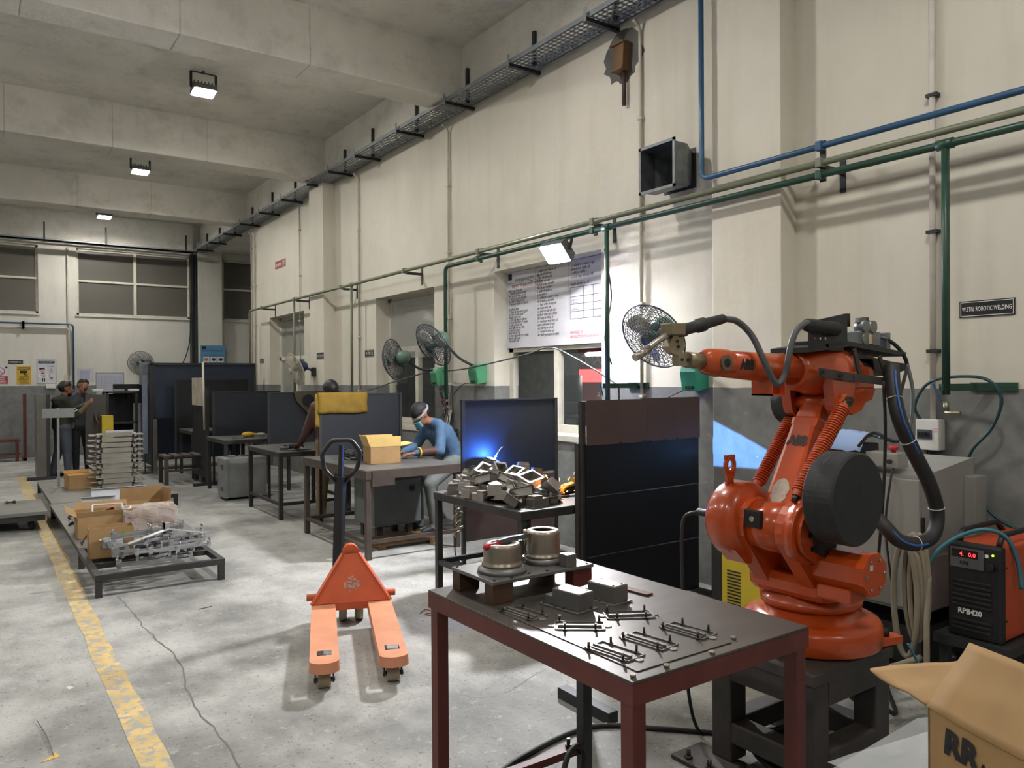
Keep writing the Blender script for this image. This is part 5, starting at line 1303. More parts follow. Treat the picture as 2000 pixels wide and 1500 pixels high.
MB().prism([p - Zv * H_ for p in (c00, c10, c11, c01)], Zv * .005).build('bottom', M_CARD, cb)
def flap(a, b, d, L, nm, curl=.0, wob=.006, taper=0.0):
    g = []; n = 10
    for i in range(n + 1):
        row = []
        for j in range(13):
            s, q = i / n, j / 12
            p = a.lerp(b, q) + (a.lerp(b, .5) - a.lerp(b, q)) * taper * s + d * (L * s) + Zv * (curl * s * s + wob * noise.noise(Vector((s * 3, q * 4, L * 9))))
            row.append(p)
        g.append(row)
    MB().sheet(g, .005).build(nm, M_CARD, cb)
flap(c00, c10, (V * .62 + Zv * .785).normalized(), .155, 'top_flap', curl=-.01)
flap(c00 + Zv * .002, c01, (U * .98 - Zv * .02 - V * .25).normalized(), .17, 'side_flap', curl=.01, taper=.25)
flap(c11, c01, (V * .9 + Zv * .3).normalized(), .2, 'back_flap')
fn = -V
lettering(cb, 'RR', .062, M_INK, C0 - U * .040 - Zv * .062 - V * .001, -U, UP, bold=.003, name='logo', thick=.002, shear=.1)
lettering(cb, 'SHRAMIK', .016, pbr('brown_print', '#4d2f18', .8), C0 - U * .128 - Zv * .066 - V * .001, -U, UP, bold=.0005, thick=.002)
MB().tube(smooth_path([C0 - U * .112 - Zv * .060 - V * .0015, C0 - U * .122 - Zv * .060 - V * .0015, C0 - U * .128 - Zv * .046 - V * .0015], 6), .0022, 6).build('logo_tail', M_INK, cb)
# ================================================================== pallet truck
M_JACK = pbr('truck_orange', '#c75c36', 0.5, var=.12, scale=6, wear='#b9805f', wear_amt=.2, bump=.08)
M_FORK = pbr('worn_fork_orange', '#cc8a68', 0.5, var=.14, scale=5, wear='#c9906a', wear_amt=.35, bump=.08)
M_NYLON = pbr('nylon_wheel', '#9a8f78', 0.5, var=.12)
pj = thing('pallet_truck', 'worn orange hand pallet truck standing on the open floor', 'pallet truck', (1.9, 4.55, 0))
D = Vector((.36, .933, 0)).normalized(); Wd = Vector((D.y, -D.x, 0))
def jp(w, d, z): return O_ + Wd * (w * .96) + D * (d * .955) + Vector((0, 0, z))
O_ = Vector((1.622, 3.685, 0))           # middle between the fork tips
for s in (-1, 1):
    # tapered fork with a rounded tip, skirt and roller slot
    cx = s * .185; hw = .078; out = []
    for a in range(0, 181, 15): out.append((cx + hw * math.cos(math.radians(180 + a)), .05 + .06 * math.sin(math.radians(180 + a))))
    top = [(x, d) for x, d in out] + [(cx + hw, 1.12), (cx - hw, 1.12)]
    sl = [(cx - .036, .20), (cx + .036, .20), (cx + .036, .135), (cx - .036, .135)]
    mb = MB()
    def P3(x, d, z): return jp(x, d, z)
    zt, zb = .160, .108
    ring = [P3(x, d, zt) for x, d in top]; low = [P3(cx + (x - cx) * 1.04, d - (.008 if d < .1 else 0), zb) for x, d in top]
    n = len(ring)
    # top face split round the slot
    tip = ring[:13]
    mb.add(tip + [P3(cx + hw, .12, zt), P3(cx - hw, .12, zt)], [tuple(range(15))])
    mb.add([P3(cx - hw, .12, zt), P3(cx - .04, .12, zt), P3(cx - .04, .20, zt), P3(cx - hw, .20, zt)], [(0, 1, 2, 3)])
    mb.add([P3(cx + .04, .12, zt), P3(cx + hw, .12, zt), P3(cx + hw, .20, zt), P3(cx + .04, .20, zt)], [(0, 1, 2, 3)])
    mb.add([P3(cx - hw, .20, zt), P3(cx + hw, .20, zt), P3(cx + hw, 1.12, zt), P3(cx - hw, 1.12, zt)], [(0, 1, 2, 3)])
    for i in range(n - 1): mb.add([ring[i], low[i], low[i + 1], ring[i + 1]], [(0, 1, 2, 3)], True)
    mb.add([ring[n - 1], low[n - 1], low[0], ring[0]], [(0, 1, 2, 3)])
    fk = mb.build('fork', M_FORK, pj)
    MB().cyl(jp(cx - .036, .16, .135), jp(cx + .036, .16, .135), .016, n=12).box(0, 0, 0, .001, .001, .001, Matrix.Translation(jp(cx, .16, .13))).build('slot_roller', M_DARK, fk)
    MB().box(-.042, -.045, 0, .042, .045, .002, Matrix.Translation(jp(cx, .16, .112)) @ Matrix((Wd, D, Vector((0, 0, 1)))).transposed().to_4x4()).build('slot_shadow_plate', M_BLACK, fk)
    MB().cyl(jp(cx - .034, .10, .041), jp(cx + .034, .10, .041), .041, n=24).build('load_roller', M_NYLON, pj)
    MB().beam(jp(cx - .048, .09, .042), jp(cx - .048, .26, .125), .008, .04).beam(jp(cx + .048, .09, .042), jp(cx + .048, .26, .125), .008, .04).cyl(jp(cx - .056, .10, .041), jp(cx + .056, .10, .041), .012, n=10).build('roller_fork', M_DARK, pj)
# heel: leaning triangular plate with folded edges
apex = [(-.055, 1.20, .46), (.055, 1.20, .46), (.262, 1.10, .165), (-.262, 1.10, .165)]
mb = MB().prism([jp(*p) for p in apex], D * .012)
mb.beam(jp(-.262, 1.105, .16), jp(-.055, 1.205, .46), .03, .012).beam(jp(.262, 1.105, .16), jp(.055, 1.205, .46), .03, .012)
mb.build('triangle_plate', M_JACK, pj)
mb = MB()
o = [jp(.055 * math.cos(math.radians(a)), 1.20 + .02, .46 + .055 * math.sin(math.radians(a))) for a in range(0, 181, 20)]
mb.prism(o, D * .06).prism([jp(-.055, 1.20, .46), jp(.055, 1.20, .46), jp(.05, 1.20, .42), jp(-.05, 1.20, .42)], D * .09).build('head_lug', M_JACK, pj)
MB().cyl(jp(-.295, 1.15, .20), jp(.295, 1.15, .20), .022, n=14).build('heel_tube', M_JACK, pj)
MB().prism([jp(-.11, 1.09, .168), jp(.11, 1.09, .168), jp(.11, 1.09, .12), jp(-.11, 1.09, .12)], D * .03).build('cross_member', M_JACK, pj)
MB().cyl(jp(0, 1.28, .10), jp(0, 1.28, .46), .045, n=18).build('pump_cylinder', M_JACK, pj)
for s in (-1, 1): MB().lathe([(.03, -.025), (.088, -.025), (.092, -.012), (.092, .012), (.088, .025), (.03, .025)], jp(s * .055, 1.28, .092), Wd, 26).build('steer_wheel', M_NYLON, pj)
mb = MB()      # speckled maker's mark
rr = random.Random(3)
for i in range(34):
    a = rr.uniform(0, 2 * PI); q = rr.uniform(.2, 1) * .055; w_ = q * math.cos(a); z_ = .275 + q * .8 * math.sin(a)
    dd = 1.10 + .10 * (z_ - .165) / .295 - .002
    s_ = rr.uniform(.003, .008)
    mb.add([jp(w_ - s_, dd, z_ - s_), jp(w_ + s_, dd, z_ - s_), jp(w_ + s_, dd, z_ + s_), jp(w_ - s_, dd, z_ + s_)], [(0, 1, 2, 3)])
mb.build('worn_emblem', pbr('worn_emblem', '#b9b4b4', .6), pj)
h0 = jp(-.085, 1.33, .28); h1 = jp(-.06, 1.37, .95)
MB().beam(h0, h1, .062, .045).build('tiller', M_BLACK, pj)
hu = (h1 - h0).normalized()
loop = [h1 + Wd * x + hu * z for x, z in ((-.035, -.03), (-.11, .05), (-.128, .16), (-.065, .245), (.065, .245), (.128, .16), (.11, .05), (.035, -.03))]
MB().tube(smooth_bend(loop, .03), .016, 10).build('handle_loop', M_BLACK, pj)
MB().beam(h1, h1 + hu * .21, .03, .02).build('release_bar', M_BLACK, pj)
MB().box(-.05, -.05, 0, .05, .05, .05, Matrix.Translation(jp(-.075, 1.33, .26)) @ frame(D).to_4x4()).build('tiller_knuckle', M_BLACK, pj)

# ================================================================== welding table, screens
M_TBLK = pbr('black_table_frame', '#2c2a29', 0.55, var=.2, scale=9, bump=.1)
M_TTOP = pbr('grey_table_top', '#6a6a68', 0.42, 0.45, var=.16, scale=5, bump=.06)
M_TBRN = pbr('brown_table_frame', '#473d37', 0.55, var=.2, scale=9, wear='#2e2926', wear_amt=.3, bump=.1)
def table(name, label, x0, y0, x1, y1, h, frame_m, top_m, leg=.045, apron=.05, rails=(), rz=.14):
    t = thing(name, label, 'table', ((x0 + x1) / 2, (y0 + y1) / 2, 0), None, 'work tables')
    MB().bbox(x0, y0, h - .008, x1, y1, h, .002).build('table_top', top_m, t)
    for a in ((x0, y0, x1, y0 + .005), (x0, y1 - .005, x1, y1), (x0, y0 + .005, x0 + .005, y1 - .005), (x1 - .005, y0 + .005, x1, y1 - .005)): MB().box(a[0], a[1], h - .008 - apron, a[2], a[3], h - .008).build('apron', frame_m, t)
    e = .0055
    for x in (x0 + e, x1 - leg - e):
        for y in (y0 + e, y1 - leg - e): MB().bbox(x, y, 0, x + leg, y + leg, h - .008, .003).build('leg', frame_m, t)
    for r in rails:
        if r == 'x0': a = (x0 + .01, y0 + leg, x0 + .04, y1 - leg)
        if r == 'x1': a = (x1 - .04, y0 + leg, x1 - .01, y1 - leg)
        if r == 'y0': a = (x0 + leg, y0 + .01, x1 - leg, y0 + .04)
        if r == 'y1': a = (x0 + leg, y1 - .04, x1 - leg, y1 - .01)
        MB().box(a[0], a[1], rz, a[2], a[3], rz + .035).build('rail', frame_m, t)
    return t
table('welding_table', 'black-framed table heaped with steel housings', 2.87, 3.99, 3.76, 5.13, .75, M_TBLK, M_TTOP, rails=('y1', 'x0'), rz=.20)
t3 = table('work_table', 'brown-framed table under the open carton and the man in blue', 2.84, 6.29, 3.82, 7.87, .80, M_TBRN, M_TTOP, leg=.05, apron=.075, rails=('y0', 'x0', 'y1'), rz=.14)
MB().box(2.90, 6.284, .655, 3.12, 6.29, .795).build('end_plate', M_TBRN, t3)
table('work_table', 'dark table before the screen with the yellow apron', 2.87, 8.73, 3.75, 9.95, .78, M_TBLK, M_TTOP, rails=('x0', 'y0', 'x1'), rz=.16)
table('work_table', 'dark table with yellow gloves at the third station', 2.86, 11.02, 3.80, 12.0, .78, M_TBLK, M_TTOP)
table('work_table', 'dark table inside the farthest booth', 2.95, 13.35, 3.8, 14.3, .78, M_TBLK, M_TTOP)

M_SCRN = pbr('navy_screen_sheet', '#181d26', 0.62, .0, var=.15, scale=3)
M_SCRN2 = pbr('black_screen_sheet', '#0b0e15', 0.5, .0, var=.25, scale=3)
M_SCRB = pbr('brown_screen_sheet', '#54423e', 0.65, .0, var=.12, scale=3)
def screen(label, y, x0, x1, z0, z1, mat, low=None, feet=True, x_axis=True):
    t = thing('welding_screen', label, 'screen', ((x0 + x1) / 2, y, 0), None, 'welding screens')
    MB().box(x0, y - .003, z0, x1, y + .003, z1).build('sheet', mat, t)
    MB().box(x0, y - .012, z1 - .012, x1, y + .012, z1).build('top_rail', M_DARK, t)
    for x in (x0, x1 - .03):
        MB().box(x, y - .015, 0.03, x + .03, y + .015, z1).build('post', M_TBLK, t)
        if feet: MB().box(x - .005, y - .22, 0, x + .035, y + .22, .035).build('foot', M_TBLK, t)
    if low: MB().box(x0 + .03, y - .004, low[0], x1 - .03, y + .004, low[1]).build('lower_sheet', low[2], t)
    return t
screen('navy screen glowing blue behind the heap of housings', 5.57, 3.39, 4.42, .76, 1.43, M_SCRN, low=(.22, .74, M_SCRB))
screen('navy screen with a yellow leather apron thrown over it', 7.96, 3.05, 4.04, .72, 1.455, M_SCRN, feet=False)
screen('navy screen with a cut hole behind the second table', 10.12, 3.18, 4.2, .72, 1.45, M_SCRN, feet=False)
screen('navy screen behind the table with yellow gloves', 12.10, 2.97, 4.0, .72, 1.445, M_SCRN, feet=False)
screen('dark screen inside the farthest booth', 14.4, 2.9, 4.2, .5, 1.64, M_SCRN2, feet=False)
s2 = thing('welding_screen', 'tall black screen topped with brown sheet beside the robot', 'screen', (3.89, 3.9, 0), None, 'welding screens')
for k, (z0, z1) in enumerate(((.03, .405), (.408, .81), (.813, 1.165))):
    MB().box(3.335, 3.897 - .0015 * k, z0, 4.44, 3.903 - .0015 * k, z1).build('black_sheet', M_SCRN2, s2)
    if k: MB().beam((3.34, 3.894, z0 - .001), (4.43, 3.894, z0 + .004), .004, .004).build('seam', M_GALV, s2)
MB().box(3.34, 3.886, 1.155, 3.90, 3.893, 1.457).build('brown_sheet', M_SCRB, s2)
MB().box(3.902, 3.885, 1.157, 4.445, 3.892, 1.462).build('brown_sheet', M_SCRB, s2)
for x in (3.64, 3.87, 3.93, 4.08, 4.2, 4.38): MB().cyl((x, 3.886, 1.163), (x, 3.878, 1.163), .006, n=6).build('screw', M_BOLT, s2)
for x in (3.31, 4.41):
    MB().box(x, 3.905, 0, x + .035, 3.94, 1.45).build('post', M_TBLK, s2)
    MB().box(x - .005, 3.72, 0, x + .04, 4.12, .035).build('foot', M_TBLK, s2)
MB().bbox(3.30, 3.93, 0.06, 3.345, 3.97, 1.17, .003).build('hinge_post', M_TBLK, s2)

# heap of cast housings on the welding table
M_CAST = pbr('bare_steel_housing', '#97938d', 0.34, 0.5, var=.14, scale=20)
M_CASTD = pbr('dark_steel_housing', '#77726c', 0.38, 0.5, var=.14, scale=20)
def housing_mesh(L, W_, H, closed):
    mb = MB(); tk = .004
    if closed:
        mb.bbox(-L / 2, -W_ / 2, 0, L / 2, W_ / 2, H, .003).box(-L / 2 - .012, -W_ / 2 - .012, 0, L / 2 + .012, W_ / 2 + .012, .004).box(-L / 2 + .008, -W_ / 2 + .006, H, L * .1, W_ / 2 - .006, H + .02)
    else:
        mb.box(-L / 2, -W_ / 2, 0, L / 2, W_ / 2, tk)
        for a in ((-L / 2, -W_ / 2, L / 2, -W_ / 2 + tk), (-L / 2, W_ / 2 - tk, L / 2, W_ / 2), (-L / 2, -W_ / 2, -L / 2 + tk, W_ / 2), (L / 2 - tk, -W_ / 2, L / 2, W_ / 2)): mb.box(a[0], a[1], 0, a[2], a[3], H)
        e = .014
        for a in ((-L / 2 - e, -W_ / 2 - e, L / 2 + e, -W_ / 2 + .002), (-L / 2 - e, W_ / 2 - .002, L / 2 + e, W_ / 2 + e), (-L / 2 - e, -W_ / 2, -L / 2 + .002, W_ / 2), (L / 2 - .002, -W_ / 2, L / 2 + e, W_ / 2)): mb.box(a[0], a[1], H, a[2], a[3], H + .004)
        mb.box(-L / 2 + .03, -W_ / 2 + .01, .004, -L / 2 + .06, W_ / 2 - .01, .03)
    return mb
protos = {}
def heap_piece(px, py, z, L, W_, H, closed, eul, label, dark):
    key = (L, W_, H, closed, dark)
    # z is the height of the piece's middle above the floor
    z -= .05; p = sz(px, py, z)
    R = Matrix.Rotation(eul[2], 3, 'Z') @ Matrix.Rotation(eul[1], 3, 'Y') @ Matrix.Rotation(eul[0], 3, 'X')
    if key not in protos:
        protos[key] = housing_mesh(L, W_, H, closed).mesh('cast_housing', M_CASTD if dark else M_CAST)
    o = bpy.data.objects.new('cast_housing', protos[key]); COL.objects.link(o)
    o.location = p - R @ Vector((0, 0, H / 2)); o.rotation_euler = R.to_euler(); MW[o] = Matrix.Translation(o.location) @ R.to_4x4()
    lowz = min((R @ Vector((sx_ * L / 2, sy_ * W_ / 2, hz * H))).z for sx_ in (-1, 1) for sy_ in (-1, 1) for hz in (0, 1)) + o.location.z
    if lowz < .752: o.location.z += .752 - lowz
    tag(o, label, 'housing', 'steel housings heaped on the welding table')
r_ = math.radians
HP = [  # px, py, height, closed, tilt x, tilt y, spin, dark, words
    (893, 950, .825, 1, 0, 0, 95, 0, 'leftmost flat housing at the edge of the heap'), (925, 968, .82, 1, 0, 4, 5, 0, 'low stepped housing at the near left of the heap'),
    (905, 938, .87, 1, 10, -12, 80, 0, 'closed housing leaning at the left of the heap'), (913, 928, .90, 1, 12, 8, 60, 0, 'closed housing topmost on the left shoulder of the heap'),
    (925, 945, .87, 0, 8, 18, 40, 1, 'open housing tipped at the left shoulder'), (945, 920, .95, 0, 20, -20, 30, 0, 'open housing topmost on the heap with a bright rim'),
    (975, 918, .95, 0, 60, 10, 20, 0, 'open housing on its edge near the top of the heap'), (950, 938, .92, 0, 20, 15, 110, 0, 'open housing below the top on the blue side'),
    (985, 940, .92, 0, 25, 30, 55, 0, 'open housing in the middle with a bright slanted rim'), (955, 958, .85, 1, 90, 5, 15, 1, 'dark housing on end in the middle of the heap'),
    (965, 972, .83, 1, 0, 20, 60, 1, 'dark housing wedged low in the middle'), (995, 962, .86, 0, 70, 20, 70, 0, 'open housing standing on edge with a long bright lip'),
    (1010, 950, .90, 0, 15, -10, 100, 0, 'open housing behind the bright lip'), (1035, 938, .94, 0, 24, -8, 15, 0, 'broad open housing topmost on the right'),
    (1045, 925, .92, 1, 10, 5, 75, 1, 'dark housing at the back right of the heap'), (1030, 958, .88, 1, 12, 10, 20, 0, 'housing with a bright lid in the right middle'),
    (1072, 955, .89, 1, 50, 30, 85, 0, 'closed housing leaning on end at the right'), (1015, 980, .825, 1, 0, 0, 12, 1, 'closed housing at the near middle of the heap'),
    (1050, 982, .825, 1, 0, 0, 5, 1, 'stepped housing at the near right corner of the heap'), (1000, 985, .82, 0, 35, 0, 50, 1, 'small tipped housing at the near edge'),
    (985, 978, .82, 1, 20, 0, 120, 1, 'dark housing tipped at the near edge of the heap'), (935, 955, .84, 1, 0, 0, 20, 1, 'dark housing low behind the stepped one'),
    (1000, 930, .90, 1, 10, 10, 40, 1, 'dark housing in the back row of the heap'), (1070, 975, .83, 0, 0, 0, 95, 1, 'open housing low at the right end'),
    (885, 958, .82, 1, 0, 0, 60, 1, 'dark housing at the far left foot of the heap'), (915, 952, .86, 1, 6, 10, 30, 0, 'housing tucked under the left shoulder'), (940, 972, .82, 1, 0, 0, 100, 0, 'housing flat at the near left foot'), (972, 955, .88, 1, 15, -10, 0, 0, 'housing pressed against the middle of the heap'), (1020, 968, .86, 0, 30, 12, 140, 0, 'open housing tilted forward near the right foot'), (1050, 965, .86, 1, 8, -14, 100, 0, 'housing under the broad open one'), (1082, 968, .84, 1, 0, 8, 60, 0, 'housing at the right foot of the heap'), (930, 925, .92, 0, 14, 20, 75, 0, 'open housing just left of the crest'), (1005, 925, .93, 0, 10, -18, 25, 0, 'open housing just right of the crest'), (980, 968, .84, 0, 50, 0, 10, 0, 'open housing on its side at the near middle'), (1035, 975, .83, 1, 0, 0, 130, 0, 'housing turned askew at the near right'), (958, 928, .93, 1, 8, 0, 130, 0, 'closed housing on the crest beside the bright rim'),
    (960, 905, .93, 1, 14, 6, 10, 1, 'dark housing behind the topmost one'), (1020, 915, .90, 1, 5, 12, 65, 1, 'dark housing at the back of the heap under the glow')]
for k, (px, py, z, cl, tx, ty, tz, dk, lab) in enumerate(HP):
    L, W_, H = ((.135, .085, .055), (.15, .095, .06), (.12, .08, .05))[k % 3]
    heap_piece(px, py, z, L, W_, H, bool(cl), (r_(tx), r_(ty), r_(tz)), lab, bool(dk))
# welding arc hidden by the heap, and the arc at the station behind the tall screen
def arc_light(label, p, strength):
    t = thing('welding_arc', label, 'welding arc', tuple(p), None, 'welding arcs')
    MB().ball(p, .007, 10).build('arc_point', emis('arc_blue', '#7fa8ff', 50), t)
    li = bpy.data.lights.new('arc_glow', 'POINT'); li.energy = strength; li.color = (.05, .20, 1.0); li.shadow_soft_size = .01
    lo = bpy.data.objects.new('arc_glow', li); COL.objects.link(lo); lo.parent = t; lo.location = (0, 0, .012)
    MB().tube(smooth_path([p + Vector((.012, .0, .012)), p + Vector((.06, .02, .06)), p + Vector((.12, .06, .08))], 5), .008, 8).build('torch_tip', M_CHROME, t)
arc_light('blue welding arc behind the heap of housings', Vector((3.66, 5.465, .93)), 16)
gl = thing('panel_light', 'small green pilot lamp under the welding table', 'lamp', (3.30, 5.55, .60))
MB().cyl((3.40, 5.545, .665), (3.40, 5.535, .665), .014, n=12).build('bezel', M_DARK, gl)
MB().ball((3.40, 5.53, .665), .011, 10).build('bulb', emis('green_pilot', '#35e0a0', 8.0), gl)
# sheaf of valves hung beside the screen post
vb = thing('valve_cluster', 'bunch of brass valves hanging beside the welding table leg', 'valves', (3.35, 5.50, .25))
rr = random.Random(5)
for i in range(7): MB().cyl((3.28 + .02 * rr.random(), 5.5 + .05 * rr.random(), .30 + .04 * i), (3.36, 5.5 + .06 * rr.random(), .33 + .04 * i), .010 + .004 * rr.random(), n=10).build('valve', pbr('brass_dull', '#7c7464', .35, .8), vb)
MB().tube(smooth_path([(3.30, 5.52, .30), (3.28, 5.50, .15), (3.34, 5.46, .04), (3.42, 5.5, .02), (3.36, 5.56, .02), (3.3, 5.5, .03)], 6), .006, 6).build('hose', M_RUBBER, vb)

# ================================================================== cartons
def carton(label, x0, y0, x1, y1, z0, h, rot=0, flaps=(), lidcol=M_CARD, group='cartons', tape=False):
    c = Vector(((x0 + x1) / 2, (y0 + y1) / 2, z0)); R = Matrix.Rotation(r_(rot), 3, 'Z'); w, l = (x1 - x0) / 2, (y1 - y0) / 2; tk = .005
    t = thing('carton', label, 'carton', c, R, group)
    for nm, a in (('wall', (-w, -l, w, -l + tk)), ('wall', (-w, l - tk, w, l)), ('wall', (-w, -l, -w + tk, l)), ('wall', (w - tk, -l, w, l))): MB().box(a[0], a[1], 0, a[2], a[3], h).build(nm, M_CARD, t, local=True)
    MB().box(-w, -l, 0, w, l, tk).build('bottom', M_CARDD, t, local=True)
    for side, ang, L in flaps:
        a = r_(ang)
        if side in 'NS':
            s = 1 if side == 'N' else -1
            M = Matrix.Translation((0, s * l, h)) @ Matrix.Rotation(-s * a, 4, 'X'); MB().box(-w, -.002, 0, w, .002, L, M).build('flap', lidcol, t, local=True)
        else:
            s = 1 if side == 'E' else -1
            M = Matrix.Translation((s * w, 0, h)) @ Matrix.Rotation(s * a, 4, 'Y'); MB().box(-.002, -l, 0, .002, l, L, M).build('flap', lidcol, t, local=True)
    return t
M_CARDL = pbr('carton_flap_pale', '#c9ab6a', .85, var=.08)
carton('open carton with raised flaps on the brown-framed table', 3.10, 6.70, 3.40, 6.95, .801, .165, -8, (('N', 2, .10), ('S', 2, .095), ('E', 80, .13), ('W', 20, .11)), M_CARDL)

# ================================================================== things under and on the tables
gm = thing('grey_welder', 'grey welding machine under the brown-framed table', 'welder', (3.75, 7.4, 0))
MB().bbox(3.25, 7.0, .14, 3.75, 7.5, .62, .01).build('case', pbr('welder_grey', '#6f7473', .5), gm)
MB().bbox(3.24, 6.985, .16, 3.76, 7.0, .60, .006).build('front_panel', pbr('welder_panel', '#565b5b', .5), gm)
for x in (3.33, 3.67):
    for y in (7.08, 7.42): MB().box(x - .03, y - .03, 0, x + .03, y + .03, .14).build('foot', M_TBRN, gm)
MB().cyl((3.66, 6.985, .50), (3.66, 6.97, .50), .03, n=14).build('knob', M_BLACK, gm)
single(MB().lathe([(0, 0), (.085, 0), (.09, .02), (.09, .42), (.07, .50), (.03, .53), (.03, .57), (0, .57)], (3.72, 7.72, 0), (0, 0, 1), 24), 'gas_cylinder', pbr('cylinder_red', '#8e2029', .45), 'red gas cylinder beside the seated man', 'gas cylinder')
pal = thing('timber_skid', 'low timber skid under the grey welding machine', 'skid', (3.5, 6.85, 0))
for y in (6.62, 6.78, 6.92): MB().box(3.1, y, .03, 3.75, y + .1, .05).build('plank', M_WOOD, pal)
for x in (3.12, 3.66): MB().box(x, 6.62, 0, x + .07, 7.02, .03).build('bearer', M_WOOD, pal)
gl_ = thing('yellow_gloves', 'yellow leather gloves on the third station table', 'gloves', (3.3, 11.4, .78))
MB().ball((3.28, 11.35, .825), .06, 12, sc=(1.6, 1, .7)).ball((3.37, 11.38, .815), .045, 12, sc=(1.4, 1, .6)).build('glove', pbr('glove_yellow', '#b8922b', .8, bump=.3), gl_)
MB().ball((3.46, 11.36, .815), .05, 12, sc=(1.7, .9, .6)).build('cuff', pbr('glove_grey', '#8a8577', .8), gl_)
for k in range(5): single(MB().cyl((3.0 + .11 * k, 11.12 + .03 * k, .79), (3.12 + .11 * k, 11.2 + .05 * ((k * 7) % 3), .79), .006, n=6), 'steel_rod', M_GALV, ['first', 'second', 'third', 'fourth', 'fifth'][k] + ' loose rod from the left on the gloves table', 'rod', 'loose rods')
# grinder on the second table, cable heap on the first
gr = thing('angle_grinder', 'angle grinder lying on the dark table under the brown sleeve', 'grinder', (3.1, 8.95, .785))
MB().cyl((3.03, 9.0, .815), (3.22, 9.1, .815), .028, n=14).build('motor_body', M_BLACK, gr)
MB().cyl((3.02, 8.99, .80), (3.02, 8.99, .825), .055, n=20).build('disc', M_SSD, gr)
single(MB().box(2.98, 8.85, .785, 3.3, 9.05, .79), 'steel_plate', M_SSD, 'thin steel plate on the dark second table', 'plate')
hp_ = thing('lead_heap', 'heap of black leads on the brown-framed table behind the carton', 'leads', (3.25, 7.35, .80))
rr = random.Random(11)
for i in range(10):
    a = rr.uniform(0, 6.28); c = Vector((3.18 + .05 * rr.random(), 7.3 + .1 * rr.random(), .812 + .007 * i))
    MB().tube([c + Vector((.13 * math.cos(q * PI / 9), .20 * math.sin(q * PI / 9), .02 * math.sin(q * PI / 4 + a))) for q in range(18)], .007, 6, closed=True).build('lead', M_RUBBER, hp_)
# yellow leather apron over the screen
g = []
for i in range(8):
    row = []
    for j in range(15):
        u, v = j / 14, i / 7
        row.append(Vector((3.035 + .57 * u, 7.945 - .012 - .012 * noise.noise(Vector((u * 5, v * 3, 0))), 1.468 - .225 * v - .012 * noise.noise(Vector((u * 6, 3, 0))) * v)))
    g.append(row)
M_LEATHER = pbr('yellow_leather', '#85691a', .75, var=.16, scale=9, bump=.25)
ap = thing('leather_apron', 'yellow leather apron thrown over the navy screen', 'apron', (3.3, 7.95, 1.24))
MB().sheet(g, .003).build('front_fall', M_LEATHER, ap)
MB().box(3.035, 7.94, 1.466, 3.605, 7.985, 1.472).build('fold', M_LEATHER, ap)
MB().sheet([[Vector((3.005 + .045 * j / 3, 7.94 + .01 * math.sin(i + j), 1.46 - .36 * i / 8)) for j in range(4)] for i in range(9)], .003).build('strap_fall', M_LEATHER, ap)
# white paper and odds on the window ledge by the worker
single(MB().prism([(4.60, 7.95, 1.07), (4.60, 7.84, 1.07), (4.62, 7.80, 1.24), (4.62, 7.88, 1.245)], (.004, 0, 0)), 'paper_sheet', M_WHITE, 'white paper propped on the ledge behind the man in blue', 'paper')
ld = thing('ledge_box', 'grey metal box under the propped paper behind the man in blue', 'box', (4.5, 7.9, 0))
MB().bbox(4.36, 7.70, 0, 4.62, 8.15, 1.0, .01).build('case', M_CAB, ld)
MB().bbox(4.34, 7.68, 1.0, 4.63, 8.17, 1.03, .006).build('lid', M_DARK, ld)
single(MB().ball((4.42, 8.10, 1.08), .06, 12, sc=(1, 1.3, .9)), 'yellow_helmet', pbr('helmet_yellow', '#b9ad3a', .5), 'dull yellow cloth bundle behind the black cap', 'cloth')
# grey steel cabinet on the floor
gc = thing('steel_cabinet', 'plain grey steel cabinet standing on the floor in the aisle', 'cabinet', (3.05, 10.85, 0))
MB().bbox(2.77, 10.62, .03, 3.32, 10.95, .56, .006).build('body', pbr('cabinet_zinc', '#8e9092', .42, .4), gc)
MB().bbox(2.755, 10.60, .03, 2.80, 10.97, .555, .006).build('door', pbr('cabinet_zinc', '#8e9092', .42, .4), gc)
for z in (.12, .42): MB().bbox(2.735, 10.70, z, 2.757, 10.76, z + .06, .003).build('hinge', M_GALV, gc)
for x in (2.8, 3.28):
    for y in (10.66, 10.92): MB().cyl((x, y, 0), (x, y, .03), .018, n=10).build('foot', M_DARK, gc)
MB().bbox(2.85, 10.75, .56, 2.93, 10.85, .585, .004).build('bracket', M_GALV, gc); MB().bbox(3.05, 10.8, .56, 3.15, 10.88, .58, .004).build('bracket', M_GALV, gc)
for k in range(3): single(MB().cyl((3.02 + .09 * k, 11.3, .0), (3.02 + .09 * k, 11.3, .70), .018, n=10), 'hanging_tube', M_TBLK, ['left', 'middle', 'right'][k] + ' dark tube standing under the gloves table', 'tube', 'tubes under the gloves table')

# olive welding hood hung on the second screen
hd_ = thing('welding_hood', 'olive brown welding hood hung on the screen beside the yellow apron', 'hood', (3.75, 10.10, 1.15))
oo = [(3.52, 1.46), (3.56, 1.33), (3.66, 1.22), (3.74, 1.13), (3.80, 1.12), (3.86, 1.2), (3.93, 1.26), (4.0, 1.3), (4.0, 1.46)]
MB().prism([Vector((x, 10.085, z)) for x, z in oo], (0, .02, 0)).build('hood_cloth', pbr('olive_leather', '#4f4a3c', .8, bump=.2), hd_)
MB().cyl((3.72, 10.083, 1.33), (3.72, 10.08, 1.33), .085, n=24).build('hood_window', M_SCRN2, hd_)
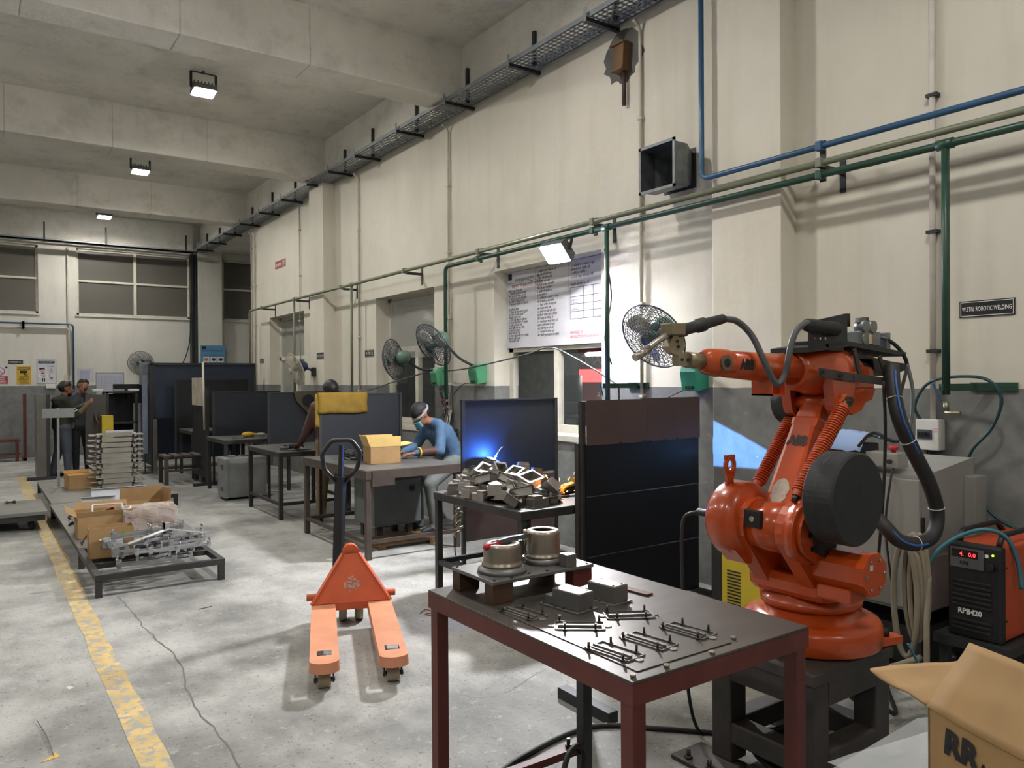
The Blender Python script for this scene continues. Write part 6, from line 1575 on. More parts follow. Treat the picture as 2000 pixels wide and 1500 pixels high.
# ================================================================== low platforms down the walkway
M_PLAT = pbr('platform_sheet', '#7d7c77', 0.5, 0.3, var=.14, scale=3)
M_ANGLE = pbr('black_angle_steel', '#2b2b2b', 0.55, var=.15)
def platform(label, y0, y1, x0, x1, z, sheet):
    t = thing('low_platform', label, 'platform', ((x0 + x1) / 2, (y0 + y1) / 2, 0), None, 'low platforms')
    for a in ((x0, y0, x1, y0 + .045), (x0, y1 - .045, x1, y1), (x0, y0 + .045, x0 + .045, y1 - .045), (x1 - .045, y0 + .045, x1, y1 - .045)): MB().box(a[0], a[1], z - .045, a[2], a[3], z).build('frame_bar', M_ANGLE, t)
    for x in (x0 + .003, x1 - .048):
        for y in (y0 + .003, y1 - .048): MB().box(x, y, 0, x + .045, y + .045, z - .045).build('leg', M_ANGLE, t)
    if sheet: MB().box(x0 - .004, y0 + .002, z, x1 + .004, y1 - .002, z + .004).build('deck_sheet', M_PLAT, t)
    else:
        for f in (.36, .68): MB().box(x0 + .045, y0 + (y1 - y0) * f, z - .04, x1 - .045, y0 + (y1 - y0) * f + .04, z).build('cross_bar', M_ANGLE, t)
    return t
platform('open black angle-iron platform nearest the camera', 6.40, 7.54, .73, 1.66, .17, False)
platform('sheet-topped platform under the cartons', 7.56, 10.48, .74, 1.75, .166, True)
platform('sheet-topped platform under the stacked fixtures', 10.5, 13.04, .76, 2.15, .166, True)
PZ = .1705
t = carton('tall brown open carton with a white label', .76, 7.0, 1.09, 7.18, .1705, .245, -4, ())
lb = MW[t]
def on(t, x, y, z): return MW[t] @ Vector((x, y, z))
def lab_rect(t, x0, z0, x1, z1, y, mat, nm): 
    MB().add([on(t, x, y, z) for x, z in ((x0, z0), (x1, z0), (x1, z1), (x0, z1))], [(0, 1, 2, 3)]).build(nm, mat, t)
lab_rect(t, -.055, .075, .085, .165, -.0915, pbr('label_white', '#d4d5d8', .6), 'label')
lab_rect(t, .01, .08, .085, .09, -.0925, M_INKB, 'label_bar'); lab_rect(t, -.085, .145, -.065, .158, -.0915, M_INKW, 'label_tag')
lab_rect(t, -.005, .195, .035, .21, -.0915, pbr('tape_blue', '#4d93b5', .5), 'sticker'); lab_rect(t, .08, .185, .10, .205, -.0915, pbr('dot_green', '#4d9a55', .5), 'sticker')
Rr = MW[t].to_3x3()
lettering(t, 'GST INVOICE\nTO : PLANT 2\nITEM  BRACKET  QTY 40\nNET WT  12 KG\nBATCH 0417', .014, M_INK, on(t, -.05, -.093, .15), Rr @ Vector((1, 0, 0)), UP)
carton('wide brown carton holding white brackets', .78, 7.95, 1.24, 8.45, .1705, .20, -3, (('S', 20, .05), ('W', 60, .10), ('N', 40, .08)))
carton('flattened brown carton with a raised flap beside the plastic wrap', 1.22, 8.35, 1.62, 8.62, .1705, .22, 8, (('N', -12, .14), ('E', 8, .12), ('S', 95, .12)))
carton('small brown carton with an orange lid behind the signpost', 1.02, 11.68, 1.36, 12.0, .1705, .19, 4, (('S', -80, .1), ('N', 70, .10), ('E', 100, .14)), pbr('carton_orange', '#a8793a', .8))
# plastic-wrapped carton
tw = thing('wrapped_bundle', 'carton wrapped in crumpled clear plastic on the platform', 'bundle', (1.4, 8.0, PZ))
MB().bbox(1.17, 7.86, PZ, 1.58, 8.2, PZ + .20, .01).build('carton_core', pbr('core_brown', '#7a5a44', .8), tw)
bm = bmesh.new(); bmesh.ops.create_cube(bm, size=1); bmesh.ops.subdivide_edges(bm, edges=list(bm.edges), cuts=9, use_grid_fill=True)
for v in bm.verts:
    p = Vector((v.co.x * .46 + 1.375, v.co.y * .39 + 8.03, (v.co.z + .5) * .235 + PZ + .002)); k = .022
    v.co = p + Vector((noise.noise(p * 16), noise.noise(p * 16 + Vector((9, 0, 0))), noise.noise(p * 14) * (1 if v.co.z > -.4 else 0))) * k
MB().bm(bm).build('plastic', glassy('wrap_film', '#d9d2cc', .38, .12), tw)
# heap of aluminium brackets on the near platform
M_ALU = pbr('aluminium_bracket', '#a9abad', 0.38, 0.55, var=.12, scale=20)
rr = random.Random(21)
def bracket_mesh(L):
    mb = MB().box(-L / 2, -.02, 0, L / 2, .02, .004).box(-L / 2, -.022, 0, L / 2, -.018, .020)
    for xx in (-L / 2, L / 2 - .04): mb.box(xx + .006, -.026, -.012, xx + .034, -.022, .042).cyl((xx + .02, -.034, .028), (xx + .02, -.026, .028), .007, n=8)
    mb.box(-L / 2, -.018, 0, -L / 2 + .004, .018, .05).box(L / 2 - .004, -.018, 0, L / 2, .018, .05)
    mb.cyl((-L / 2 - .004, 0, .055), (-L / 2 + .008, 0, .055), .008, n=8).cyl((L / 2 - .008, 0, .055), (L / 2 + .004, 0, .055), .008, n=8)
    return mb.mesh('angle_bracket', M_ALU)
bms = [bracket_mesh(.34), bracket_mesh(.42), bracket_mesh(.28)]
places = ['at the front left of the heap', 'at the front of the heap', 'at the front right of the heap', 'in the second layer on the left', 'in the second layer in the middle', 'in the second layer on the right', 'lying across the heap', 'tilted at the right end', 'tilted at the left end', 'upper left on the heap', 'upper middle on the heap', 'upper right on the heap', 'behind the heap on the left', 'behind the heap on the right', 'under the long white strip', 'topmost at the right of the heap', 'slanted at the back of the heap', 'resting on the frame bar', 'half hidden at the back left', 'half hidden at the back right', 'nearest the tall carton', 'poking out beyond the right frame bar', 'second from the top on the left', 'second from the top on the right']
for k, wd in enumerate(places):
    x = .98 + .11 * (k % 5) + rr.uniform(-.03, .03); y = 6.52 + .10 * ((k // 2) % 6) + rr.uniform(-.02, .02); z = PZ + .014 + .030 * (k // 4) + .01 * (k % 3)
    o = bpy.data.objects.new('angle_bracket', bms[k % 3]); COL.objects.link(o)
    o.location = (min(max(x, 1.06), 1.42), y, z); o.rotation_euler = (rr.uniform(-.12, .12) + (PI if k % 5 == 4 else 0) * 0, rr.uniform(-.06, .06), rr.uniform(-.5, .5) + (.0 if k % 2 else .1)); MW[o] = o.matrix_world.copy()
    tag(o, 'aluminium angle bracket ' + wd, 'bracket', 'aluminium brackets heaped on the platform')
M_STRIP = pbr('bright_strip', '#cfd1d3', .3, .6)
a, b, c = Vector((.98, 6.62, .34)), Vector((1.30, 6.75, .40)), Vector((1.58, 6.72, .335))
single(MB().prism([a, b, c, c + Vector((0, -.05, .0)), b + Vector((0, -.06, 0)), a + Vector((0, -.06, 0))], (0, 0, .006)), 'bent_strip', M_STRIP, 'long bent bright strip lying across the bracket heap', 'metal strip')
single(MB().box(1.27, 6.73, .36, 1.31, 6.78, .45).box(1.27, 6.73, .36, 1.275, 6.84, .45), 'corner_post', M_ALU, 'short aluminium upright at the crest of the heap', 'bracket')
# white panel brackets sticking out of the carton
def cut_panel(label, o, r, u, w, h, holes, mat):
    t = thing('slotted_panel', label, 'panel', o, None, 'white slotted panels')
    r, u = Vector(r).normalized(), Vector(u).normalized(); n = r.cross(u)
    xs = sorted({0, w, *[v for hh in holes for v in (hh[0], hh[2])]}); ys_ = sorted({0, h, *[v for hh in holes for v in (hh[1], hh[3])]})
    mb = MB()
    for i in range(len(xs) - 1):
        for j in range(len(ys_) - 1):
            mx, my = (xs[i] + xs[i + 1]) / 2, (ys_[j] + ys_[j + 1]) / 2
            if any(hh[0] < mx < hh[2] and hh[1] < my < hh[3] for hh in holes): continue
            mb.prism([Vector(o) + r * x + u * y for x, y in ((xs[i], ys_[j]), (xs[i + 1], ys_[j]), (xs[i + 1], ys_[j + 1]), (xs[i], ys_[j + 1]))], -n * .004)
    mb.build('plate', mat, t)
    MB().prism([Vector(o) + u * h, Vector(o) + r * w + u * h, Vector(o) + r * w + u * h + n * .05, Vector(o) + u * h + n * .05], u * .004).build('lip', mat, t)
M_PANEL = pbr('white_panel', '#c9cdd3', .35, .3)
cut_panel('white slotted panel standing in the wide carton', (.87, 8.58, .172), (1, -.1, .0), (0, .20, 1), .30, .29, [(.03, .18, .08, .25), (.11, .24, .13, .255), (.145, .24, .165, .255), (.18, .24, .20, .255), (.22, .24, .25, .255), (.12, .19, .17, .21)], M_PANEL)
cut_panel('longer white slotted panel behind the first one', (1.02, 9.12, .172), (1, -.05, .0), (0, .25, 1), .52, .30, [(.28, .21, .38, .24), (.34, .25, .37, .27), (.42, .25, .50, .265), (.06, .17, .20, .20)], M_PANEL)
fr_ = thing('bent_tube', 'white bent square tube standing in the wide carton', 'tube', (1.0, 8.3, .37))
MB().tube(smooth_bend([(.89, 8.0, .28), (.92, 8.2, .44), (1.16, 8.16, .44), (1.18, 7.98, .30)], .01), .011, 4).build('bar', M_PANEL, fr_)
single(MB().prism([(1.03, 8.30, .36), (1.10, 8.26, .40), (1.13, 8.28, .35), (1.06, 8.33, .33)], (0, .01, .0)), 'red_pouch', pbr('red_pouch', '#a3303a', .5), 'red and white pouch in the wide carton', 'pouch')
# tangle of clamps beside the panels
tg_ = thing('clamp_tangle', 'tangle of dark clamps left of the white panels', 'clamps', (.85, 9.1, PZ))
for i in range(9):
    c = Vector((.80 + .16 * rr.random(), 8.75 + .55 * rr.random(), PZ + .02 + .05 * rr.random()))
    MB().tube([c + Vector((.035 * math.cos(q * PI / 6), .04 * math.sin(q * PI / 6), .025 * math.sin(q * PI / 5 + i))) for q in range(10)], .010, 6).build('clamp', M_BOLT, tg_)
for i in range(4): single(MB().tube(smooth_path([(.77, 7.62 + .05 * i, PZ + .002), (.82 + .02 * i, 7.66 + .04 * i, PZ + .09), (.90, 7.60 + .05 * i, PZ + .004)], 6), .003, 5), 'wire_hook', M_BOLT, ['first', 'second', 'third', 'fourth'][i] + ' thin wire hook from the front beside the tall carton', 'wire hook', 'wire hooks')

# stacked fixtures with pins
def fixture_mesh():
    mb = MB().box(-.20, -.02, 0, .20, .02, .045).box(-.24, -.16, 0, -.205, .16, .03).box(.205, -.16, 0, .24, .16, .03).box(-.24, -.15, .03, .24, .15, .036)
    for i in range(5):
        yy = -.14 + .07 * i; mb.cyl((-.33, yy, .02), (-.24, yy, .02), .007, n=6).cyl((.24, yy, .02), (.33, yy, .02), .007, n=6)
    for x in (-.17, 0, .17): mb.cyl((x, -.022, .022), (x, -.018, .022), .008, n=8)
    mb.box(-.18, -.17, .001, .18, -.16, .060)
    return mb.mesh('pin_fixture', pbr('fixture_zinc', '#a09c92', .42, .4, var=.12))
fm = fixture_mesh(); N = 11
ordn = ['lowest', 'second', 'third', 'fourth', 'fifth', 'sixth', 'seventh', 'eighth', 'ninth', 'tenth', 'topmost']
for k in range(N):
    o = bpy.data.objects.new('pin_fixture', fm); COL.objects.link(o)
    o.location = (1.60 + .012 * math.sin(k * 2.1), 11.7 + .01 * math.cos(k * 3.3), PZ + .0005 + .069 * k); o.rotation_euler = (0, 0, .03 * math.sin(k * 1.7) - .05); MW[o] = o.matrix_world.copy()
    tag(o, 'zinc plate fixture with side pins, ' + ordn[k] + (' in the stack' if k in (0, N - 1) else ' from the bottom of the stack'), 'fixture', 'pin fixtures stacked on the platform')
    if k < N - 1:
        for s in (-1, 1): MB().box(1.60 + s * .222 - .012, 11.69, PZ + .069 * k + .037, 1.60 + s * .222 + .012, 11.72, PZ + .069 * (k + 1) - .0005).build('spacer', M_GALV, None, label='small spacer between %s and next stacked fixture, %s side' % (ordn[k], 'left' if s < 0 else 'right'), category='spacer', group='spacers in the fixture stack')
single(MB().box(1.46, 11.56, PZ + .069 * 10 + .0375, 1.80, 11.60, PZ + .069 * 10 + .085), 'white_bar', M_PANEL, 'white bar lying on the topmost stacked fixture', 'bar')

# T-shaped sign post on the platform
sp_ = thing('sign_post', 'grey T-shaped sign post standing on the platform', 'sign post', (.95, 12.1, PZ))
MB().cyl((.955, 12.1, PZ), (.955, 12.1, PZ + .008), .09, n=24).build('base', M_CAB, sp_)
MB().box(.94, 12.085, PZ + .008, .97, 12.115, 1.25).build('post', M_CAB, sp_)
MB().box(.77, 12.075, 1.12, 1.15, 12.085, 1.245).build('plate', pbr('sign_plate', '#8b8f90', .45, .3), sp_)
# upright steel screen on edge, rusty stands, bench and trolley at the left
up = thing('steel_upright', 'tall grey steel panel seen on edge beside the standing men', 'panel', (.95, 15.0, 0))
MB().box(.86, 14.75, .05, 1.0, 15.25, 1.40).build('panel', pbr('panel_zinc', '#6f6d68', .4, .6), up)
MB().box(1.0, 14.73, 0, 1.05, 14.79, 1.40).build('edge_post', M_ANGLE, up)
MB().box(.72, 14.70, 0, 1.12, 14.82, .05).build('foot', M_ANGLE, up)
for k, (x, y, lab) in enumerate(((.88, 18.6, 'thin rusty upright stand nearer the picture edge'), (1.06, 17.9, 'thin rusty upright stand beside the steel panel'))):
    t = thing('rusty_stand', lab, 'stand', (x, y, 0), None, 'rusty upright stands')
    MB().box(x - .03, y - .03, 0, x + .03, y + .03, 1.37).build('post', M_REDF, t)
    MB().box(x - .03, y - .03, 0, x + .03, y + .5, .05).build('foot', M_REDF, t)
bn = thing('low_bench', 'low rusty bench at the foot of the back wall', 'bench', (.3, 18.7, 0))
MB().box(-1.2, 18.5, .40, .80, 18.95, .44).build('top_frame', M_REDF, bn)
for x in (-1.1, .05, .74): MB().box(x - .03, 18.52, 0, x + .03, 18.58, .40).build('leg', M_REDF, bn)
MB().box(-1.2, 18.54, .14, .8, 18.57, .17).build('rail', M_REDF, bn)
tr_ = thing('flat_trolley', 'flat sheet-topped trolley cut by the picture edge', 'trolley', (0, 10.3, 0))
MB().bbox(-.9, 9.7, .17, .66, 10.75, .21, .005).build('deck', M_PLAT, tr_)
MB().box(-.88, 9.72, .11, .64, 9.77, .17).build('skirt', M_ANGLE, tr_); MB().box(-.88, 10.68, .11, .64, 10.73, .17).build('skirt', M_ANGLE, tr_)
for x in (-.75, .52):
    for y in (9.85, 10.6): MB().cyl((x - .02, y, .055), (x + .02, y, .055), .055, n=16).build('wheel', M_BLACK, tr_)
MB().tube([Vector((.35 + .05 * math.cos(q), 10.55 + .05 * math.sin(q), .225 + .01 * math.sin(3 * q))) for q in [i * .6 for i in range(11)]], .008, 6).build('wire_knot', M_BOLT, tr_)
# booths beyond
M_NAVY = pbr('booth_navy', '#26303f', .5, .15, var=.15, scale=3)
bo = thing('welding_booth', 'large navy sheet-metal booth in front of the back column', 'booth', (3.4, 15.6, 0))
MB().box(2.62, 15.95, .1, 4.45, 16.0, 1.93).build('back_sheet', M_NAVY, bo)
MB().box(2.62, 14.9, .1, 2.66, 15.95, 1.92).build('side_sheet', M_NAVY, bo)
MB().box(2.60, 14.86, 1.90, 4.45, 14.92, 1.94).build('top_rail', M_DARK, bo)
for x in (2.60, 3.45, 4.40): MB().box(x, 14.86, 0, x + .05, 14.91, 1.92).build('post', M_ANGLE, bo)
MB().box(2.65, 14.88, .95, 4.42, 14.89, 1.90).build('front_sheet', M_NAVY, bo)
MB().box(2.52, 15.2, 1.55, 2.62, 15.5, 1.95).build('vent_box', M_GALV, bo)
sd = thing('side_screen', 'narrow dark side screen with a pale board at the farthest booth', 'screen', (2.96, 12.85, 0))
MB().box(2.955, 12.40, .10, 2.965, 13.30, 1.45).build('sheet', M_SCRN2, sd)
MB().box(2.945, 12.37, 0, 2.985, 12.41, 1.50).build('post', M_ANGLE, sd)
MB().box(2.75, 12.34, 0, 3.2, 12.42, .04).build('foot', M_ANGLE, sd)
MB().box(2.935, 12.55, 1.22, 2.953, 13.25, 1.66).build('pale_board', pbr('pale_board', '#a39c8b', .7, var=.15), sd)
MB().cyl((2.93, 12.42, .85), (2.92, 12.44, 1.9), .017, n=8).build('pole', M_COND, sd)
cs = thing('rack_frame', 'dark open rack frame behind the stacked fixtures', 'rack', (2.1, 15.6, 0))
for x in (1.95, 2.42):
    for y in (15.3, 15.8): MB().box(x, y, 0, x + .04, y + .04, 1.42).build('post', M_ANGLE, cs)
for z in (.35, .85, 1.40): MB().box(1.95, 15.3, z, 2.46, 15.84, z + .03).build('shelf', M_ANGLE, cs)
MB().box(1.62, 15.32, .15, 1.95, 15.34, 1.38).build('side_sheet', pbr('rack_grey', '#55524e', .5, .4), cs)
MB().box(1.98, 15.84, .38, 2.42, 15.86, 1.38).build('back_sheet', M_SCRN2, cs)
single(MB().box(2.14, 15.9, 1.20, 2.68, 15.93, 1.56), 'dark_sheet', M_SCRN2, 'rounded dark sheet standing behind the rack frame', 'sheet')
for k, (x, m) in enumerate(((1.75, M_WHITE), (2.1, M_CAB), (2.34, M_WHITE))): single(MB().bbox(x, 15.4, 1.43, x + .16, 15.6, 1.475, .01), 'small_box', m, ['left', 'middle', 'right'][k] + ' small pale box on top of the rack frame', 'box', 'small boxes on the rack')
single(MB().bbox(1.84, 15.0, .62, 2.02, 15.2, 1.02, .01), 'yellow_case', M_YEL, 'yellow case beside the rack frame', 'case')
cb2 = thing('pale_column_stand', 'tall pale blue steel stand at the booth corner', 'stand', (2.5, 14.6, 0))
MB().box(2.42, 14.6, .35, 2.50, 14.64, 1.72).build('channel', pbr('pale_blue_steel', '#737c8c', .5, .3), cb2)
MB().box(2.45, 14.62, 0, 2.47, 14.64, .35).box(2.3, 14.55, 0, 2.6, 14.7, .02).build('leg', M_ANGLE, cb2)
MB().box(2.54, 14.3, .02, 2.60, 14.34, .95).build('panel_edge', pbr('panel_zinc', '#6f6d68', .4, .6), cb2)
sl_ = thing('stool', 'dark steel stool with a slotted seat at the booth', 'stool', (2.72, 13.0, 0))
for k in range(4): MB().box(2.42 + .15 * k, 12.75, .42, 2.52 + .15 * k, 13.25, .45).build('seat_slat', M_TBRN, sl_)
for x in (2.42, 2.96):
    for y in (12.75, 13.2): MB().box(x, y, 0, x + .055, y + .055, .42).build('leg', M_TBRN, sl_)
for y in (12.76, 13.22): MB().box(2.46, y, .20, 2.97, y + .03, .23).build('stretcher', M_TBRN, sl_)
# the room beyond the windows
mc_ = thing('machine_beyond', 'dark machine seen through the banner window', 'machine', (6.6, 7.9, 0))
MB().bbox(6.2, 7.3, 0, 7.0, 8.6, 1.15, .03).cyl((6.5, 7.9, 1.15), (6.5, 7.9, 1.65), .16, n=18).bbox(6.3, 7.5, 1.15, 6.8, 8.3, 1.3, .02).build('casting', pbr('machine_grey', '#4d5254', .5), mc_)
for k in range(4): MB().box(6.17, 7.4 + .3 * k, .6, 6.2, 7.6 + .3 * k, 1.1).build('panel', M_CAB, mc_)
t, o, r, u, n = board('red_board', 'lit red board with white letters seen through the banner window', 'sign', (7.9, 9.40, 1.25), (0, -1, 0), UP, .9, .85, pbr('board_red', '#9c2f33', .5))
lettering(t, 'OMADI', .22, M_INKW, o + r * .04 + u * .58, r, u, bold=.004)
patch(t, o, r, u, n, (.02, .30, .88, .50), emis('board_glow', '#ff4a4a', 2.0), 'lit_band')
lettering(t, 'RETA', .14, M_INKW, o + r * .45 + u * .05, r, u, bold=.002)
single(MB().bbox(5.6, 9.0, 0, 6.2, 9.9, 1.5, .02), 'cabinet_beyond', M_CAB, 'grey cabinet behind the plastic covered window', 'cabinet')
# scraps on the floor
single(MB().prism([sz(80, 1490), sz(118, 1478), sz(108, 1470), sz(95, 1480)], (0, 0, .002)), 'tape_scrap', pbr('tape_scrap', '#c9a25a', .6), 'torn yellow tape scrap on the floor at the lower left', 'scrap')
single(MB().tube(smooth_path([sz(73, 1408, .006), sz(92, 1440, .008), sz(104, 1475, .006)], 6), .0016, 5), 'wire_scrap', M_CABLE, 'bent thin wire on the floor above the tape scrap', 'wire')
single(MB().prism([sz(128, 1344), sz(136, 1340), sz(144, 1343), sz(136, 1347)], (0, 0, .002)), 'paper_scrap', M_WHITE, 'small pale scrap on the floor beside the yellow line', 'scrap')
single(MB().cyl(sz(388, 1190, .003), sz(413, 1184, .003), .003, n=6), 'wire_scrap', M_BOLT, 'short straight wire on the floor before the near platform', 'wire')
single(MB().tube(smooth_path([sz(820, 1198, .004), sz(832, 1190, .006), sz(845, 1196, .004), sz(830, 1200, .005), sz(860, 1205, .004)], 6), .003, 5), 'string_scrap', pbr('orange_string', '#9a4a30', .7), 'scrap of orange string on the floor behind the red table', 'string')

# unseen sheet added to shape the blue spot light; its hole gives the patch outline
ts = thing('welding_screen', 'unseen sheet with a hole, added to shape the blue light patch', 'screen', (-1.0, 2.73, 0), None, 'welding screens')
hole = [Vector((-1.0, y, z)) for y, z in ((2.814, 1.001), (2.779, 1.065), (2.70, 1.035), (2.645, 1.012), (2.635, .978), (2.779, .972))]
hc = sum(hole, Vector((0, 0, 0))) / len(hole)
outer = [Vector((-1.0, y, z)) for y, z in ((3.15, 1.0), (3.15, 1.45), (2.73, 1.45), (2.3, 1.45), (2.3, .45), (3.15, .45))]
mb = MB()
for i in range(6):
    j = (i + 1) % 6; mb.prism([hole[i], hole[j], outer[j], outer[i]], (.003, 0, 0))
mb.build('sheet', M_SCRN2, ts)
for y in (2.28, 3.13): MB().box(-1.02, y, 0, -.98, y + .04, 1.46).build('post', M_TBLK, ts)
# ================================================================== people
M_SKIN = pbr('skin', '#8a5a41', .55, var=.08)
M_SKIND = pbr('skin_dark', '#5f3d2d', .55, var=.08)
M_HAIR = pbr('black_hair', '#131214', .5, var=.3, scale=60)
def cone(mb, a, b, ra, rb, n=14, flat=1.0, fdir=None):
    """round-ended tapered limb piece; flat squashes it along fdir"""
    a, b = Vector(a), Vector(b); ax = (b - a).normalized()
    R = frame(ax, fdir if fdir is not None else (0, 0, 1))
    L = (b - a).length; prof = []
    for i in range(6): t = PI / 2 * i / 5; prof.append((ra * math.sin(t), -ra * math.cos(t)))
    for i in range(6): t = PI / 2 * i / 5; prof.append((rb * math.cos(t), L + rb * math.sin(t)))
    vs, fs = [], []; T = Matrix.Translation(a) @ R.to_4x4()
    for r, h in prof: vs += [T @ Vector((max(r, 1e-4) * math.cos(2 * PI * k / n), max(r, 1e-4) * flat * math.sin(2 * PI * k / n), h)) for k in range(n)]
    m = len(prof)
    for j in range(m - 1): fs += [(j * n + k, j * n + (k + 1) % n, (j + 1) * n + (k + 1) % n, (j + 1) * n + k) for k in range(n)]
    fs += [tuple(reversed(range(n))), tuple((m - 1) * n + k for k in range(n))]
    mb.add(vs, fs, True)
def remesh(mb, vox, it=6):
    me = mb.mesh('tmp', M_SKIN); o = bpy.data.objects.new('tmp', me); COL.objects.link(o)
    m = o.modifiers.new('r', 'REMESH'); m.mode = 'VOXEL'; m.voxel_size = vox; m.use_smooth_shade = True
    s = o.modifiers.new('s', 'SMOOTH'); s.factor = .5; s.iterations = it
    dg = bpy.context.evaluated_depsgraph_get(); dg.update()
    out = bpy.data.meshes.new_from_object(o.evaluated_get(dg))
    bpy.data.objects.remove(o)
    V_ = [v.co.copy() for v in out.vertices]; F_ = [tuple(p.vertices) for p in out.polygons]
    bpy.data.meshes.remove(out); return V_, F_
def seg_dist(p, a, b):
    d = b - a; t = max(0, min(1, (p - a).dot(d) / max(d.length_squared, 1e-9))); return (p - (a + d * t)).length
def hand(mb, wrist, d, palm_n, curl=.5, s=1.0, spread=1.0):
    """palm with four unequal bent fingers and a thumb from its side"""
    d = Vector(d).normalized(); nrm = Vector(palm_n); nrm = (nrm - d * nrm.dot(d)).normalized(); side = d.cross(nrm)
    W = Vector(wrist)
    for q in (-.022, -.007, .008, .022): cone(mb, W + side * q * .7 * s, W + d * .085 * s + side * q * s, .013 * s, .011 * s, 8)
    for q, L in ((-.028, .068), (-.0095, .078), (.0095, .073), (.027, .056)):
        p = W + d * .085 * s + side * q * spread * s; dd = d.copy()
        for k, f in enumerate((.45, .32, .23)):
            dd = (dd * math.cos(curl * (.5 + .3 * k)) + nrm * math.sin(curl * (.5 + .3 * k))).normalized()
            e = p + dd * L * f * s; cone(mb, p, e, (.0088 - .0012 * k) * s, (.0078 - .0012 * k) * s, 8); p = e
    p = W + d * .025 * s - side * .024 * s; dd = (d * .65 - side * .7 + nrm * .3).normalized()
    for k, L in enumerate((.038, .028)):
        e = p + dd * L * s; cone(mb, p, e, .0105 * s, .009 * s, 8); p = e; dd = (dd + d * .5 + nrm * .25).normalized()
def person(label, J, mats, head_dir, head_up, extras=None, hands=(), sleeves=None, bulk=1.0, vox=.013):
    """J: joint name -> point. mats: skin, top, trousers, shoes. One continuous surface, coloured by region."""
    J = {k: Vector(v) for k, v in J.items()}
    base = Vector(((J['ankle_l'].x + J['ankle_r'].x) / 2, (J['ankle_l'].y + J['ankle_r'].y) / 2, 0))
    t = thing('person', label, 'person', base)
    mb = MB(); k = bulk
    sd = (J['sh_l'] - J['sh_r']).normalized(); spine = (J['neck'] - J['pelvis']).normalized(); fwd = sd.cross(spine).normalized()
    chest = J['pelvis'].lerp(J['neck'], .68); waist = J['pelvis'].lerp(J['neck'], .3)
    regs = []
    def add(a, b, ra, rb, reg, flat=1.0, fd=None):
        cone(mb, a, b, ra, rb, 14, flat, fd); regs.append((Vector(a), Vector(b), (ra + rb) / 2, reg))
    for q in (-.5, 0, .5):
        add(J['pelvis'] + sd * q * .16, waist + sd * q * .15, .105 * k, .10 * k, 'top')
        add(waist + sd * q * .15, chest + sd * q * .20, .10 * k, .105 * k, 'top')
        add(chest + sd * q * .20, J['neck'] - spine * .05 + sd * q * .16, .10 * k, .065 * k, 'top')
    add(J['sh_l'], J['sh_r'], .06 * k, .06 * k, 'top')
    add(J['neck'] - spine * .04, J['head'] - Vector(head_up) * .06, .052, .050, 'skin')
    for s in 'lr':
        add(J['sh_' + s], J['el_' + s], .058 * k, .050 * k, 'top'); add(J['el_' + s], J['wr_' + s], .045 * k, .030 * k, 'sleeve')
        add(J['hip_' + s], J['knee_' + s], .088 * k, .064 * k, 'trousers'); add(J['knee_' + s], J['ankle_' + s], .060 * k, .046 * k, 'trousers')
        f = Vector(J.get('toe_' + s, J['ankle_' + s] + fwd * .15)); add(J['ankle_' + s] + Vector((0, 0, -.03)), Vector((f.x, f.y, .035)), .045, .035, 'shoes')
        add(J['pelvis'], J['hip_' + s], .10 * k, .098 * k, 'trousers')
    # head: skull, jaw, nose, brow, ears
    hu = Vector(head_up).normalized(); hf = Vector(head_dir); hf = (hf - hu * hf.dot(hu)).normalized(); hs = hf.cross(hu)
    H = J['head']; HR = Matrix((hs, hf, hu)).transposed()
    def hp(x, y, z): return H + hs * x + hf * y + hu * z
    mb.ball(hp(0, -.012, .03), .1, 18, HR, (.80, .98, .95)); mb.ball(hp(0, .028, -.045), .1, 16, HR, (.62, .62, .72))
    cone(mb, hp(0, .092, .008), hp(0, .112, -.026), .010, .016, 8)
    cone(mb, hp(-.03, .082, .022), hp(.03, .082, .022), .014, .014, 8); cone(mb, hp(-.02, .083, -.062), hp(.02, .083, -.062), .010, .010, 8); cone(mb, hp(-.017, .080, -.075), hp(.017, .080, -.075), .011, .011, 8); mb.ball(hp(0, .07, -.105), .025, 10)
    for s in (-1, 1): mb.ball(hp(s * .080, -.005, -.01), .030, 10, HR, (.3, .6, 1.0))
    regs.append((hp(0, 0, .05), hp(0, .03, -.06), .1, 'skin'))
    V_, F_ = remesh(mb, vox)
    names = ['skin', 'top', 'sleeve', 'trousers', 'shoes']; cut = J['pelvis'] + spine * .02
    mi = []
    for f in F_:
        c = Vector((0, 0, 0))
        for i in f: c += V_[i]
        c /= len(f); best = min(regs, key=lambda g: seg_dist(c, g[0], g[1]) - g[2])[3]
        mi.append(names.index(best))
    hm = MB()
    for w_, d_, n_, cu in hands: hand(hm, w_, d_, n_, cu)
    full = MB().add(V_, F_, True)
    if hands:
        hv, hf_ = remesh(hm, .0045, 3); full.add(hv, hf_, True); mi += [0] * len(hf_)
    inv = MW[t].inverted(); full.v = [tuple(inv @ Vector(p)) for p in full.v]
    me = full.mesh('body', [mats['skin'], mats['top'], mats.get('sleeve', mats['top']), mats['trousers'], mats['shoes']], mi)
    o = bpy.data.objects.new('body', me); COL.objects.link(o); o.parent = t; MW[o] = MW[t].copy()
    # eyes
    for s in (-1, 1):
        MB().ball(hp(s * .031, .080, .004), .011, 10).build('eye', pbr('eye_white', '#c9c4bb', .3), t); MB().ball(hp(s * .031, .0885, .004), .0048, 8).build('pupil', M_INK, t)
    return t, hp, HR
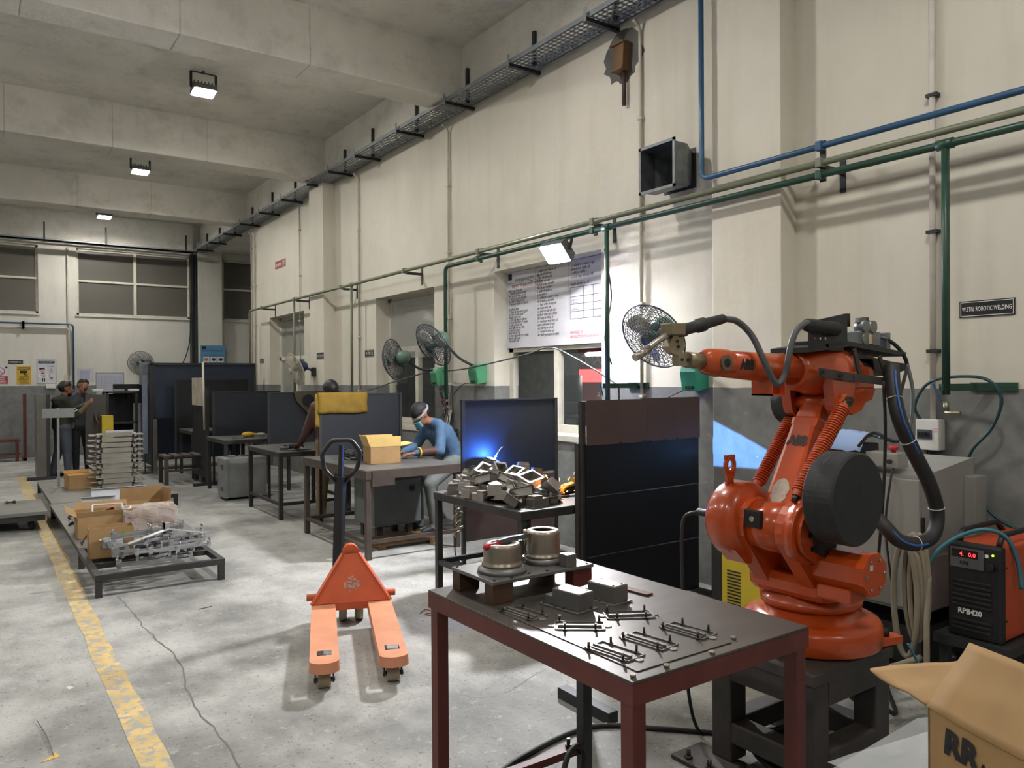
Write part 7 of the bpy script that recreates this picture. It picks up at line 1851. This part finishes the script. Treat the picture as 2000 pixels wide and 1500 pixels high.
def hair_cap(t, hp, HR, rel, mat, name='hair', low=-.02):
    """shell over the skull; rel(x,y,z)->bool keeps the hairline"""
    bm = bmesh.new(); bmesh.ops.create_uvsphere(bm, u_segments=28, v_segments=18, radius=1)
    for v in bm.verts:
        c = v.co; n_ = 1 + .05 * noise.noise(c * 5)
        c.x, c.y, c.z = c.x * .089 * n_, c.y * .107 * n_ - .014, c.z * .104 * n_ + .034
    kill = [f for f in bm.faces if not rel(*f.calc_center_median())]
    bmesh.ops.delete(bm, geom=kill, context='FACES')
    for v in bm.verts: v.co = hp(*v.co)
    mb = MB().bm(bm, smooth=True); o = mb.build(name, mat, t)
    m = o.modifiers.new('thick', 'SOLIDIFY'); m.thickness = .012; m.offset = -1
    return o

# seated man in the blue shirt, bent over the bench, facing the aisle
J = dict(pelvis=(4.24, 7.12, .76), neck=(3.99, 7.14, 1.17), head=(3.845, 7.14, 1.235), sh_l=(4.0, 6.98, 1.11), sh_r=(4.03, 7.30, 1.12),
         el_l=(3.93, 6.88, .87), wr_l=(3.70, 6.98, .855), el_r=(3.90, 7.36, .88), wr_r=(3.68, 7.22, .855),
         hip_l=(4.18, 7.02, .74), hip_r=(4.18, 7.24, .74), knee_l=(3.86, 6.98, .52), knee_r=(3.86, 7.26, .50), ankle_l=(3.93, 7.0, .09), ankle_r=(3.90, 7.28, .09), toe_l=(3.79, 7.0, .03), toe_r=(3.76, 7.29, .03))
M_DENIM = pbr('denim_blue_shirt', '#44607f', .8, var=.16, scale=14, bump=.3, bscale=30)
M_TROUG = pbr('grey_trousers', '#6d736f', .8, var=.14, scale=12, bump=.25, bscale=25)
t, hp, HR = person('seated man in a blue shirt and face mask bent over the work table', J, dict(skin=M_SKIN, top=M_DENIM, trousers=M_TROUG, shoes=pbr('dark_shoe', '#1c2026', .6)), (-.80, -.10, -.62), (-.60, -.02, .80), bulk=1.1,
    hands=(((3.70, 6.98, .855), (-1, .1, -.05), (0, 0, -1), .7), ((3.68, 7.22, .855), (-1, -.35, -.05), (0, 0, -1), .8)))
hair_cap(t, hp, HR, lambda x, y, z: z > .045 - .25 * y or (y < -.05 and z > -.05), pbr('cap_black', '#16161a', .7, var=.2), 'cap')
bm = MB().tube([hp(.088 * math.cos(a * PI / 14), .100 * math.sin(a * PI / 14) - .012, .022 - .02 * math.sin(a * PI / 14)) for a in range(28)], .014, 8, closed=True); bm.build('bandana', pbr('bandana_grey', '#8a8c92', .8, var=.4, scale=60), t)
mb = MB().sheet([[hp(.062 * math.sin(u * 1.25) * 1.15, .062 + .052 * math.cos(u * 1.25), -.02 - .075 * v) for u in [i / 5 - 1 for i in range(11)]] for v in [j / 5 for j in range(6)]], .003); mb.build('face_mask', pbr('mask_blue', '#5fa3b4', .7), t)
for s in (-1, 1): MB().tube([hp(s * .068, .075, -.03), hp(s * .084, .0, .0)], .0018, 5).build('mask_strap', M_WHITE, t)
MB().tube(smooth_path([(3.90, 6.89, .868), (3.82, 6.93, .862), (3.74, 6.965, .858)], 5), [.052, .05, .05, .05, .048, .047, .046, .045, .044, .042, .04], 14).build('leather_sleeve', pbr('brown_leather', '#4a2f2a', .5, var=.2, bump=.3), t)
MB().tube([Vector((3.735 + .0, 6.967 + .047 * math.cos(a * PI / 8), .86 + .047 * math.sin(a * PI / 8))) for a in range(16)], .010, 6, closed=True).build('yellow_cuff', pbr('cuff_yellow', '#c0a83c', .7), t)
single(MB().lathe([(0, .60), (.17, .60), (.175, .615), (.17, .63), (0, .63)], (4.27, 7.12, 0), (0, 0, 1), 24).cyl((4.27, 7.12, 0), (4.27, 7.12, .6), .025, n=10).lathe([(0, 0), (.18, 0), (.18, .02), (0, .03)], (4.27, 7.12, 0), (0, 0, 1), 20), 'round_stool', M_TBLK, 'round stool under the seated man in blue', 'stool')
single(MB().cyl((3.60, 7.06, .805), (3.66, 7.16, .86), .008, n=8).bbox(3.52, 7.02, .801, 3.62, 7.14, .82, .004), 'work_piece', M_SSD, 'small steel work piece under the seated man\'s hands', 'part')

# standing man behind the apron screen, back turned
J = dict(pelvis=(3.38, 8.36, .90), neck=(3.36, 8.40, 1.36), head=(3.37, 8.42, 1.475), sh_l=(3.20, 8.42, 1.30), sh_r=(3.54, 8.38, 1.30),
         el_l=(3.13, 8.52, 1.03), wr_l=(3.14, 8.80, .86), el_r=(3.58, 8.55, 1.05), wr_r=(3.50, 8.82, .87),
         hip_l=(3.28, 8.36, .88), hip_r=(3.48, 8.35, .88), knee_l=(3.25, 8.38, .48), knee_r=(3.47, 8.36, .48), ankle_l=(3.22, 8.36, .09), ankle_r=(3.46, 8.34, .09), toe_l=(3.20, 8.50, .03), toe_r=(3.46, 8.48, .03))
t, hp, HR = person('standing man in tan trousers behind the apron screen', J, dict(skin=M_SKIND, top=pbr('brown_sleeve_leather', '#4d3029', .6, var=.2, bump=.3), trousers=pbr('tan_trousers', '#7d6a4c', .8), shoes=M_BLACK), (0, 1, -.35), (0, .25, 1), bulk=1.22, hands=(((3.14, 8.80, .86), (0, 1, -.3), (0, 0, -1), .8), ((3.50, 8.82, .87), (0, 1, -.3), (0, 0, -1), .8)))
hair_cap(t, hp, HR, lambda x, y, z: z > .03 + .35 * max(0, y) or y < -.02, M_HAIR)

# two men by the steel upright looking at a phone
J = dict(pelvis=(1.24, 14.95, .87), neck=(1.25, 14.97, 1.36), head=(1.30, 14.98, 1.49), sh_l=(1.16, 15.12, 1.29), sh_r=(1.27, 14.80, 1.29),
         el_l=(1.40, 15.12, 1.10), wr_l=(1.58, 14.95, 1.22), el_r=(1.44, 14.76, 1.04), wr_r=(1.62, 14.82, 1.23),
         hip_l=(1.22, 15.05, .85), hip_r=(1.27, 14.86, .85), knee_l=(1.20, 15.06, .47), knee_r=(1.30, 14.84, .47), ankle_l=(1.10, 15.06, .09), ankle_r=(1.31, 14.84, .09), toe_l=(1.24, 15.06, .03), toe_r=(1.45, 14.82, .03))
t, hp, HR = person('bearded man in an olive jumper photographing with his phone', J, dict(skin=M_SKIN, top=pbr('black_olive_jumper', '#26281f', .85, var=.3, scale=3), sleeve=pbr('olive_sleeve', '#5d563f', .85), trousers=pbr('slate_trousers', '#454b57', .8, var=.12), shoes=M_BLACK), (1, .05, -.12), (0.02, 0, 1), bulk=1.2, hands=(((1.58, 14.95, 1.22), (.9, -.2, .4), (.3, -.6, .6), .7), ((1.62, 14.82, 1.23), (.6, .4, .7), (-.2, .9, 0), .8)))
hair_cap(t, hp, HR, lambda x, y, z: z > .035 + .45 * max(0, y) or (y < -.035 and z > -.05), M_HAIR)
hair_cap(t, hp, HR, lambda x, y, z: False, M_HAIR, 'beard') if False else MB().ball(hp(0, .045, -.085), .062, 14, HR, (.92, .75, .72)).build('beard', M_HAIR, t)
for s, w in ((0, .45), (1, .62)): 
    p = Vector((1.44, 14.76, 1.04)).lerp(Vector((1.27, 14.80, 1.29)), .25 + .13 * s); R_ = frame(Vector((1.27, 14.80, 1.29)) - Vector((1.44, 14.76, 1.04)))
    MB().tube([p + R_ @ Vector((.056 * math.cos(a * PI / 8), .056 * math.sin(a * PI / 8), 0)) for a in range(16)], .009, 6, closed=True).build('sleeve_stripe', M_WHITE, t)
ph = single(MB().bbox(1.66, 14.82, 1.255, 1.675, 14.95, 1.33, .003), 'phone', pbr('phone_grey', '#9a938f', .3), 'phone held up by the man in the olive jumper', 'phone')
J = dict(pelvis=(1.55, 15.42, .88), neck=(1.56, 15.44, 1.40), head=(1.60, 15.40, 1.53), sh_l=(1.72, 15.52, 1.33), sh_r=(1.42, 15.36, 1.33),
         el_l=(1.80, 15.42, 1.08), wr_l=(1.78, 15.22, .98), el_r=(1.36, 15.30, 1.06), wr_r=(1.42, 15.12, .92),
         hip_l=(1.64, 15.46, .86), hip_r=(1.46, 15.40, .86), knee_l=(1.66, 15.42, .48), knee_r=(1.47, 15.36, .48), ankle_l=(1.67, 15.44, .09), ankle_r=(1.48, 15.40, .09), toe_l=(1.72, 15.30, .03), toe_r=(1.50, 15.26, .03))
t, hp, HR = person('moustached man in dark work clothes leaning in behind him', J, dict(skin=M_SKIN, top=pbr('charcoal_jacket', '#3c3c42', .85, var=.2), trousers=pbr('black_trousers', '#17191f', .8), shoes=M_BLACK), (.35, -1, -.15), (.22, 0, 1), bulk=1.18, hands=(((1.78, 15.22, .98), (0, -.6, -.8), (1, 0, 0), .6), ((1.42, 15.12, .92), (0, -.6, -.8), (-1, 0, 0), .6)))
hair_cap(t, hp, HR, lambda x, y, z: z > .05 + .4 * max(0, y) or (y < -.03 and z > -.04), M_HAIR)
MB().tube([hp(-.028, .096, -.048), hp(0, .104, -.042), hp(.028, .096, -.048)], .008, 8).build('moustache', M_HAIR, t)

# man grinding behind the tall screen: leaning on the welding table
J = dict(pelvis=(4.390, 4.630, 0.770), neck=(4.210, 4.590, 1.170), head=(4.140, 4.590, 1.260), sh_l=(4.190, 4.430, 1.110), sh_r=(4.230, 4.750, 1.110),
         el_l=(3.930, 4.370, 0.920), wr_l=(3.670, 4.350, 0.855), el_r=(4.050, 4.730, 0.900), wr_r=(3.830, 4.590, 0.850),
         hip_l=(4.370, 4.540, 0.750), hip_r=(4.370, 4.730, 0.750), knee_l=(4.190, 4.530, 0.420), knee_r=(4.210, 4.730, 0.420), ankle_l=(4.250, 4.550, 0.090), ankle_r=(4.270, 4.740, 0.090), toe_l=(4.110, 4.550, 0.030), toe_r=(4.130, 4.740, 0.030))
t, hp, HR = person('man in a grey sleeve grinding behind the tall black screen', J, dict(skin=M_SKIN, top=pbr('dull_jacket', '#5b4a48', .85), sleeve=pbr('grey_leather_sleeve', '#8a8478', .8), trousers=pbr('dark_trousers', '#23262b', .8), shoes=M_BLACK), (-1, 0, -.6), (-.5, 0, .85))
hair_cap(t, hp, HR, lambda x, y, z: z > .04 + .4 * max(0, y) or (y < -.03 and z > -.04), M_HAIR)
mb = MB(); hand(mb, (3.62, 4.35, .835), (-1, .0, -.15), (0, 0, -1), .7, 1.15); gv, gf = remesh(mb, .005, 3)
MB().add(gv, gf, True).tube(smooth_path([(3.69, 4.355, .845), (3.65, 4.35, .84), (3.61, 4.35, .835)], 4), .042, 12).build('glove', pbr('work_glove_yellow', '#b08a2c', .8, bump=.3), t)
gd = thing('angle_grinder', 'angle grinder throwing sparks at the welding table', 'grinder', (3.57, 4.34, .76))
MB().cyl((3.61, 4.33, .79), (3.50, 4.34, .782), .025, n=14).build('motor_body', M_BLACK, gd)
MB().cyl((3.495, 4.34, .756), (3.495, 4.34, .762), .052, n=24).cyl((3.495, 4.34, .762), (3.495, 4.34, .79), .018, n=12).build('disc', M_SSD, gd)
mb = MB(); rr = random.Random(9)
for i in range(90):
    a = rr.gauss(PI * .95, .9); el = abs(rr.gauss(.25, .4)); L = rr.uniform(.006, .03); q = rr.uniform(.02, .22) ** 1.1
    d = Vector((math.cos(a) * math.cos(el), math.sin(a) * math.cos(el), math.sin(el))); p = Vector((3.47, 4.34, .765)) + d * q
    if p.z < .756: continue
    mb.tube([p, p + d * L + Vector((0, 0, -.002))], .0014, 4)
o = mb.build('grinding_sparks', emis('spark_orange', '#ff9a3a', 22.0)); tag(o, 'orange sparks flying from the grinder', 'sparks', kind='stuff')
